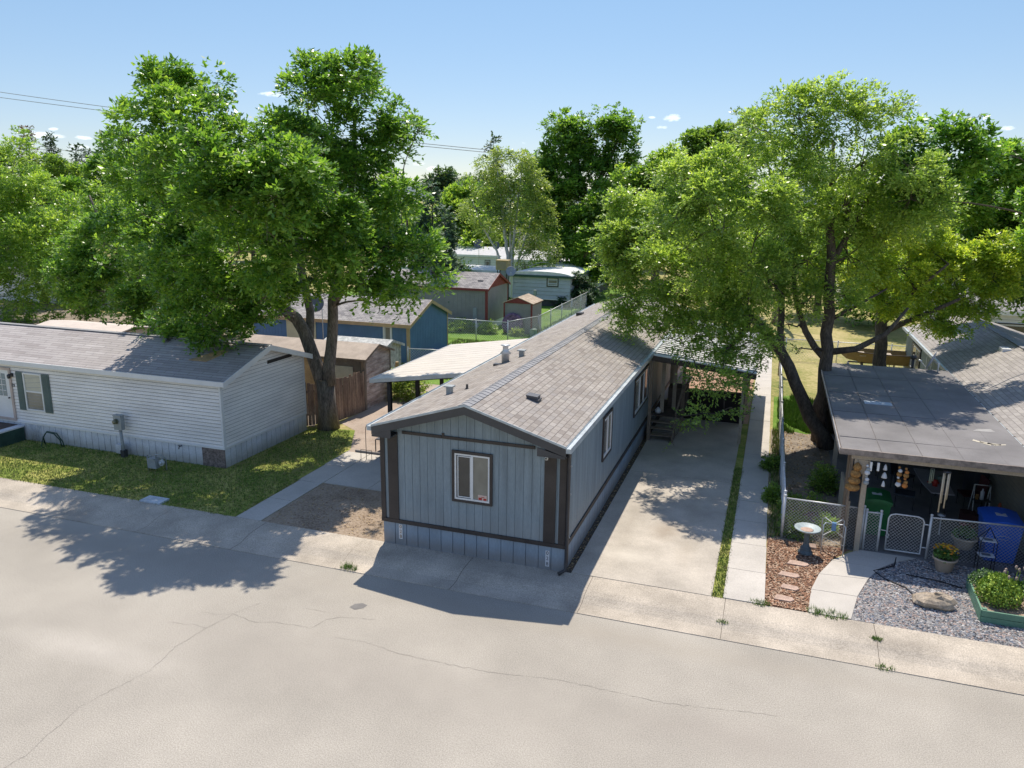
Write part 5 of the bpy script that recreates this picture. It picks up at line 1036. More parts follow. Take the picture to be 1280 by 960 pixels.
def wheelie(name, x, y, w, d, h, mt, lab, rz=0):
    e = empty(name, (x,y,.03), lab, 'wheelie bin'); b = MB(); k = .80
    b.hexa([(x-w/2*k,y-d/2*k,.06),(x+w/2*k,y-d/2*k,.06),(x+w/2*k,y+d/2*k,.06),(x-w/2*k,y+d/2*k,.06),(x-w/2,y-d/2,h*.9),(x+w/2,y-d/2,h*.9),(x+w/2,y+d/2,h*.9),(x-w/2,y+d/2,h*.9)]); b.box(x-w/2-.02,x+w/2+.02,y-d/2-.02,y+d/2+.02,h*.84,h*.90-.003)
    bd = b.build('body', mt, e)
    b = MB(); n = 6
    for i in range(n):
        xa, xb = -1+2*i/n, -1+2*(i+1)/n; za, zb_ = h*.9+.07*(1-xa*xa)+.02, h*.9+.07*(1-xb*xb)+.02
        b.hexa([(x+xa*(w/2+.03),y-d/2-.04,h*.9+.001),(x+xb*(w/2+.03),y-d/2-.04,h*.9+.001),(x+xb*(w/2+.03),y+d/2+.05,h*.9+.001),(x+xa*(w/2+.03),y+d/2+.05,h*.9+.001),(x+xa*(w/2+.03),y-d/2-.03,za),(x+xb*(w/2+.03),y-d/2-.03,zb_),(x+xb*(w/2+.03),y+d/2+.05,zb_+.05),(x+xa*(w/2+.03),y+d/2+.05,za+.05)])
    b.build('lid', mt, e)
    b = MB(); b.tube([(x-w/2*.8,y+d/2+.08,h*.9),(x+w/2*.8,y+d/2+.08,h*.9)],.018,8); b.build('handle', mt, e)
    for s_ in (-1,1): b = MB(); b.tube([(x+s_*w/2*.85-.03,y+d/2*.8,.15),(x+s_*w/2*.85+.03,y+d/2*.8,.15)],.14,14); b.build('wheel', M['black'], e)
    b = MB(); b.box(x-.13,x+.10,y-d/2*.2,y+d/2*.25,h*.9+.108,h*.9+.116); b.build('lid_label', M['label'], e)
    # white emblem strokes on the front
    b = MB(); yf = lambda z: y-d/2*(k+(1-k)*(z-.06)/(h*.9-.06))-.004
    for (u0,v0,u1,v1,t_) in ((-.14,.0,.02,.05,.03),(.0,.05,.16,.0,.03),(-.10,-.05,.10,-.06,.022)):
        z0_, z1_ = h*.62+v0, h*.62+v1; b.bar((x+u0,yf(z0_),z0_),(x+u1,yf(z1_),z1_),t_,.006)
    b.build('emblem', M['label'], e)
    return e
wheelie('wheelie_bin',14.40,4.35,.78,.80,1.16,M['bluebin'],'large royal blue wheelie bin with white marks behind the fence on the right')
wheelie('wheelie_bin',11.72,4.95,.62,.66,1.10,M['greenbin'],'green wheelie bin behind the patio post on the right')
ws = empty('plant_stand', (13.95,3.5,0), 'tall thin black wire plant stand with pale shelves in front of the blue bin', 'plant stand')
b = MB()
for x in (13.80,14.14):
    for y in (3.36,3.60): b.tube([(x,y,0),(x,y,.80),(13.97,3.48,1.12)],.008,5)
b.build('wire_frame', M['black'], ws)
for z in (.42,.80):
    b = MB(); b.prism([(13.80,3.36),(14.14,3.36),(14.14,3.60),(13.80,3.60)],z,z+.012); sf = b.build('shelf', M['label'], ws); 
    b = MB(); b.prism([(13.88,3.42),(14.06,3.42),(14.06,3.54),(13.88,3.54)],z+.0125,z+.02); b.build('shelf_inset', M['disc'], sf)
# planter box
pb = empty('planter_box', (14.6,1.6,0), 'sea green raised planter full of herbs at the right edge of the gravel', 'planter box')
PX = [(13.36,.86),(17.2,.86),(17.2,2.46),(13.42,2.46)]
b = MB()
for (a, c) in zip(PX, PX[1:]+PX[:1]):
    for z0, z1 in ((.01,.14),(.15,.28)):
        b.bar((a[0],a[1],(z0+z1)/2),(c[0],c[1],(z0+z1)/2),.035,z1-z0)
b.build('board', M['planter'], pb)
b = MB(); b.prism([(x+(.03 if i in (0,3) else -.03), y+(.03 if i < 2 else -.03)) for i,(x,y) in enumerate(PX)],.02,.21); b.build('soil', M['soil'], pb)
b = MB()
for x, y in ((13.42,.92),(13.48,2.40)): b.box(x-.04,x+.04,y-.04,y+.04,0,.30)
b.build('corner_post', M['planter'], pb)
hc = clump('herb_clump', None, (13.80,1.55,.2), .42, .62, 2900, [gC,mat('leaf_lime_bright',(.42,.55,.07),.6),mat('leaf_lime',(.34,.46,.06),.6),gC], .055, 11, up=1.2); tag(hc, 'tall lime green herb clump at the left end of the sea green planter', 'herb plant')
hc = clump('herb_clump', None, (13.70,2.15,.2), .34, .42, 1100, [gB,mat('leaf_pale',(.30,.40,.22),.6)], .045, 12, up=1.2); tag(hc, 'pale leafy plant behind the lime herb clump in the planter', 'herb plant')
hc = clump('herb_clump', None, (14.35,2.1,.2), .34, .22, 700, [gB,gA], .06, 13, up=.6); tag(hc, 'low dark green herbs along the back of the planter', 'herb plant')
hc = clump('herb_clump', None, (14.6,1.2,.2), .40, .16, 420, [gB,gC], .05, 14, up=.6); tag(hc, 'sparse seedlings in the bare soil at the right of the planter', 'seedling')
b = MB(); rg = random.Random(3)
for i in range(16):
    x, y = rg.uniform(13.6,14.7), rg.uniform(1.5,2.3); h = rg.uniform(.35,.6); b.cur = 0; b.tube([(x,y,.2),(x+rg.uniform(-.05,.05),y,.2+h)],.008,5); b.cur = 1; b.lathe((x,y,.2+h),[(.012,-.02),(.028,.02),(.022,.06),(0,.08)],7)
tag(b.build('seed_stalks', [gC, mat('pale_seed_head',(.55,.42,.36),.8)]), 'thin stalks with pale pink heads rising from the planter', 'flower stalks')
# things under the patio cover
tb = empty('patio_table', (13.6,8,0), 'pale grey folding table under the patio cover on the right', 'table')
b = MB(); b.prism([(13.12,8.6),(13.15,7.35),(13.27,6.55),(13.84,6.55),(13.9,8.6)],.74,.77); b.build('table_top', mat('pale_grey_tabletop',(.42,.40,.42),.5,.1), tb)
for x, y in ((13.35,6.8),(13.7,6.8),(13.35,8.4),(13.75,8.4)): b = MB(); b.bar((x,y,.03),(x,y,.735),.03); b.build('leg', M['darkmet'], tb)
b = MB(); b.lathe((13.45,7.15,.77),[(.07,0),(.07,.16),(.04,.18),(0,.18)],14); tag(b.build('coffee_can', M['redp']), 'small red can standing on the grey patio table', 'can')
b = MB(); b.lathe((13.7,7.6,.77),[(.1,0),(.14,.12),(.1,.15),(0,.15)],14); tag(b.build('bowl', mat('pale_green_ceramic',(.25,.30,.25),.5)), 'pale green bowl behind the red can on the patio table', 'bowl')
b = MB(); b.box(13.3,13.6,7.35,7.42,.772,.80); tag(b.build('tray', M['redp']), 'flat dark red tray on the patio table', 'tray')
def chair(x, y, rz, lab, mt):
    e = empty('patio_chair', (x,y,.03), lab, 'chair'); c_, s_ = math.cos(rz), math.sin(rz); T = lambda p,q,z: (x+c_*p-s_*q, y+s_*p+c_*q, z)
    b = MB(); b.hexa([T(-.25,-.25,.42),T(.25,-.25,.42),T(.25,.25,.42),T(-.25,.25,.42),T(-.25,-.25,.46),T(.25,-.25,.46),T(.25,.25,.46),T(-.25,.25,.46)]); b.build('seat', mt, e)
    b = MB(); b.hexa([T(-.25,.25,.46),T(.25,.25,.46),T(.25,.29,.46),T(-.25,.29,.46),T(-.25,.33,.95),T(.25,.33,.95),T(.25,.36,.95),T(-.25,.36,.95)]); b.build('backrest', mt, e)
    for p in (-.23,.23):
        for q in (-.23,.23): b = MB(); b.bar(T(p,q,.03),T(p,q,.42),.025); b.build('leg', M['darkmet'], e)
chair(12.75,7.2,R(80),'dark mesh patio chair left of the grey table',mat('dark_blue_grey_sling',(.07,.08,.10),.8)); chair(12.9,8.8,R(60),'dark patio chair at the far left corner of the grey table',mat('dark_sling',(.04,.045,.06),.8)); chair(14.5,7.8,R(-80),'dark chair with maroon cushion right of the grey table',mat('maroon_sling',(.11,.03,.035),.8))
sl = empty('step_stool', (14.5,6.5,0), 'folding metal step stool with grey rails near the wall under the patio cover', 'step stool')
b = MB()
for x in (14.28,14.66): b.tube([(x,6.35,.03),(x+.01,6.6,1.12)],.013,6); b.tube([(x,6.95,.03),(x+.01,6.62,1.12)],.013,6)
b.tube([(14.28,6.6,1.12),(14.66,6.6,1.12)],.013,6); b.build('frame', M['galv'], sl)
for z, y in ((.35,6.42),(.72,6.5)): b = MB(); b.box(14.27,14.67,y-.1,y+.1,z,z+.03); b.build('tread', M['darkmet'], sl)
b = MB(); b.lathe((14.47,6.5,.75),[(.05,0),(.05,.22),(.02,.25),(.02,.30),(0,.3)],12); tag(b.build('bottle', M['label']), 'white bottle standing on the metal step stool', 'bottle')
b = MB(); b.lathe((14.35,6.48,.75),[(.04,0),(.04,.14),(0,.14)],12); tag(b.build('jar', M['straw']), 'small tan jar beside the white bottle on the step stool', 'jar')
b = MB(); b.lathe((14.86,6.3,.03),[(.13,0),(.1,.06),(.04,.7),(.02,.75),(0,.75)],12); tag(b.build('traffic_cone', mat('dull_orange_red',(.40,.10,.05),.6)), 'narrow dull orange cone against the wall behind the blue bin', 'cone')
b = MB(); b.box(14.0,14.35,6.1,6.5,.03,.42); tag(b.build('crate', mat('dark_maroon_crate',(.08,.03,.03),.8)), 'dark maroon crate on the floor left of the step stool', 'crate')
b = MB(); b.lathe((13.35,5.4,.03),[(.035,0),(.02,.04),(.015,.5),(.09,.52),(.10,.56),(0,.57)],12); tag(b.build('solar_light', M['label']), 'small white round solar light on a stake behind the gate', 'solar light')
b = MB(); b.box(12.1,13.0,12.6,13.3,.03,1.6); b.box(12.05,13.05,12.55,13.35,1.6,1.64); tag(b.build('cabinet', mat('dark_grey_cabinet',(.06,.06,.07),.6)), 'dark cabinet at the back of the right-hand patio', 'cabinet')
b = MB()
for i in range(5): b.box(11.5,12.3,9.3,9.7,.35+i*.3,.37+i*.3)
for x in (11.5,12.28):
    for y in (9.3,9.68): b.bar((x,y,.03),(x,y,1.7),.025)
tag(b.build('wire_shelf', M['darkmet']), 'tall dark shelf unit behind the green bin', 'shelf')
b = MB(); b.box(14.7,15.05,8.4,9.6,.03,1.1); tag(b.build('storage_box', mat('dark_slate_box',(.05,.055,.07),.6)), 'dark storage box against the patio wall', 'box')
# hanging ornaments along the front beam
def hang(name, x, y, ztop_, lab, cat, fn):
    e = empty(name, (x,y,ztop_), lab, cat); b = MB(); b.tube([(x,y,PZ-.255),(x,y,ztop_)],.004,5); b.build('cord', M['darkmet'], e); fn(e, x, y, ztop_); return e
def tubes(lens, mt, r=.016, w=.07):
    def f(e, x, y, z):
        b = MB(); b.lathe((x,y,z-.02),[(w,0),(w,.02),(0,.03)],12); b.build('top_disc', M['darkmet'], e)
        n = len(lens)
        for i, l in enumerate(lens): a = 6.2832*i/n+.3; t = MB(); t.tube([(x+w*.8*math.cos(a),y+w*.8*math.sin(a),z-.04),(x+w*.8*math.cos(a),y+w*.8*math.sin(a),z-.04-l)],r,8); t.build('chime_tube', mt, e)
    return f
hang('wind_chime',12.92,3.5,2.36,'large wind chime with long tan tubes hanging over the gate','wind chime',tubes([.66,.78,.98,.85],M['chimtan'],.017,.09))
hang('wind_chime',12.66,3.75,2.34,'small wind chime of thin greenish tubes left of the large tan chime','wind chime',tubes([.30,.38,.34],mat('verdigris_tube',(.25,.30,.24),.5),.012,.05))
def bells(e, x, y, z):
    for i, (dz, r) in enumerate(((0,.05),(-.2,.07),(-.42,.045))): b = MB(); b.lathe((x,y,z+dz-.14),[(r,0),(r*.9,.03),(r*.6,.10),(.01,.14),(0,.14)],12); b.build('bell', M['label'], e)
hang('bell_chime',11.62,3.6,2.34,'white bells strung on a cord left of the gate under the patio edge','bell chime',bells)
def baskets(e, x, y, z):
    for i in range(4): b = MB(); r = .10+.025*i; b.lathe((x-.02*i,y,z-.20-.17*i),[(r*.7,0),(r,.05),(r*.9,.12),(.03,.19),(0,.19)],14); b.build('basket', M['straw'], e)
hang('basket_string',11.0,3.52,2.34,'string of amber woven bell baskets hanging at the left corner of the patio edge','hanging baskets',baskets)
def beads(mt1, mt2):
    def f(e, x, y, z):
        for i in range(6): b = MB(); r = .035+.018*((i*7)%3); b.lathe((x+.012*((i*5)%3-1),y,z-.06-.085*i),[(.0,-r),(r*.8,-r*.5),(r,0),(r*.7,r*.6),(0,r)],10); b.build('bead', mt1 if i%2 else mt2, e)
    return f
hang('bead_string',12.08,3.55,2.36,'orange and cream ornament string, right of the two bead strings','ornament string',beads(M['orange'],M['straw']))
hang('bead_string',11.94,3.6,2.36,'white and tan ornament string, left of the orange one','ornament string',beads(M['label'],M['straw']))
hang('bead_string',11.22,3.45,2.36,'grey shell string hanging against the patio post','ornament string',beads(M['greymet'],M['label']))
b = MB(); b.box(11.26,11.31,3.44,3.5,2.18,2.40); tag(b.build('floodlight', M['white']), 'white light fitting on the patio post, left one', 'light fitting')
b = MB(); b.box(11.42,11.47,3.44,3.5,2.20,2.40); tag(b.build('floodlight', M['white']), 'white light fitting right of the patio post', 'light fitting')
# boat on trailer
bo = empty('boat', (13.6,24.3,0), 'olive tan flat-bottom boat on a trailer behind the right-hand trees', 'boat')
b = MB(); secs = [(12.05,.10,1.30,1.52),(12.35,.42,1.08,1.50),(13.0,.62,.98,1.46),(14.2,.68,.95,1.44),(15.9,.66,.95,1.44)]; cy = 24.6
for i in range(len(secs)-1):
    (xa,wa,ba,ta),(xb,wb,bb_,tb_) = secs[i], secs[i+1]
    for s_ in (-1,1):
        q = [(xa,cy+s_*wa*.72,ba),(xb,cy+s_*wb*.72,bb_),(xb,cy+s_*wb,tb_),(xa,cy+s_*wa,ta)]; b.face(q if s_ < 0 else q[::-1]); q2 = [(x_,y_-s_*.03,z_) for x_,y_,z_ in q]; b.face(q2[::-1] if s_ < 0 else q2)
    b.face([(xa,cy-wa*.72,ba),(xa,cy+wa*.72,ba),(xb,cy+wb*.72,bb_),(xb,cy-wb*.72,bb_)])
b.face([(15.9,cy-.48,.95),(15.9,cy+.48,.95),(15.9,cy+.66,1.44),(15.9,cy-.66,1.44)]); b.face([(12.05,cy-.07,1.30),(12.05,cy-.1,1.52),(12.05,cy+.1,1.52),(12.05,cy+.07,1.30)])
b.build('hull', M['boat'], bo)
b = MB()
for x_ in (12.9,14.1,15.2): b.box(x_,x_+.28,cy-.6,cy+.6,1.30,1.34)
b.build('seat', M['tan'], bo)
b = MB()
for i in range(len(secs)-1):
    for s_ in (-1,1): b.bar((secs[i][0],cy+s_*secs[i][1],secs[i][3]+.01),(secs[i+1][0],cy+s_*secs[i+1][1],secs[i+1][3]+.01),.05,.03)
b.build('gunwale', M['wooddark'], bo)
tl = empty('boat_trailer', (13.6,24.6,0), 'dark trailer frame and wheels under the olive boat', 'trailer')
b = MB(); b.bar((11.2,cy,.5),(12.5,cy,.75),.08); b.bar((12.5,cy-.5,.80),(15.6,cy-.5,.80),.07); b.bar((12.5,cy+.5,.80),(15.6,cy+.5,.80),.07); b.bar((12.5,cy-.55,.75),(12.5,cy+.55,.75),.07); b.bar((14.6,cy-.75,.5),(14.6,cy+.75,.5),.07); b.bar((14.6,cy-.5,.5),(14.6,cy-.5,.8),.06); b.bar((14.6,cy+.5,.5),(14.6,cy+.5,.8),.06); b.box(13.0,13.1,cy-.55,cy+.55,.83,.94); b.bar((11.3,cy,.0),(11.3,cy,.55),.06); b.build('frame', M['darkmet'], tl)
for s_ in (-1,1): b = MB(); b.tube([(14.6,cy+s_*.72,.3),(14.6,cy+s_*.9,.3)],.3,18); b.build('wheel', M['black'], tl)
gr = empty('barbecue_grill', (12.95,21.5,0), 'small dark kettle grill standing in front of the boat', 'grill')
b = MB(); b.lathe((12.95,21.5,.75),[(.05,-.12),(.22,-.02),(.27,.12),(.26,.16),(.15,.26),(0,.29)],16); b.build('bowl', M['darkmet'], gr)
for k in range(3): a = k*2.09; b = MB(); b.bar((12.95+.12*math.cos(a),21.5+.12*math.sin(a),.7),(12.95+.3*math.cos(a),21.5+.3*math.sin(a),0),.025); b.build('leg', M['galv'], gr)
b = MB(); b.box(13.24,13.55,21.35,21.65,.86,.88); b.build('side_shelf', M['galv'], gr)
b = MB(); b.bar((11.7,20.5,0.25),(12.6,20.2,.2),.06); b.box(12.4,13.1,20.0,20.3,0,.25); b.bar((13.5,20.6,0),(13.3,20.7,.5),.05); tag(b.build('scrap_pile', M['darkmet']), 'dark odds and ends on the ground behind the patio roof', 'clutter')
b = MB(); b.lathe((13.9,16.2,.0),[(.16,0),(.2,.3),(.2,.5),(0,.52)],12); tag(b.build('garden_urn', M['discpale']), 'pale urn behind the back edge of the patio roof', 'urn')
# ================================================================== trees
def leafmesh(name, par, P, D, L, Wd, tone, mt, rng, per=6, spread=.9, droop=.25, tonejit=.24, curl=.18):
    """sprigs of small folded leaves. P,D: n x 3 sprig bases and directions; L: sprig length; Wd: leaf length"""
    n = len(P); t = (np.arange(per)+.6)/per
    D = D/np.linalg.norm(D,axis=1,keepdims=True); up = np.tile([0,0,1.],(n,1)); S = np.cross(D,up); S /= np.linalg.norm(S,axis=1,keepdims=True)+1e-9
    ln = L*rng.uniform(.7,1.25,(n,1,1)); B = P[:,None,:]+D[:,None,:]*t[None,:,None]*ln; B[:,:,2] -= droop*ln[:,:,0]*(t[None,:]**2)
    sg = np.where(np.arange(per)%2 == 0, 1., -1.)[None,:,None]*rng.uniform(.4,1.2,(n,per,1))*spread
    d = D[:,None,:]*rng.uniform(.3,1.1,(n,per,1))+S[:,None,:]*sg+rng.normal(0,.35,(n,per,3)); d[:,:,2] -= droop*.6; d /= np.linalg.norm(d,axis=2,keepdims=True)
    s = np.cross(d, np.array([0,0,1.])+rng.normal(0,.45,(n,per,3))); s /= np.linalg.norm(s,axis=2,keepdims=True)+1e-9
    l = Wd*rng.uniform(.65,1.3,(n,per,1)); w = l*rng.uniform(.2,.32,(n,per,1)); nr = np.cross(d,s)
    V = np.stack([B, B+d*l*.45+s*w+nr*l*curl*.4, B+d*l-nr*l*curl*.5, B+d*l*.45-s*w+nr*l*curl*.4],axis=2).reshape(-1,3)
    nf = n*per; me = bpy.data.meshes.new(name); org = np.array(ORG[par.name]); V = (V-org).astype(np.float32)
    me.vertices.add(nf*4); me.vertices.foreach_set('co', V.ravel()); me.loops.add(nf*4); me.loops.foreach_set('vertex_index', np.arange(nf*4,dtype=np.int32))
    me.polygons.add(nf); me.polygons.foreach_set('loop_start', np.arange(0,nf*4,4,dtype=np.int32)); me.polygons.foreach_set('loop_total', np.full(nf,4,dtype=np.int32))
    at = me.attributes.new('tone','FLOAT','FACE'); tt = np.clip(np.repeat(tone,per)+rng.normal(0,tonejit,nf),0,1).astype(np.float32); at.data.foreach_set('value', tt)
    me.materials.append(mt); me.update(); me.validate()
    o = bpy.data.objects.new(name, me); C.objects.link(o); o.parent = par; ORG[o.name] = Vector(org); return o
def tree(name, label, base, limbs, lobes, mt, bark, n, leaf=.16, sprig=.32, per=6, seed=1, group=None, cat='tree', sub=(.30,.55), subr=(.35,.95), droop=.25, fill=.35, trunk_r=None, twigs=True, bias=.25, density=1., topbias=0.):
    rng = np.random.default_rng(seed); e = empty(name, (base[0],base[1],0), label, cat, group)
    lobes = np.array(lobes,float)
    # sub-clumps
    SC = []; SR = []; LI = []
    for li,(x,y,z,r) in enumerate(lobes):
        k = max(3,int(4.6*density*(r/max(subr[0],min(subr[1],r*sub[1])))**1.8)); 
        for i in range(k):
            d = rng.normal(0,1,3); d /= np.linalg.norm(d); q = r*(1-fill*rng.random()**1.6)*.82; rs = np.clip(r*rng.uniform(*sub),min(subr[0],r*.45),subr[1])*.86
            if rng.random() < .34: q = r*rng.uniform(.85,1.18); rs *= .55
            SC.append((x+d[0]*q, y+d[1]*q, z+d[2]*q*.92)); SR.append(rs); LI.append(li)
    SC = np.array(SC); SR = np.array(SR); wgt = SR**2; m_ = rng.multinomial(int(n*.6), wgt/wgt.sum())
    idx = np.repeat(np.arange(len(SC)), m_); N_ = len(idx); d = rng.normal(0,1,(N_,3)); d[:,2] += bias+.3; d /= np.linalg.norm(d,axis=1,keepdims=True)
    q = SR[idx]*(rng.random(N_)**.45); sq = np.array([1,1,.6]); P = SC[idx]+d*sq*q[:,None]
    lob = lobes[np.array(LI)[idx]]; out_ = P-lob[:,:3]; out_ /= np.linalg.norm(out_,axis=1,keepdims=True)+1e-6
    D = d*.8+out_*.6+rng.normal(0,.35,(N_,3)); D[:,2] += .05-droop*.4
    sct = rng.uniform(.15,.85,len(SC)); tone = sct[idx]*.75+.12
    leafmesh('crown', e, P, D, sprig, leaf, tone, mt, rng, per, droop=droop)
    # wood
    b = MB(); tips = []
    for pts, rad in limbs:
        # subdivide with wobble
        P2 = [Vector(pts[0])]; R2_ = [rad[0]]
        for (a, c, ra, rc) in zip(pts, pts[1:], rad, rad[1:]):
            a = Vector(a); c = Vector(c); k = max(1,int((c-a).length/.6))
            for j in range(1,k+1):
                t = j/k; w_ = rc*.25 if j < k else 0; P2.append(a.lerp(c,t)+Vector(rng.normal(0,1,3))*w_); R2_.append(ra+(rc-ra)*t)
        b.tube(P2, R2_, 12 if rad[0] > .12 else 7); tips += [(p, r) for p, r in zip(P2, R2_)]
    allp = np.array([list(p) for p, r in tips]); allr = np.array([r for p, r in tips]); zmin = allp[:,2].min()
    order = np.argsort([np.min(np.linalg.norm(allp-l[:3],axis=1)) for l in lobes])
    for li in order:
        l = lobes[li]; dist = np.linalg.norm(allp-l[:3],axis=1)+np.maximum(0,allp[:,2]-l[2]+.3)*2.5+(allp[:,2] < zmin+1.2)*9; j = int(np.argmin(dist)); A = Vector(allp[j]); Bp = Vector(l[:3]); r0_ = min(allr[j]*.62, .035+.03*l[3]); r0_ = max(r0_,.02)
        k = max(3,int((Bp-A).length/.7)); pts = []
        for t in range(k+1):
            u = t/k; p = A.lerp(Bp,u); p.z += math.sin(u*math.pi)*.12*(Bp-A).length*.5; p += Vector(rng.normal(0,1,3))*.06*(0 < t < k); pts.append(p)
        rr = [r0_*(1-.55*t/k) for t in range(k+1)]; b.tube(pts, rr, 6); allp = np.vstack([allp, np.array([list(p) for p in pts])]); allr = np.concatenate([allr, rr])
        if twigs:
            ids = [i for i in range(len(SC)) if LI[i] == li]; rng.shuffle(ids)
            for i in ids[:max(3,int(len(ids)*.6))]:
                c = Vector(SC[i]); mid = Bp.lerp(c,.5)+Vector(rng.normal(0,1,3))*.1; b.tube([Bp,mid,c],[r0_*.4,r0_*.28,.008],5,cap=False)
    b.build('trunk', bark, e); return e
L_ash = leafmat('ash_leaves', [(.055,.135,.027),(.14,.285,.048),(.29,.44,.085)], .47)
L_elm = leafmat('elm_leaves', [(.12,.215,.055),(.26,.39,.095),(.46,.58,.16)], .49)
L_elmy = leafmat('yellowing_elm_leaves', [(.17,.28,.05),(.33,.45,.075),(.56,.62,.11)], .49)
L_mix = leafmat('yellow_green_leaves', [(.10,.21,.04),(.22,.36,.065),(.40,.53,.11)], .47)
L_cot = leafmat('cottonwood_leaves', [(.06,.16,.03),(.15,.30,.05),(.31,.48,.09)], .46)
L_mid = leafmat('mid_green_leaves', [(.09,.18,.035),(.18,.30,.06),(.34,.46,.11)], .46)
L_dark = leafmat('dark_conifer_needles', [(.025,.065,.03),(.05,.11,.05),(.09,.17,.07)], .2, .6)
L_blue = leafmat('blue_green_needles', [(.04,.085,.055),(.075,.145,.085),(.13,.22,.12)], .2, .6)
L_birch = leafmat('birch_leaves', [(.12,.20,.06),(.24,.33,.09),(.40,.48,.15)], .46)
L_dead = leafmat('browning_needles', [(.10,.06,.035),(.18,.11,.07),(.12,.12,.06)], .2, .7)

# --- the big ash beside the wooden fence
ash_lobes = [
 (-10.0, 4.0, 10.33, 1.09),(-8.45, 4.0, 10.65, 1.01),(-11.59, 5.0, 9.17, 0.85),(-7.69, 3.5, 9.57, 1.09),(-10.19, 5.0, 8.54, 0.99),(-7.39, 5.0, 10.13, 0.7),(-5.16, 2.0, 9.06, 0.82),(-5.89, 1.6, 9.36, 0.68),(-6.01, 1.4, 8.57, 0.73),(-7.84, 2.2, 9.4, 0.68),(-4.04, 2.6, 9.4, 0.61),(-4.19, 2.2, 8.55, 0.56),(-10.14, 5.0, 11.79, 0.86),(-9.34, 6.0, 11.8, 0.78),(-11.84, 5.0, 11.06, 0.37),(-18.13, 11.0, 10.38, 0.88),
 (-5.79, 5.0, 10.11, 0.88),(-5.55, 6.0, 11.14, 0.95),(-5.95, 8.0, 10.59, 1.19),(-5.41, 9.0, 11.46, 1.11),(-3.88, 9.0, 11.03, 0.71),(-1.71, 6.0, 10.48, 0.36),(-4.37, 9.0, 9.99, 0.89),(-5.22, 8.0, 9.41, 1.09),(-3.81, 3.0, 9.21, 1.01),(-5.84, 7.0, 12.16, 0.88),(-4.3, 7.0, 12.1, 0.76),
 (-4.55, 2.5, 8.34, 1.06),(-4.33, 4.5, 7.88, 1.2),(-4.66, 8.0, 8.1, 1.15),(-2.92, 7.0, 8.63, 0.72),(-5.89, 2.5, 8.11, 1.08),(-10.71, 6.0, 7.35, 1.43),(-15.56, 9.0, 7.0, 1.35),(-18.03, 9.5, 6.26, 1.28),(-19.47, 9.5, 5.37, 1.1),(-20.52, 9.5, 4.99, 0.62),
 (-7.29, 4.5, 6.73, 1.51),(-4.9, 4.0, 6.71, 1.44),(-3.86, 5.0, 6.88, 1.13),(-3.14, 6.5, 7.0, 1.03),(-2.4, 7.0, 6.61, 0.88),(-1.69, 7.0, 5.99, 0.47),(-2.48, 6.0, 5.87, 0.81),(-3.77, 6.0, 5.74, 0.67),
 (-10.44, 5.5, 5.76, 1.42),(-15.29, 8.5, 5.29, 1.28),(-18.29, 9.5, 4.4, 1.02),(-19.68, 9.5, 4.58, 0.69),(-8.28, 4.8, 5.13, 1.2),(-6.7, 5.0, 5.57, 0.88),(-5.3, 5.5, 5.97, 0.72),(-11.4, 6.0, 4.17, 0.91),(-8.86, 4.8, 4.11, 0.74),(-7.56, 5.0, 4.35, 0.58),(-15.87, 8.5, 3.88, 0.71),(-8.09, 4.6, 3.71, 0.32),(-3.49, 6.5, 4.99, 0.42),(-2.46, 6.2, 5.14, 0.31),
 (-10.33, 10.0, 8.0, 1.56),(-7.1, 10.0, 8.63, 1.38),(-13.34, 10.0, 8.27, 1.6),(-9.09, 10.0, 10.37, 1.21),(-13.97, 10.0, 9.82, 1.15),(-15.75, 10.0, 8.25, 1.18),(-19.48, 11.0, 7.01, 0.85)]
tree('ash_tree','big bushy ash tree with a forked trunk standing in front of the wooden picket fence', (-6.6,8.1),
 [([(-6.66,8.1,0),(-6.68,8.1,.9),(-6.72,8.1,1.9)],[.42,.33,.34]),
  ([(-6.82,8.1,1.7),(-7.25,8.1,2.9),(-7.75,8.0,4.1),(-8.9,7.6,5.0),(-10.3,7.0,6.0),(-11.8,6.5,7.0)],[.27,.24,.22,.19,.14,.07]),
  ([(-7.35,8.1,3.1),(-7.55,8.6,4.3),(-8.3,9.2,6.2),(-9.2,9.8,9.0),(-9.9,10,11)],[.17,.15,.14,.10,.05]),
  ([(-6.55,8.1,1.7),(-6.45,8.15,3.0),(-6.32,8.2,4.8),(-6.0,8.5,7.0),(-5.6,8.8,9.5),(-5.6,9,11.5)],[.25,.20,.18,.15,.10,.05]),
  ([(-6.33,8.2,4.6),(-5.2,7.6,5.9),(-3.8,7.0,6.8),(-2.4,7,7)],[.13,.10,.07,.03]),
  ([(-7.9,7.9,4.2),(-8.0,6.2,5.2),(-8.2,4.8,6.0)],[.13,.09,.05])],
 ash_lobes, L_ash, M['bark'], 42000, leaf=.17, sprig=.36, per=6, seed=11, bias=.35, subr=(.4,.95))

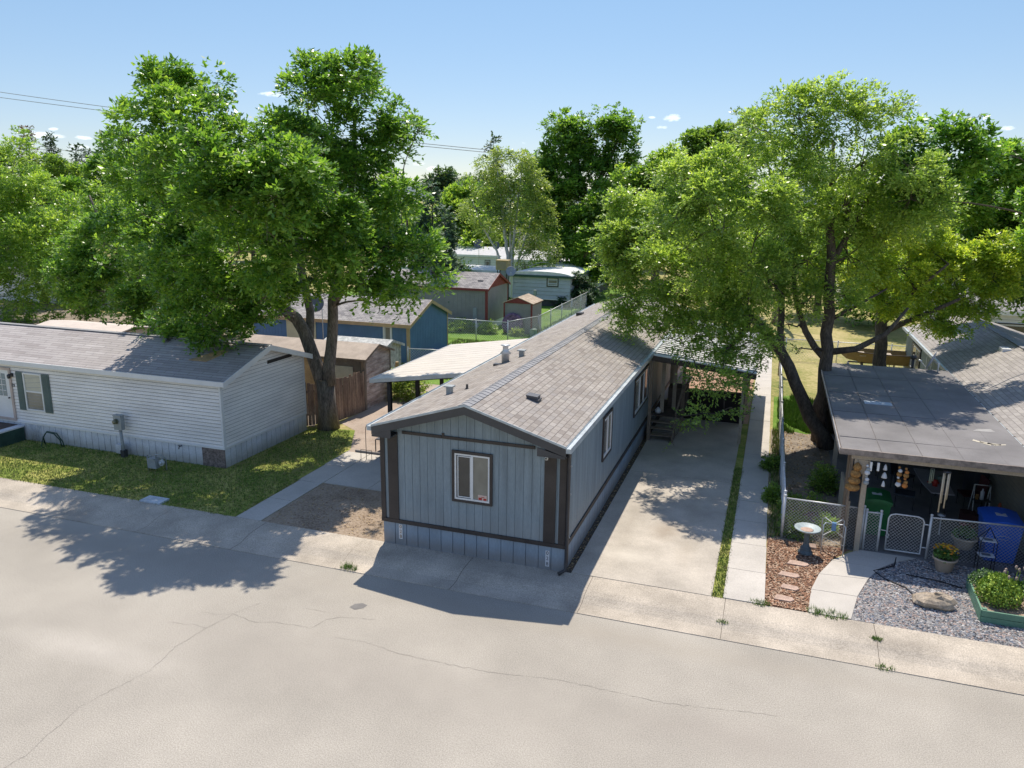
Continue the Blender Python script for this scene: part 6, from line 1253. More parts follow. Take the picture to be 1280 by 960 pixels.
# --- leaning elm over the grey home
elm_lobes = [
 (3.16, 12.0, 7.06, 0.69),(3.66, 13.0, 8.05, 0.94),(2.63, 12.0, 7.1, 0.29),(2.55, 12.0, 6.18, 0.29),(3.35, 12.0, 6.07, 0.76),(3.11, 11.5, 5.15, 0.38),(4.04, 12.0, 6.8, 1.09),(5.68, 8.5, 7.96, 0.69),(4.97, 9.0, 7.49, 0.38),(6.52, 8.0, 8.6, 0.57),(7.17, 7.8, 7.7, 0.4),(6.11, 8.8, 7.16, 0.3),(5.8, 9.0, 9.08, 0.79),(6.86, 9.0, 9.32, 0.73),(7.93, 8.5, 8.32, 0.57),(8.92, 8.8, 8.06, 0.47),(8.43, 9.0, 8.51, 0.72),
 (4.59, 12.5, 8.48, 1.03),(5.98, 12.0, 7.14, 1.23),(7.33, 12.0, 7.18, 1.21),(5.2, 11.0, 6.21, 1.15),(6.68, 9.0, 6.67, 1.05),(7.86, 10.0, 6.52, 1.02),(4.14, 12.0, 4.8, 0.82),(3.49, 12.5, 4.16, 0.48),(5.5, 11.5, 4.7, 0.85),(6.72, 11.5, 4.99, 0.94),(7.93, 11.0, 5.12, 0.86),(8.49, 12.0, 5.86, 0.82),
 (3.98, 11.5, 4.04, 0.4),(4.77, 11.0, 4.05, 0.34),(3.33, 12.0, 4.52, 0.44),(5.54, 10.8, 4.24, 0.47),(6.37, 10.5, 4.34, 0.49),(7.27, 10.2, 4.54, 0.48),(8.12, 10.4, 4.62, 0.45),(5.07, 11.0, 3.7, 0.31),(5.96, 10.5, 3.7, 0.41),(7.05, 10.0, 3.81, 0.53),(7.94, 10.0, 3.87, 0.58),(8.54, 10.5, 4.02, 0.48),(6.67, 9.3, 2.76, 0.39),(7.44, 9.3, 2.75, 0.42),(8.18, 9.6, 2.69, 0.39),(6.2, 8.9, 1.59, 0.29),(6.71, 8.9, 1.7, 0.34),(7.51, 9.2, 1.86, 0.29),(8.22, 9.2, 1.77, 0.21),(8.73, 10.3, 3.34, 0.32),(5.9, 8.8, 0.71, 0.11)]
tree('elm_tree','feathery green elm leaning left over the grey home roof and the carport', (11.0,12.3),
 [([(10.98,12.3,0),(10.75,12.3,.5),(10.0,12.3,1.7),(9.15,12.3,3.3),(8.5,12.3,4.1),(7.4,12.2,5.1),(6.7,12.4,6.4)],[.33,.26,.22,.19,.17,.12,.06]),
  ([(8.5,12.3,4.1),(7.9,10.8,4.3),(7.3,9.6,3.6)],[.12,.07,.03]),
  ([(9.15,12.3,3.3),(9.0,12.8,5.2),(8.8,13.2,7.4)],[.13,.10,.05]),
  ([(7.8,12.2,4.8),(6.0,12.2,5.6),(4.2,12.2,6.3)],[.10,.06,.03])],
 elm_lobes, L_elm, M['barkdark'], 21500, leaf=.115, sprig=.40, per=9, seed=21, sub=(.28,.5), subr=(.3,.7), droop=.3, bias=.15)

# --- upright elm behind it
up_lobes = [(8.08, 12.0, 10.71, 0.9),(9.03, 11.5, 11.02, 0.97),(10.1, 11.5, 10.99, 0.96),(11.1, 12.0, 10.78, 0.76),(11.74, 12.0, 11.25, 0.45),(12.16, 12.0, 11.48, 0.22),(7.4, 13.0, 10.8, 0.44),(8.61, 12.0, 11.76, 0.57),(9.8, 12.0, 11.9, 0.61),(10.9, 12.0, 11.56, 0.51),(8.56, 13.0, 9.47, 1.05),(9.88, 11.5, 9.66, 1.08),(10.98, 12.0, 9.68, 0.82),
 (9.34, 13.5, 8.13, 1.18),(10.72, 13.0, 8.29, 1.08),(8.5, 13.0, 7.16, 0.9),(9.74, 13.0, 6.51, 1.06),(11.05, 13.5, 6.66, 1.0),(11.9, 14.0, 7.49, 0.84),(8.91, 13.0, 5.5, 0.68),(9.86, 12.6, 5.17, 0.67),(11.03, 13.0, 5.32, 0.67),(9.28, 12.6, 4.29, 0.37),(9.73, 12.0, 3.57, 0.25),(10.21, 15.0, 7.99, 1.17),(8.93, 15.0, 9.96, 1.05),(11.7,14.4,8.3,1.3),(12.6,12.2,8.6,1.2),(11.3,15.6,8.0,1.3),(13.5,14.9,8.3,1.1),(12.2,10.8,9.6,1.0)]
tree('elm_tree','tall upright elm with straight dark trunk beside the flat patio roof', (10.75,13.1),
 [([(10.78,13.1,0),(10.74,13.1,1.8),(10.70,13.1,3.4),(10.5,13.0,6.0),(10.3,13.2,8.3),(10.2,13.6,10.5)],[.34,.24,.21,.17,.12,.05]),
  ([(10.70,13.1,3.0),(9.9,13.1,4.0),(9.4,13.1,5.4),(9.2,13.2,7)],[.13,.11,.08,.04]),
  ([(10.70,13.1,3.3),(11.6,13.0,3.5),(12.5,13.0,4.1),(13.1,13.2,5.0)],[.13,.11,.08,.04]),
  ([(10.6,13.1,4.4),(11.5,13.2,5.0),(12.4,13.4,5.6)],[.08,.06,.03]),
  ([(10.45,13,6.3),(11.4,13.6,8.4),(12.0,14,10.3)],[.11,.08,.04])],
 up_lobes, L_elm, M['barkdark'], 15500, leaf=.12, sprig=.38, per=8, seed=31, sub=(.28,.5), subr=(.3,.75), droop=.28)
ye_lobes = [(10.65, 15.0, 8.98, 0.64),(11.37, 15.0, 8.43, 0.81),(12.42, 16.0, 7.14, 1.01),(13.89, 18.0, 7.4, 0.99),(14.4, 18.0, 6.65, 0.99),(13.21, 17.0, 6.07, 0.98),(11.88, 16.0, 5.79, 0.72),(9.56, 14.0, 5.87, 0.46),(15.02, 18.5, 5.71, 0.88),(14.17, 18.0, 5.09, 0.88),(12.92, 17.0, 4.91, 0.74),(15.82, 18.5, 4.96, 0.76),(14.48, 17.5, 4.19, 0.56),(15.43, 18.0, 3.99, 0.57),(16.43, 18.5, 4.52, 0.5),(16.81, 19.0, 5.58, 0.82),(16.03, 19.0, 6.18, 0.95),(17.09, 19.0, 6.53, 0.87),(16.09, 18.0, 3.84, 0.31)]
tree('elm_tree','yellowing elm with a thick dark trunk between the boat and the patio roof', (13.2,18.0),
 [([(13.4,18.0,0),(13.2,18,1.5),(13.02,18.0,2.9),(12.8,17.8,4.6),(12.6,17.5,6.5)],[.33,.27,.24,.18,.08]),
  ([(13.0,18,3.4),(14.2,17.4,4.2),(15.4,17,5.0)],[.14,.10,.05]),
  ([(13.0,18,3.8),(13.8,17.0,5.2),(14.8,16.8,6.3)],[.12,.08,.04])],
 ye_lobes, L_elmy, M['barkdark'], 14000, leaf=.13, sprig=.36, per=8, seed=41, sub=(.28,.5), subr=(.35,.8))

# --- broadleaf trees beyond, right side
tree('maple_tree','dark glossy green tree with several pointed tops at the far right skyline', (21.5,22),
 [([(21.5,22,0),(21.2,21.5,3),(19.5,19.5,5.5),(17.5,16,8)],[.4,.3,.16,.06]),([(21.2,21.5,3),(21,21,7),(20.4,20,9)],[.25,.18,.06])],
 [(12.35, 13.0, 10.1, 0.58),(12.61, 13.0, 10.84, 0.26),(12.18, 13.0, 9.47, 0.63),(13.72, 14.0, 10.78, 0.48),(13.95, 14.0, 9.89, 0.75),(14.42, 14.0, 11.25, 0.26),(14.43, 14.0, 10.7, 0.37),(14.67, 14.0, 10.14, 0.58),(15.23, 15.0, 10.66, 0.32),(17.01, 22.0, 9.96, 0.93),(17.61, 22.0, 10.44, 0.46),(18.46, 23.0, 9.67, 0.81),(13.16, 13.0, 9.22, 0.73),(15.81, 22.0, 8.98, 1.15),(17.29, 23.0, 8.5, 1.1),(18.78, 24.0, 8.18, 1.12),(12.85, 13.5, 8.45, 0.59),(16.57, 24.0, 7.27, 1.15),(18.4, 25.0, 7.1, 1.09),(17.51, 16.0, 8.91, 0.94),(18.65, 18.0, 7.52, 1.18),(12.79, 13.0, 10.34, 0.26),(13.49, 14.0, 9.76, 0.48)],
 L_cot, M['barkdark'], 15000, leaf=.19, sprig=.4, per=6, seed=51, sub=(.35,.6), subr=(.4,.9))
tree('broadleaf_tree','light green tree rising at the right edge behind the yellowing elm', (22,24),
 [([(22,24,0),(22,24,3),(22,24,5)],[.3,.22,.1])],
 [(18.14, 24.0, 7.31, 1.13),(19.16, 24.0, 6.64, 1.2),(17.33, 23.0, 5.94, 0.98),(18.47, 23.0, 5.47, 0.98),(19.54, 23.0, 5.34, 0.97),(19.0, 26.0, 9.06, 0.95),(20.06, 24.0, 7.69, 1.25),(18.66, 22.0, 4.54, 0.48),(19.96, 23.0, 4.5, 0.69)],
 L_mix, M['barkdark'], 9000, leaf=.2, sprig=.42, per=6, seed=52, sub=(.3,.55), subr=(.4,.9))
tree('broadleaf_tree','round dark green tree crown above the carport, between the cottonwood and the upright elm', (3,50),
 [([(3,50,0),(3,50,5),(3,50,9)],[.4,.3,.1])],
 [(2.1, 50.0, 12.68, 1.29),(3.63, 50.0, 13.09, 1.27),(1.23, 50.0, 11.45, 1.3),(3.13, 50.0, 11.44, 1.54),(4.63, 50.0, 12.05, 1.27),(0.67, 50.0, 10.19, 1.31),(2.63, 50.0, 9.57, 1.56),(4.48, 50.0, 9.89, 1.41),(5.17, 50.0, 12.95, 0.76)],
 L_mid, M['barkdark'], 7000, leaf=.34, sprig=.65, per=6, seed=53, sub=(.35,.6), subr=(.6,1.3))
tree('sparse_tree','sparse tree with bare twigs showing against the sky above the leaning elm', (9,42),
 [([(9,42,0),(9,42,6),(8.6,42,11),(8.2,42,13)],[.3,.2,.1,.04]),([(9,42,7),(7.6,42,11),(6.6,42,13.2)],[.12,.07,.03]),([(8.8,42,8),(10,42,11.5),(10.8,42,13)],[.1,.06,.03])],
 [(6.07, 42.0, 13.19, 0.77),(6.54, 42.0, 13.97, 0.55),(5.47, 42.0, 14.09, 0.5),(7.32, 42.0, 13.95, 0.66),(6.95, 42.0, 12.13, 0.88),(6.22, 42.0, 11.33, 0.89)], L_birch, M['bark'], 900, leaf=.28, sprig=.6, per=5, seed=54, sub=(.35,.6), subr=(.5,1.0))
tree('broadleaf_tree','mid green tree just right of the cottonwood at the skyline', (0,44),
 [([(0,44,0),(0,44,5),(0,44,8)],[.3,.25,.1])],
 [(0.16, 44.0, 11.17, 1.07),(-0.67, 44.0, 10.02, 1.2),(0.85, 44.0, 9.45, 1.31),(-1.53, 44.0, 9.14, 1.33),(0.19, 43.0, 7.87, 1.42),(-1.57, 43.0, 7.38, 1.32),(-2.49, 44.0, 10.19, 0.85),(1.0, 44.0, 11.74, 0.59)],
 L_mix, M['barkdark'], 5500, leaf=.32, sprig=.6, per=6, seed=55, sub=(.35,.6), subr=(.6,1.2))
# --- cottonwood in the centre
tree('cottonwood_tree','tall dark green cottonwood with a split airy top right of the birch', (-9.0,58),
 [([(-9.0,58,0),(-9,58,4),(-9.2,58,9),(-10,58,12),(-10.3,58,15)],[.6,.45,.35,.22,.08]),([(-9.1,58,8),(-7,58,12),(-6,58,14.6)],[.3,.2,.07])],
 [(-10.24, 58.0, 14.75, 1.51),(-11.81, 58.0, 15.13, 1.21),(-11.75, 58.0, 12.95, 1.37),(-9.78, 58.0, 12.57, 1.67),(-6.84, 58.0, 15.76, 1.33),(-5.69, 58.0, 15.03, 1.18),(-7.53, 58.0, 13.99, 1.34),(-4.86, 58.0, 13.25, 0.81),(-6.31, 58.0, 12.19, 1.2),(-4.42, 58.0, 11.83, 0.67),
  (-13.32, 58.0, 11.85, 1.39),(-11.68, 58.0, 10.37, 2.0),(-8.69, 57.0, 10.35, 1.95),(-6.62, 58.0, 10.38, 1.36),(-12.96, 57.0, 9.22, 1.69),(-10.29, 56.0, 7.92, 2.1),(-7.38, 55.0, 7.96, 2.05),(-11.82, 56.0, 6.64, 1.82),(-8.56, 54.0, 5.67, 2.2),(-6.2, 55.0, 6.41, 1.76),(-10.31, 55.0, 4.49, 1.65),(-6.76, 53.0, 3.62, 2.02),(-5.38, 55.0, 4.63, 1.62),(-8.2, 53.0, 2.49, 1.17),(-5.74, 52.0, 1.95, 1.43)],
 L_ash, M['barkdark'], 14000, leaf=.36, sprig=.7, per=6, seed=61, sub=(.3,.55), subr=(.6,1.3))
tree('birch_tree','airy birch with several white trunks in the gap between the big trees', (-14,50),
 [([(-14.0,50,0),(-14.1,50,3),(-14.5,50,6),(-14.9,50,9),(-15.2,50,11)],[.22,.17,.13,.08,.03]),([(-13.9,50,0),(-13.7,50,4),(-13.3,50,8),(-13.0,50,10.5)],[.18,.14,.08,.03]),([(-13.8,50,0),(-13.2,50,3),(-12.2,50,6),(-11.4,50,9)],[.16,.12,.07,.03]),([(-14.1,50,1),(-15.2,50,4),(-16.8,50,6.4),(-17.6,50,8.5)],[.13,.1,.06,.03]),([(-13.95,50,1),(-14.0,50.2,5),(-14.0,50.3,10)],[.15,.1,.03])],
 [(-15.93, 50.0, 11.5, 1.13),(-14.59, 50.0, 12.16, 0.98),(-13.11, 50.0, 11.49, 1.25),(-16.45, 50.0, 9.79, 1.42),(-14.2, 50.0, 10.14, 1.54),(-11.99, 50.0, 9.81, 1.39),(-16.82, 50.0, 7.71, 1.57),(-14.17, 50.0, 7.88, 1.84),(-11.58, 50.0, 7.65, 1.54),(-16.05, 50.0, 5.62, 1.29),(-13.02, 50.0, 5.69, 1.56),(-10.81, 50.0, 5.74, 1.26),(-11.36, 50.0, 4.21, 0.99),(-9.62, 49.0, 4.45, 0.83),(-12.29, 49.0, 3.68, 0.84),(-10.09, 49.0, 3.2, 0.7)],
 L_birch, M['barkpale'], 7500, leaf=.20, sprig=.55, per=5, seed=62, sub=(.35,.6), subr=(.5,1.2), droop=.5)
def conifer(name, label, base, h, r, n, mt, seed, leaf=.3, sprig=.7, z0=.6, cat='tree', group=None, bark=None, lean=0, gaps=.0, per=7):
    rng = np.random.default_rng(seed); e = empty(name,(base[0],base[1],0),label,cat,group)
    lev = max(8,int(h/.55)); P = []; D = []; T = []; b = MB(); b.tube([(base[0],base[1],0),(base[0]+lean*.5,base[1],h*.5),(base[0]+lean,base[1],h)],[max(.08,h*.018),h*.010,.02],8)
    for i in range(lev):
        f = i/(lev-1); z = z0+(h-z0)*f; rr = r*(1-f)**.85*rng.uniform(.8,1.1)+.1; k = max(4,int(rr*5.5))
        for j in range(k):
            if rng.random() < gaps: continue
            a = rng.uniform(0,6.283); L = rr*rng.uniform(.75,1.15); s = int(max(2,n*(L/r)/(lev*r*2.6))); tt = rng.random(s)**.7; tn = rng.uniform(.2,.8)
            d = np.array([math.cos(a),math.sin(a),-.12+.35*f]); p = np.array([base[0]+lean*f,base[1],z])+d*L*tt[:,None]; p[:,2] -= .10*L*tt**2; P.append(p+rng.normal(0,.06,(s,3))); D.append(np.tile(d,(s,1))+rng.normal(0,.55,(s,3))); T.append(np.full(s,tn))
            if rr > .5: b.tube([(base[0]+lean*f,base[1],z),tuple(np.array([base[0]+lean*f,base[1],z])+d*L*.8)],[.03,.01],4,cap=False)
    b.build('trunk', bark or M['barkdark'], e); leafmesh('crown', e, np.vstack(P), np.vstack(D), sprig, leaf, np.concatenate(T), mt, rng, per, droop=.2); return e
def at(px, py, Y): return None
conifer('spruce_tree','tall narrow dark spruce whose tip stands above the birch', (-25.88, 78.0), 15.96, 2.9, 3600, L_dark, 71, .42, .9, 2, gaps=.15)
conifer('spruce_tree','dark blue-green spruce at the right edge of the big ash crown', (-15.08, 36.0), 9.37, 2.6, 5200, L_blue, 72, .26, .55, .5)
conifer('spruce_tree','small round-topped dark spruce low beside the ash crown, left of the white roofs', (-12.78, 33.0), 7.75, 1.7, 3000, L_blue, 73, .22, .45, .5)
conifer('spruce_tree','small cone-shaped spruce in front of the white home right of the birch', (-11.06, 55.0), 3.65, 1.3, 1500, L_dark, 74, .22, .45, .2)
conifer('pine_tree','browning half-bare pine on the left skyline', (-114.7, 88.0), 19.45, 2.9, 1300, L_dead, 75, .5, 1.0, 6, gaps=.4)
conifer('pine_tree','dark full-topped pine on the left skyline beside the browning pine', (-109.73, 88.0), 17.95, 2.8, 2600, L_dark, 76, .5, 1.0, 6, gaps=.2)
conifer('pine_tree','thin dark pine on the left skyline, nearer the ash crown', (-104.32, 88.0), 16.46, 2.2, 1300, L_dark, 77, .5, 1.0, 5, gaps=.35)
conifer('pine_tree','thin straggly pine touching the ash crown on the left skyline', (-104.12, 90.0), 15.94, 2.0, 1100, L_dark, 78, .5, 1.0, 5, gaps=.4)
conifer('juniper','big dark juniper at the right end of the trailer home', (-6.67, 46.0), 2.62, 2.3, 5200, L_dark, 79, .2, .4, .1, cat='shrub')
# --- trees in the gap
tree('broadleaf_tree','bright yellow-green tree in the gap left of the birch', (-28,70),
 [([(-28,70,0),(-28,70,4),(-28,70,7)],[.3,.2,.1])],
 [(-27.08, 70.0, 9.29, 1.5),(-25.07, 70.0, 8.85, 1.49),(-27.55, 68.0, 7.46, 1.48),(-25.27, 68.0, 6.78, 1.84),(-25.92, 66.0, 5.29, 1.63),(-23.01, 66.0, 5.36, 1.43),(-27.3, 66.0, 5.26, 1.09),(-23.18, 64.0, 3.95, 1.06)], L_mix, M['barkdark'], 4200, leaf=.4, sprig=.75, per=6, seed=81, sub=(.35,.6), subr=(.7,1.4))
tree('poplar_tree','small pointed blue-green poplar on the skyline of the gap', (-38,90),
 [([(-38,90,0),(-38,90,6),(-38,90,10)],[.3,.2,.1])],
 [(-37.65, 90.0, 11.94, 1.04),(-37.66, 90.0, 10.6, 1.39),(-38.81, 90.0, 9.46, 1.52),(-36.29, 90.0, 8.92, 1.39),(-36.24, 92.0, 11.56, 0.7),(-34.35, 92.0, 11.34, 0.82),(-33.1, 92.0, 11.12, 0.81),(-34.98, 92.0, 9.98, 1.17),(-32.47, 92.0, 9.54, 1.16),(-39.82, 90.0, 10.36, 1.17)], leafmat('hazy_leaves',[(.05,.10,.05),(.09,.16,.07),(.13,.21,.08)],.35), M['barkdark'], 3400, leaf=.45, sprig=.8, per=6, seed=82, sub=(.4,.6), subr=(.8,1.4))
tree('broadleaf_tree','small yellow-green tree between the birch and the cottonwood', (-17,72),
 [([(-17,72,0),(-17,72,4),(-17,72,8)],[.3,.2,.1])],
 [(-18.64, 72.0, 12.51, 1.11),(-16.99, 72.0, 11.62, 1.19),(-19.39, 72.0, 10.73, 1.3),(-17.29, 70.0, 8.93, 1.63),(-19.18, 70.0, 8.02, 1.46),(-15.84, 70.0, 7.45, 1.45),(-18.19, 70.0, 6.25, 1.46)], L_mid, M['barkdark'], 3000, leaf=.4, sprig=.75, per=6, seed=83, sub=(.35,.6), subr=(.7,1.4))
tree('broadleaf_tree','dark leafy tree behind the long white home left of the birch', (-33,68),
 [([(-33,68,0),(-33,68,4),(-33,68,6)],[.3,.2,.1])],
 [(-28.39, 66.0, 4.79, 1.64),(-26.92, 66.0, 3.48, 1.28),(-25.44, 66.0, 2.36, 1.09),(-23.01, 66.0, 2.71, 1.26),(-21.46, 67.0, 3.15, 1.27),(-28.49, 64.0, 3.09, 1.62),(-26.15, 62.0, 1.54, 0.88)], L_mid, M['barkdark'], 2600, leaf=.38, sprig=.7, per=6, seed=84, sub=(.35,.6), subr=(.6,1.2))
# --- left side
tree('broadleaf_tree','large yellow-green tree with grey bare twigs at the left edge behind the white home', (-31,24),
 [([(-31,24,0),(-31,24,2.4),(-30.6,24,4.6),(-29.5,24,7)],[.36,.28,.2,.08]),([(-31,24,2.5),(-28.6,23,4.8),(-26.6,23,6.8)],[.18,.12,.05]),([(-31,24,3),(-33,24,6),(-34,24,8.4)],[.18,.12,.05])],
 [(-40.51, 24.0, 9.86, 2.15),(-41.96, 24.0, 8.01, 2.52),(-38.73, 24.0, 7.79, 2.15),(-36.08, 24.0, 6.79, 1.91),(-36.89, 23.0, 5.5, 2.32),(-40.57, 23.0, 4.87, 2.71),(-34.9, 24.0, 5.51, 1.8),(-34.13, 25.0, 6.28, 1.61),(-33.63, 26.0, 7.32, 1.41),(-37.86, 22.0, 3.18, 2.21),(-34.74, 22.0, 3.31, 1.86),(-40.64, 22.0, 1.72, 1.83),(-39.33, 22.0, 0.98, 1.18),(-36.42, 22.0, 1.41, 1.16),(-34.05, 22.0, 1.28, 0.73),(-34.91, 26.0, 8.1, 1.2),(-40.67, 25.0, 11.74, 0.98),(-44.78, 24.0, 5.24, 3.38),(-43.89, 24.0, 9.6, 2.75)],
 L_mix, M['bark'], 17000, leaf=.2, sprig=.45, per=6, seed=91, sub=(.28,.5), subr=(.45,1.0))
tree('broadleaf_tree','glossy green tree on the skyline just left of the ash crown', (-33,46),
 [([(-33,46,0),(-33,46,5),(-33,46,9)],[.35,.28,.1])],
 [(-54.65, 46.0, 11.81, 1.58),(-52.21, 46.0, 11.42, 1.88),(-49.34, 46.0, 10.89, 1.86),(-46.96, 46.0, 10.67, 1.54),(-55.91, 46.0, 10.12, 1.6),(-51.98, 45.0, 9.35, 2.02),(-48.63, 45.0, 8.92, 1.84),(-56.6, 45.0, 8.71, 1.43),(-58.09, 45.0, 9.09, 1.12),(-59.72, 45.0, 8.69, 1.13)],
 L_cot, M['barkdark'], 6500, leaf=.34, sprig=.65, per=6, seed=92, sub=(.35,.6), subr=(.6,1.2))
tree('broadleaf_tree','mid green tree top behind the left-edge tree, below the pines', (-52,56),
 [([(-52,56,0),(-52,56,5),(-52,56,9)],[.35,.28,.1])],
 [(-75.36, 56.0, 11.49, 1.53),(-72.31, 56.0, 11.03, 1.51),(-69.96, 56.0, 10.39, 1.31),(-74.45, 56.0, 9.46, 1.91),(-71.45, 56.0, 8.74, 1.71),(-78.16, 56.0, 10.09, 1.74),(-81.07, 56.0, 11.96, 1.94),(-84.29, 56.0, 12.44, 2.55),(-84.28, 56.0, 9.12, 2.57)],
 L_mid, M['barkdark'], 5200, leaf=.38, sprig=.7, per=6, seed=93, sub=(.35,.6), subr=(.6,1.3))
tree('broadleaf_tree','leafy tree between the blue garage and the ash crown, left of the garage door', (-26,24),
 [([(-26,24,0),(-26,24,2.4),(-26,24,4)],[.3,.22,.1])],
 [(-28.78, 24.0, 4.16, 2.06),(-32.1, 24.0, 3.77, 1.89),(-26.47, 24.0, 2.22, 2.05),(-34.34, 24.0, 2.36, 1.4),(-30.11, 23.0, 1.37, 1.55),(-22.69, 23.0, 1.29, 1.48),(-20.31, 23.0, 1.91, 1.25),(-19.36, 22.0, 1.14, 0.94),(-26.41, 22.0, 0.7, 1.19),(-34.18, 23.0, 0.88, 0.85),(-20.06, 24.0, 3.52, 1.46)],
 L_mid, M['barkdark'], 9000, leaf=.22, sprig=.45, per=6, seed=94, sub=(.3,.55), subr=(.45,1.0))
# --- background woodland that reads as one mass
def woodland():
    rng = np.random.default_rng(5); P = []; D = []; T = []; e = None
    o = bpy.data.objects.new('_w', None); ORG['_w'] = Vector((0,90,0)); C.objects.link(o)
    rows = [(-150,170,96,5.8,44),(-190,210,118,7.0,46),(-230,250,145,7.5,46)]
    for xa, xb, Y, h, k in rows:
        for i in range(k):
            x = xa+(xb-xa)*(i+rng.uniform(-.3,.3))/k; y = Y+rng.uniform(-7,7); hh = h*rng.uniform(.8,1.15); r = rng.uniform(3.0,4.4)
            m_ = 230; d = rng.normal(0,1,(m_,3)); d /= np.linalg.norm(d,axis=1,keepdims=True); q = rng.random(m_)**.3; lob = rng.normal(0,.55,(m_,3))
            P.append(np.array([x,y,hh*.6])+d*np.array([r,r,hh*.45])*q[:,None]+lob); D.append(d+rng.normal(0,.5,(m_,3))); T.append(np.clip(rng.uniform(.1,.9)+rng.normal(0,.1,m_),0,1))
    w = leafmesh('woodland', o, np.vstack(P), np.vstack(D), 1.2, .8, np.concatenate(T), L_mid, rng, 6); w.parent = None; w.location = (0,90,0); bpy.data.objects.remove(o)
    tag(w, kind='stuff')
woodland()
# mid-distance filler trees hiding the ground behind the first rows: each a tree of its own
FT = [(-50,96,10,'L'),(-36,98,9.5,'C'),(-26,100,9.5,'C'),(-14,96,10,'C'),(-2,98,10,'C'),(8,92,10,'C'),(18,84,10,'R'),(30,82,10,'R'),(-80,84,10,'L'),(-66,92,10,'L'),(-64,40,8,'L'),(-75,60,9,'L'),(-58,72,8.5,'L'),(-44,78,8,'L'),(-22,84,8,'C'),(-8,84,7.5,'C'),(4,78,8,'C'),(14,70,8.2,'R'),(20,56,8,'R'),(30,62,9,'R'),(38,44,9,'R'),(42,66,9,'R'),(12,48,7,'R'),(16,42,6.5,'R'),(50,52,9,'R'),(33,30,8,'R'),(-46,30,7.5,'L'),(-38,36,7,'L'),(4,62,7.5,'C'),(-4,70,8,'C')]
FL = ['in the far belt behind the pale home','in the far belt left of the pointed poplar','in the far belt right of the pointed poplar','in the far belt behind the birch','in the far belt behind the cottonwood','in the far belt above the carport','in the far belt behind the upright elm','in the far belt behind the maple','in the far belt at the left edge','in the far belt behind the browning pine','far left of the view behind the yellow-green tree','behind the pines at the left','deep behind the ash crown','behind the poplar at the far left of the gap','behind the birch in the gap','right behind the cottonwood','behind the round crown above the carport','behind the upright elm','between the upright elm and the pointed poplar','behind the pointed poplar','at the far right edge behind the poplar','far behind the right-hand home','beyond the dry grass behind the carport','at the end of the dry grass behind the boat','beyond the right edge skyline','behind the white home with the slatted window','left of the view behind the pale home','behind the left-edge tree, lower','behind the carport roof in the distance','farther behind the cottonwood trunk']
for i, ((x,y,h,s_), lab) in enumerate(zip(FT, FL)):
    rg = np.random.default_rng(200+i); lob = [(x+rg.uniform(-2.2,2.2), y+rg.uniform(-2,2), h*rg.uniform(.35,.85), rg.uniform(1.4,2.3)) for _ in range(8)]
    tree('background_tree', 'background tree '+lab, (x,y), [([(x,y,0),(x,y,h*.45),(x,y,h*.75)],[.3,.2,.08])], lob, [L_mid,L_mix,L_cot][i%3], M['barkdark'], 2400, leaf=.36, sprig=.7, per=6, seed=300+i, group='trees in the middle distance', sub=(.35,.6), subr=(.6,1.2), twigs=False)
# --- shrubs
def shrub(name, label, c, r, h, n, mt, seed, leaf=.1, cat='shrub'):
    rng = np.random.default_rng(seed); e = empty(name,(c[0],c[1],0),label,cat); d = rng.normal(0,1,(n,3)); d[:,2] = np.abs(d[:,2]); d /= np.linalg.norm(d,axis=1,keepdims=True); lump = 1+.22*np.sin(d[:,0]*7+seed)*np.cos(d[:,1]*6); q = (rng.random(n)**.4)*lump
    P = np.array([c[0],c[1],h*.12])+d*np.array([r,r,h*.85])*q[:,None]; leafmesh('foliage', e, P, d+rng.normal(0,.4,(n,3)), leaf*2.2, leaf, rng.uniform(.1,.9,n), mt, rng, 6, droop=.15)
    b = MB()
    for k in range(7): a = k*.9; b.tube([(c[0],c[1],0),(c[0]+r*.5*math.cos(a),c[1]+r*.5*math.sin(a),h*.6)],[.02,.006],5)
    b.build('stem', M['bark'], e); return e
shrub('shrub','bushy pale green shrub beside the patio cover post and plank shed',(-6.0,13.4),.75,1.3,700,L_birch,401,.12)
shrub('shrub','green clump of plants just behind the front chain-link fence by the corner post',(9.75,4.15),.38,.5,420,L_mid,402,.07)
shrub('shrub','bright green weed by the fence near the patio side panel',(10.55,4.5),.28,.45,260,L_mix,403,.07)
shrub('shrub','low green weeds along the long fence, nearest the corner post',(9.72,5.6),.32,.5,300,L_mid,404,.07)
shrub('shrub','green weeds on the footpath side of the long fence',(9.2,6.3),.22,.5,260,L_mid,405,.07)
shrub('shrub','small green plant on the footpath edge farther along the long fence',(9.15,9.2),.28,.4,260,L_mid,406,.08)
shrub('shrub','leafy dark green shrub beside the left side boards of the patio',(10.62,7.8),.36,.75,420,L_mid,407,.08)
shrub('shrub','dark weeds at the base of the leaning elm',(10.3,6.0),.26,.5,160,L_mid,408,.07)
shrub('shrub','bush of dark weeds on the ground between the small and large grey sheds',(-8.7,30.4),.5,.6,200,L_mid,409,.16)
shrub('shrub','weeds growing along the white skirting of the large grey shed',(-10.6,30.5),.9,.6,360,L_mid,410,.16)
shrub('shrub','flowering weeds at the foot of the purple tub',(-6.55,30.1),.3,.4,120,L_birch,411,.13)
shrub('shrub','green vine mound on the low white roof in the gap',(-17.0,46.5),.9,3.1,500,L_mid,412,.2)
shrub('shrub','yellowish leafy bush right of the birch trunks in front of the white home',(-11.6,52.5),1.6,3.2,900,L_mix,413,.24)
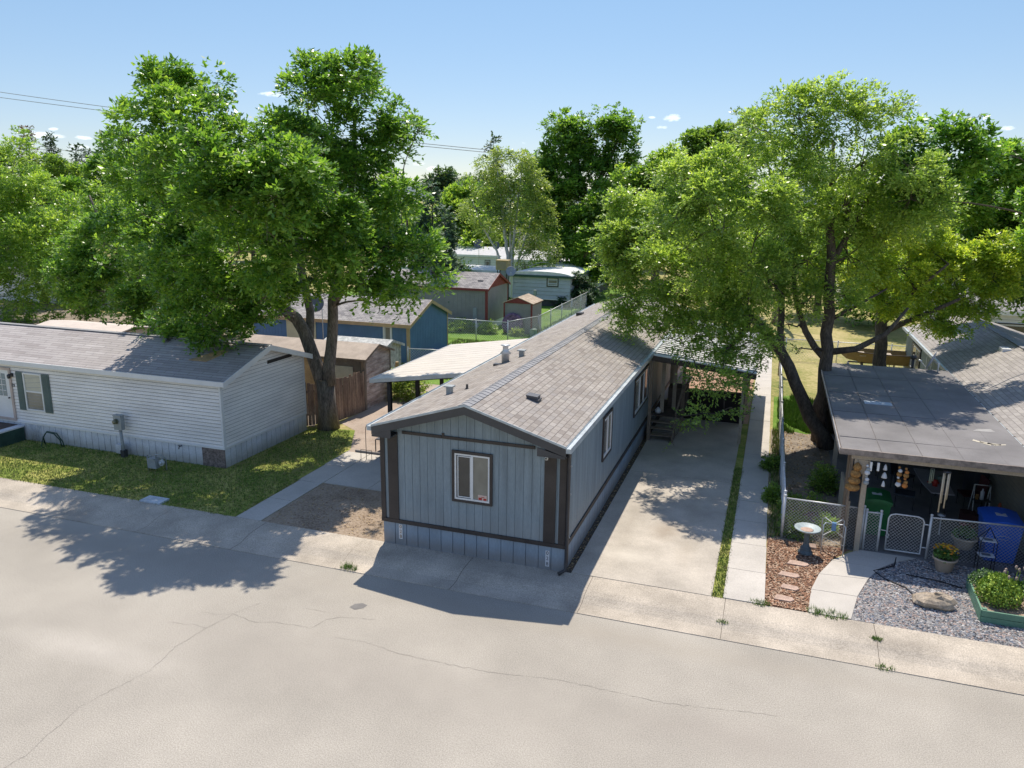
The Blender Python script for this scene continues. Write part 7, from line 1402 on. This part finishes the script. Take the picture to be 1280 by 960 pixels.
# --- power lines with their poles
def wire(label, a, c, sag):
    b = MB(); a = Vector(a); c = Vector(c); pts = []
    for i in range(41): t = i/40; p = a.lerp(c,t); p.z -= sag*4*t*(1-t); pts.append(p)
    b.tube(pts,.035,5); tag(b.build('power_line', M['greymet']), label, 'power line')
wire('upper power line crossing the sky at the top left', (-130,60,27.5),(-5,60,12.0),1.2)
wire('lower power line crossing the sky at the top left', (-130,60,26.2),(-5,60,11.75),.9)
wire('faint upper power line in front of the pines at the left', (-150,84,17.6),(-62,84,14.2),.3)
wire('faint lower power line in front of the pines at the left', (-150,84,15.6),(-62,84,12.8),.3)
for (x, y, h, lab) in ((-5,60,12.4,'wooden utility pole hidden behind the cottonwood'),(-62,84,14.4,'utility pole hidden behind the ash crown')):
    e = empty('utility_pole', (x,y,0), lab, 'utility pole'); b = MB(); b.tube([(x,y,0),(x,y,h)],[.17,.11],10); b.build('pole', M['wood'], e); b = MB(); b.box(x-1.1,x+1.1,y-.06,y+.06,h-.7,h-.55); b.build('crossarm', M['wood'], e)
# --- hills on the horizon
b = MB(); rg = np.random.default_rng(9); n = 90
xs = np.linspace(-5200,5200,n); prof = 70+60*np.exp(-((xs+1500)/900)**2)+35*np.sin(xs/700)+18*np.sin(xs/230+1)+rg.normal(0,4,n); prof = np.clip(prof,20,None)
for i in range(n-1):
    for (y0,z0,y1,z1) in ((3000,0,3300,.55),(3300,.55,3700,1.0),(3700,1.0,4600,0)):
        b.face([(xs[i],y0,prof[i]*z0-2),(xs[i+1],y0,prof[i+1]*z0-2),(xs[i+1],y1,prof[i+1]*z1-2),(xs[i],y1,prof[i]*z1-2)],True)
struct(b.build('hills', M['hill']))
b = MB(); b.face([(-9000,1499,-.5),(9000,1499,-.5),(9000,9000,-.5),(-9000,9000,-.5)]); struct(b.build('far_plain', M['drygrass']))

# things of one kind share a group phrase
from collections import Counter
_tops = [o for o in C.objects if o.parent is None and o.get('category')]
_cnt = Counter(o['category'] for o in _tops)
_ph = {'tree':'trees around the homes','shrub':'shrubs and clumps of plants in the yards','mobile home':'homes of the park','shed':'sheds in the yards','satellite dish':'satellite dishes','fence':'fences between the yards','wheelie bin':'wheelie bins in the right-hand patio','flower pot':'flower pots by the fence','chair':'chairs','wind chime':'wind chimes under the patio edge','ornament string':'ornament strings under the patio edge','power line':'power lines','utility pole':'utility poles','weed':'weeds at the kerb','post':'wooden posts','patio cover':'patio covers','plant stand':'plant stands','herb plant':'plants in the planter box','stone':'loose stones','light fitting':'white light fittings at the patio edge','porch':'porches','box':'boxes','screen':'dark screens'}
for o in _tops:
    if _cnt[o['category']] > 1 and 'group' not in o.keys() and o['category'] in _ph: o['group'] = _ph[o['category']]
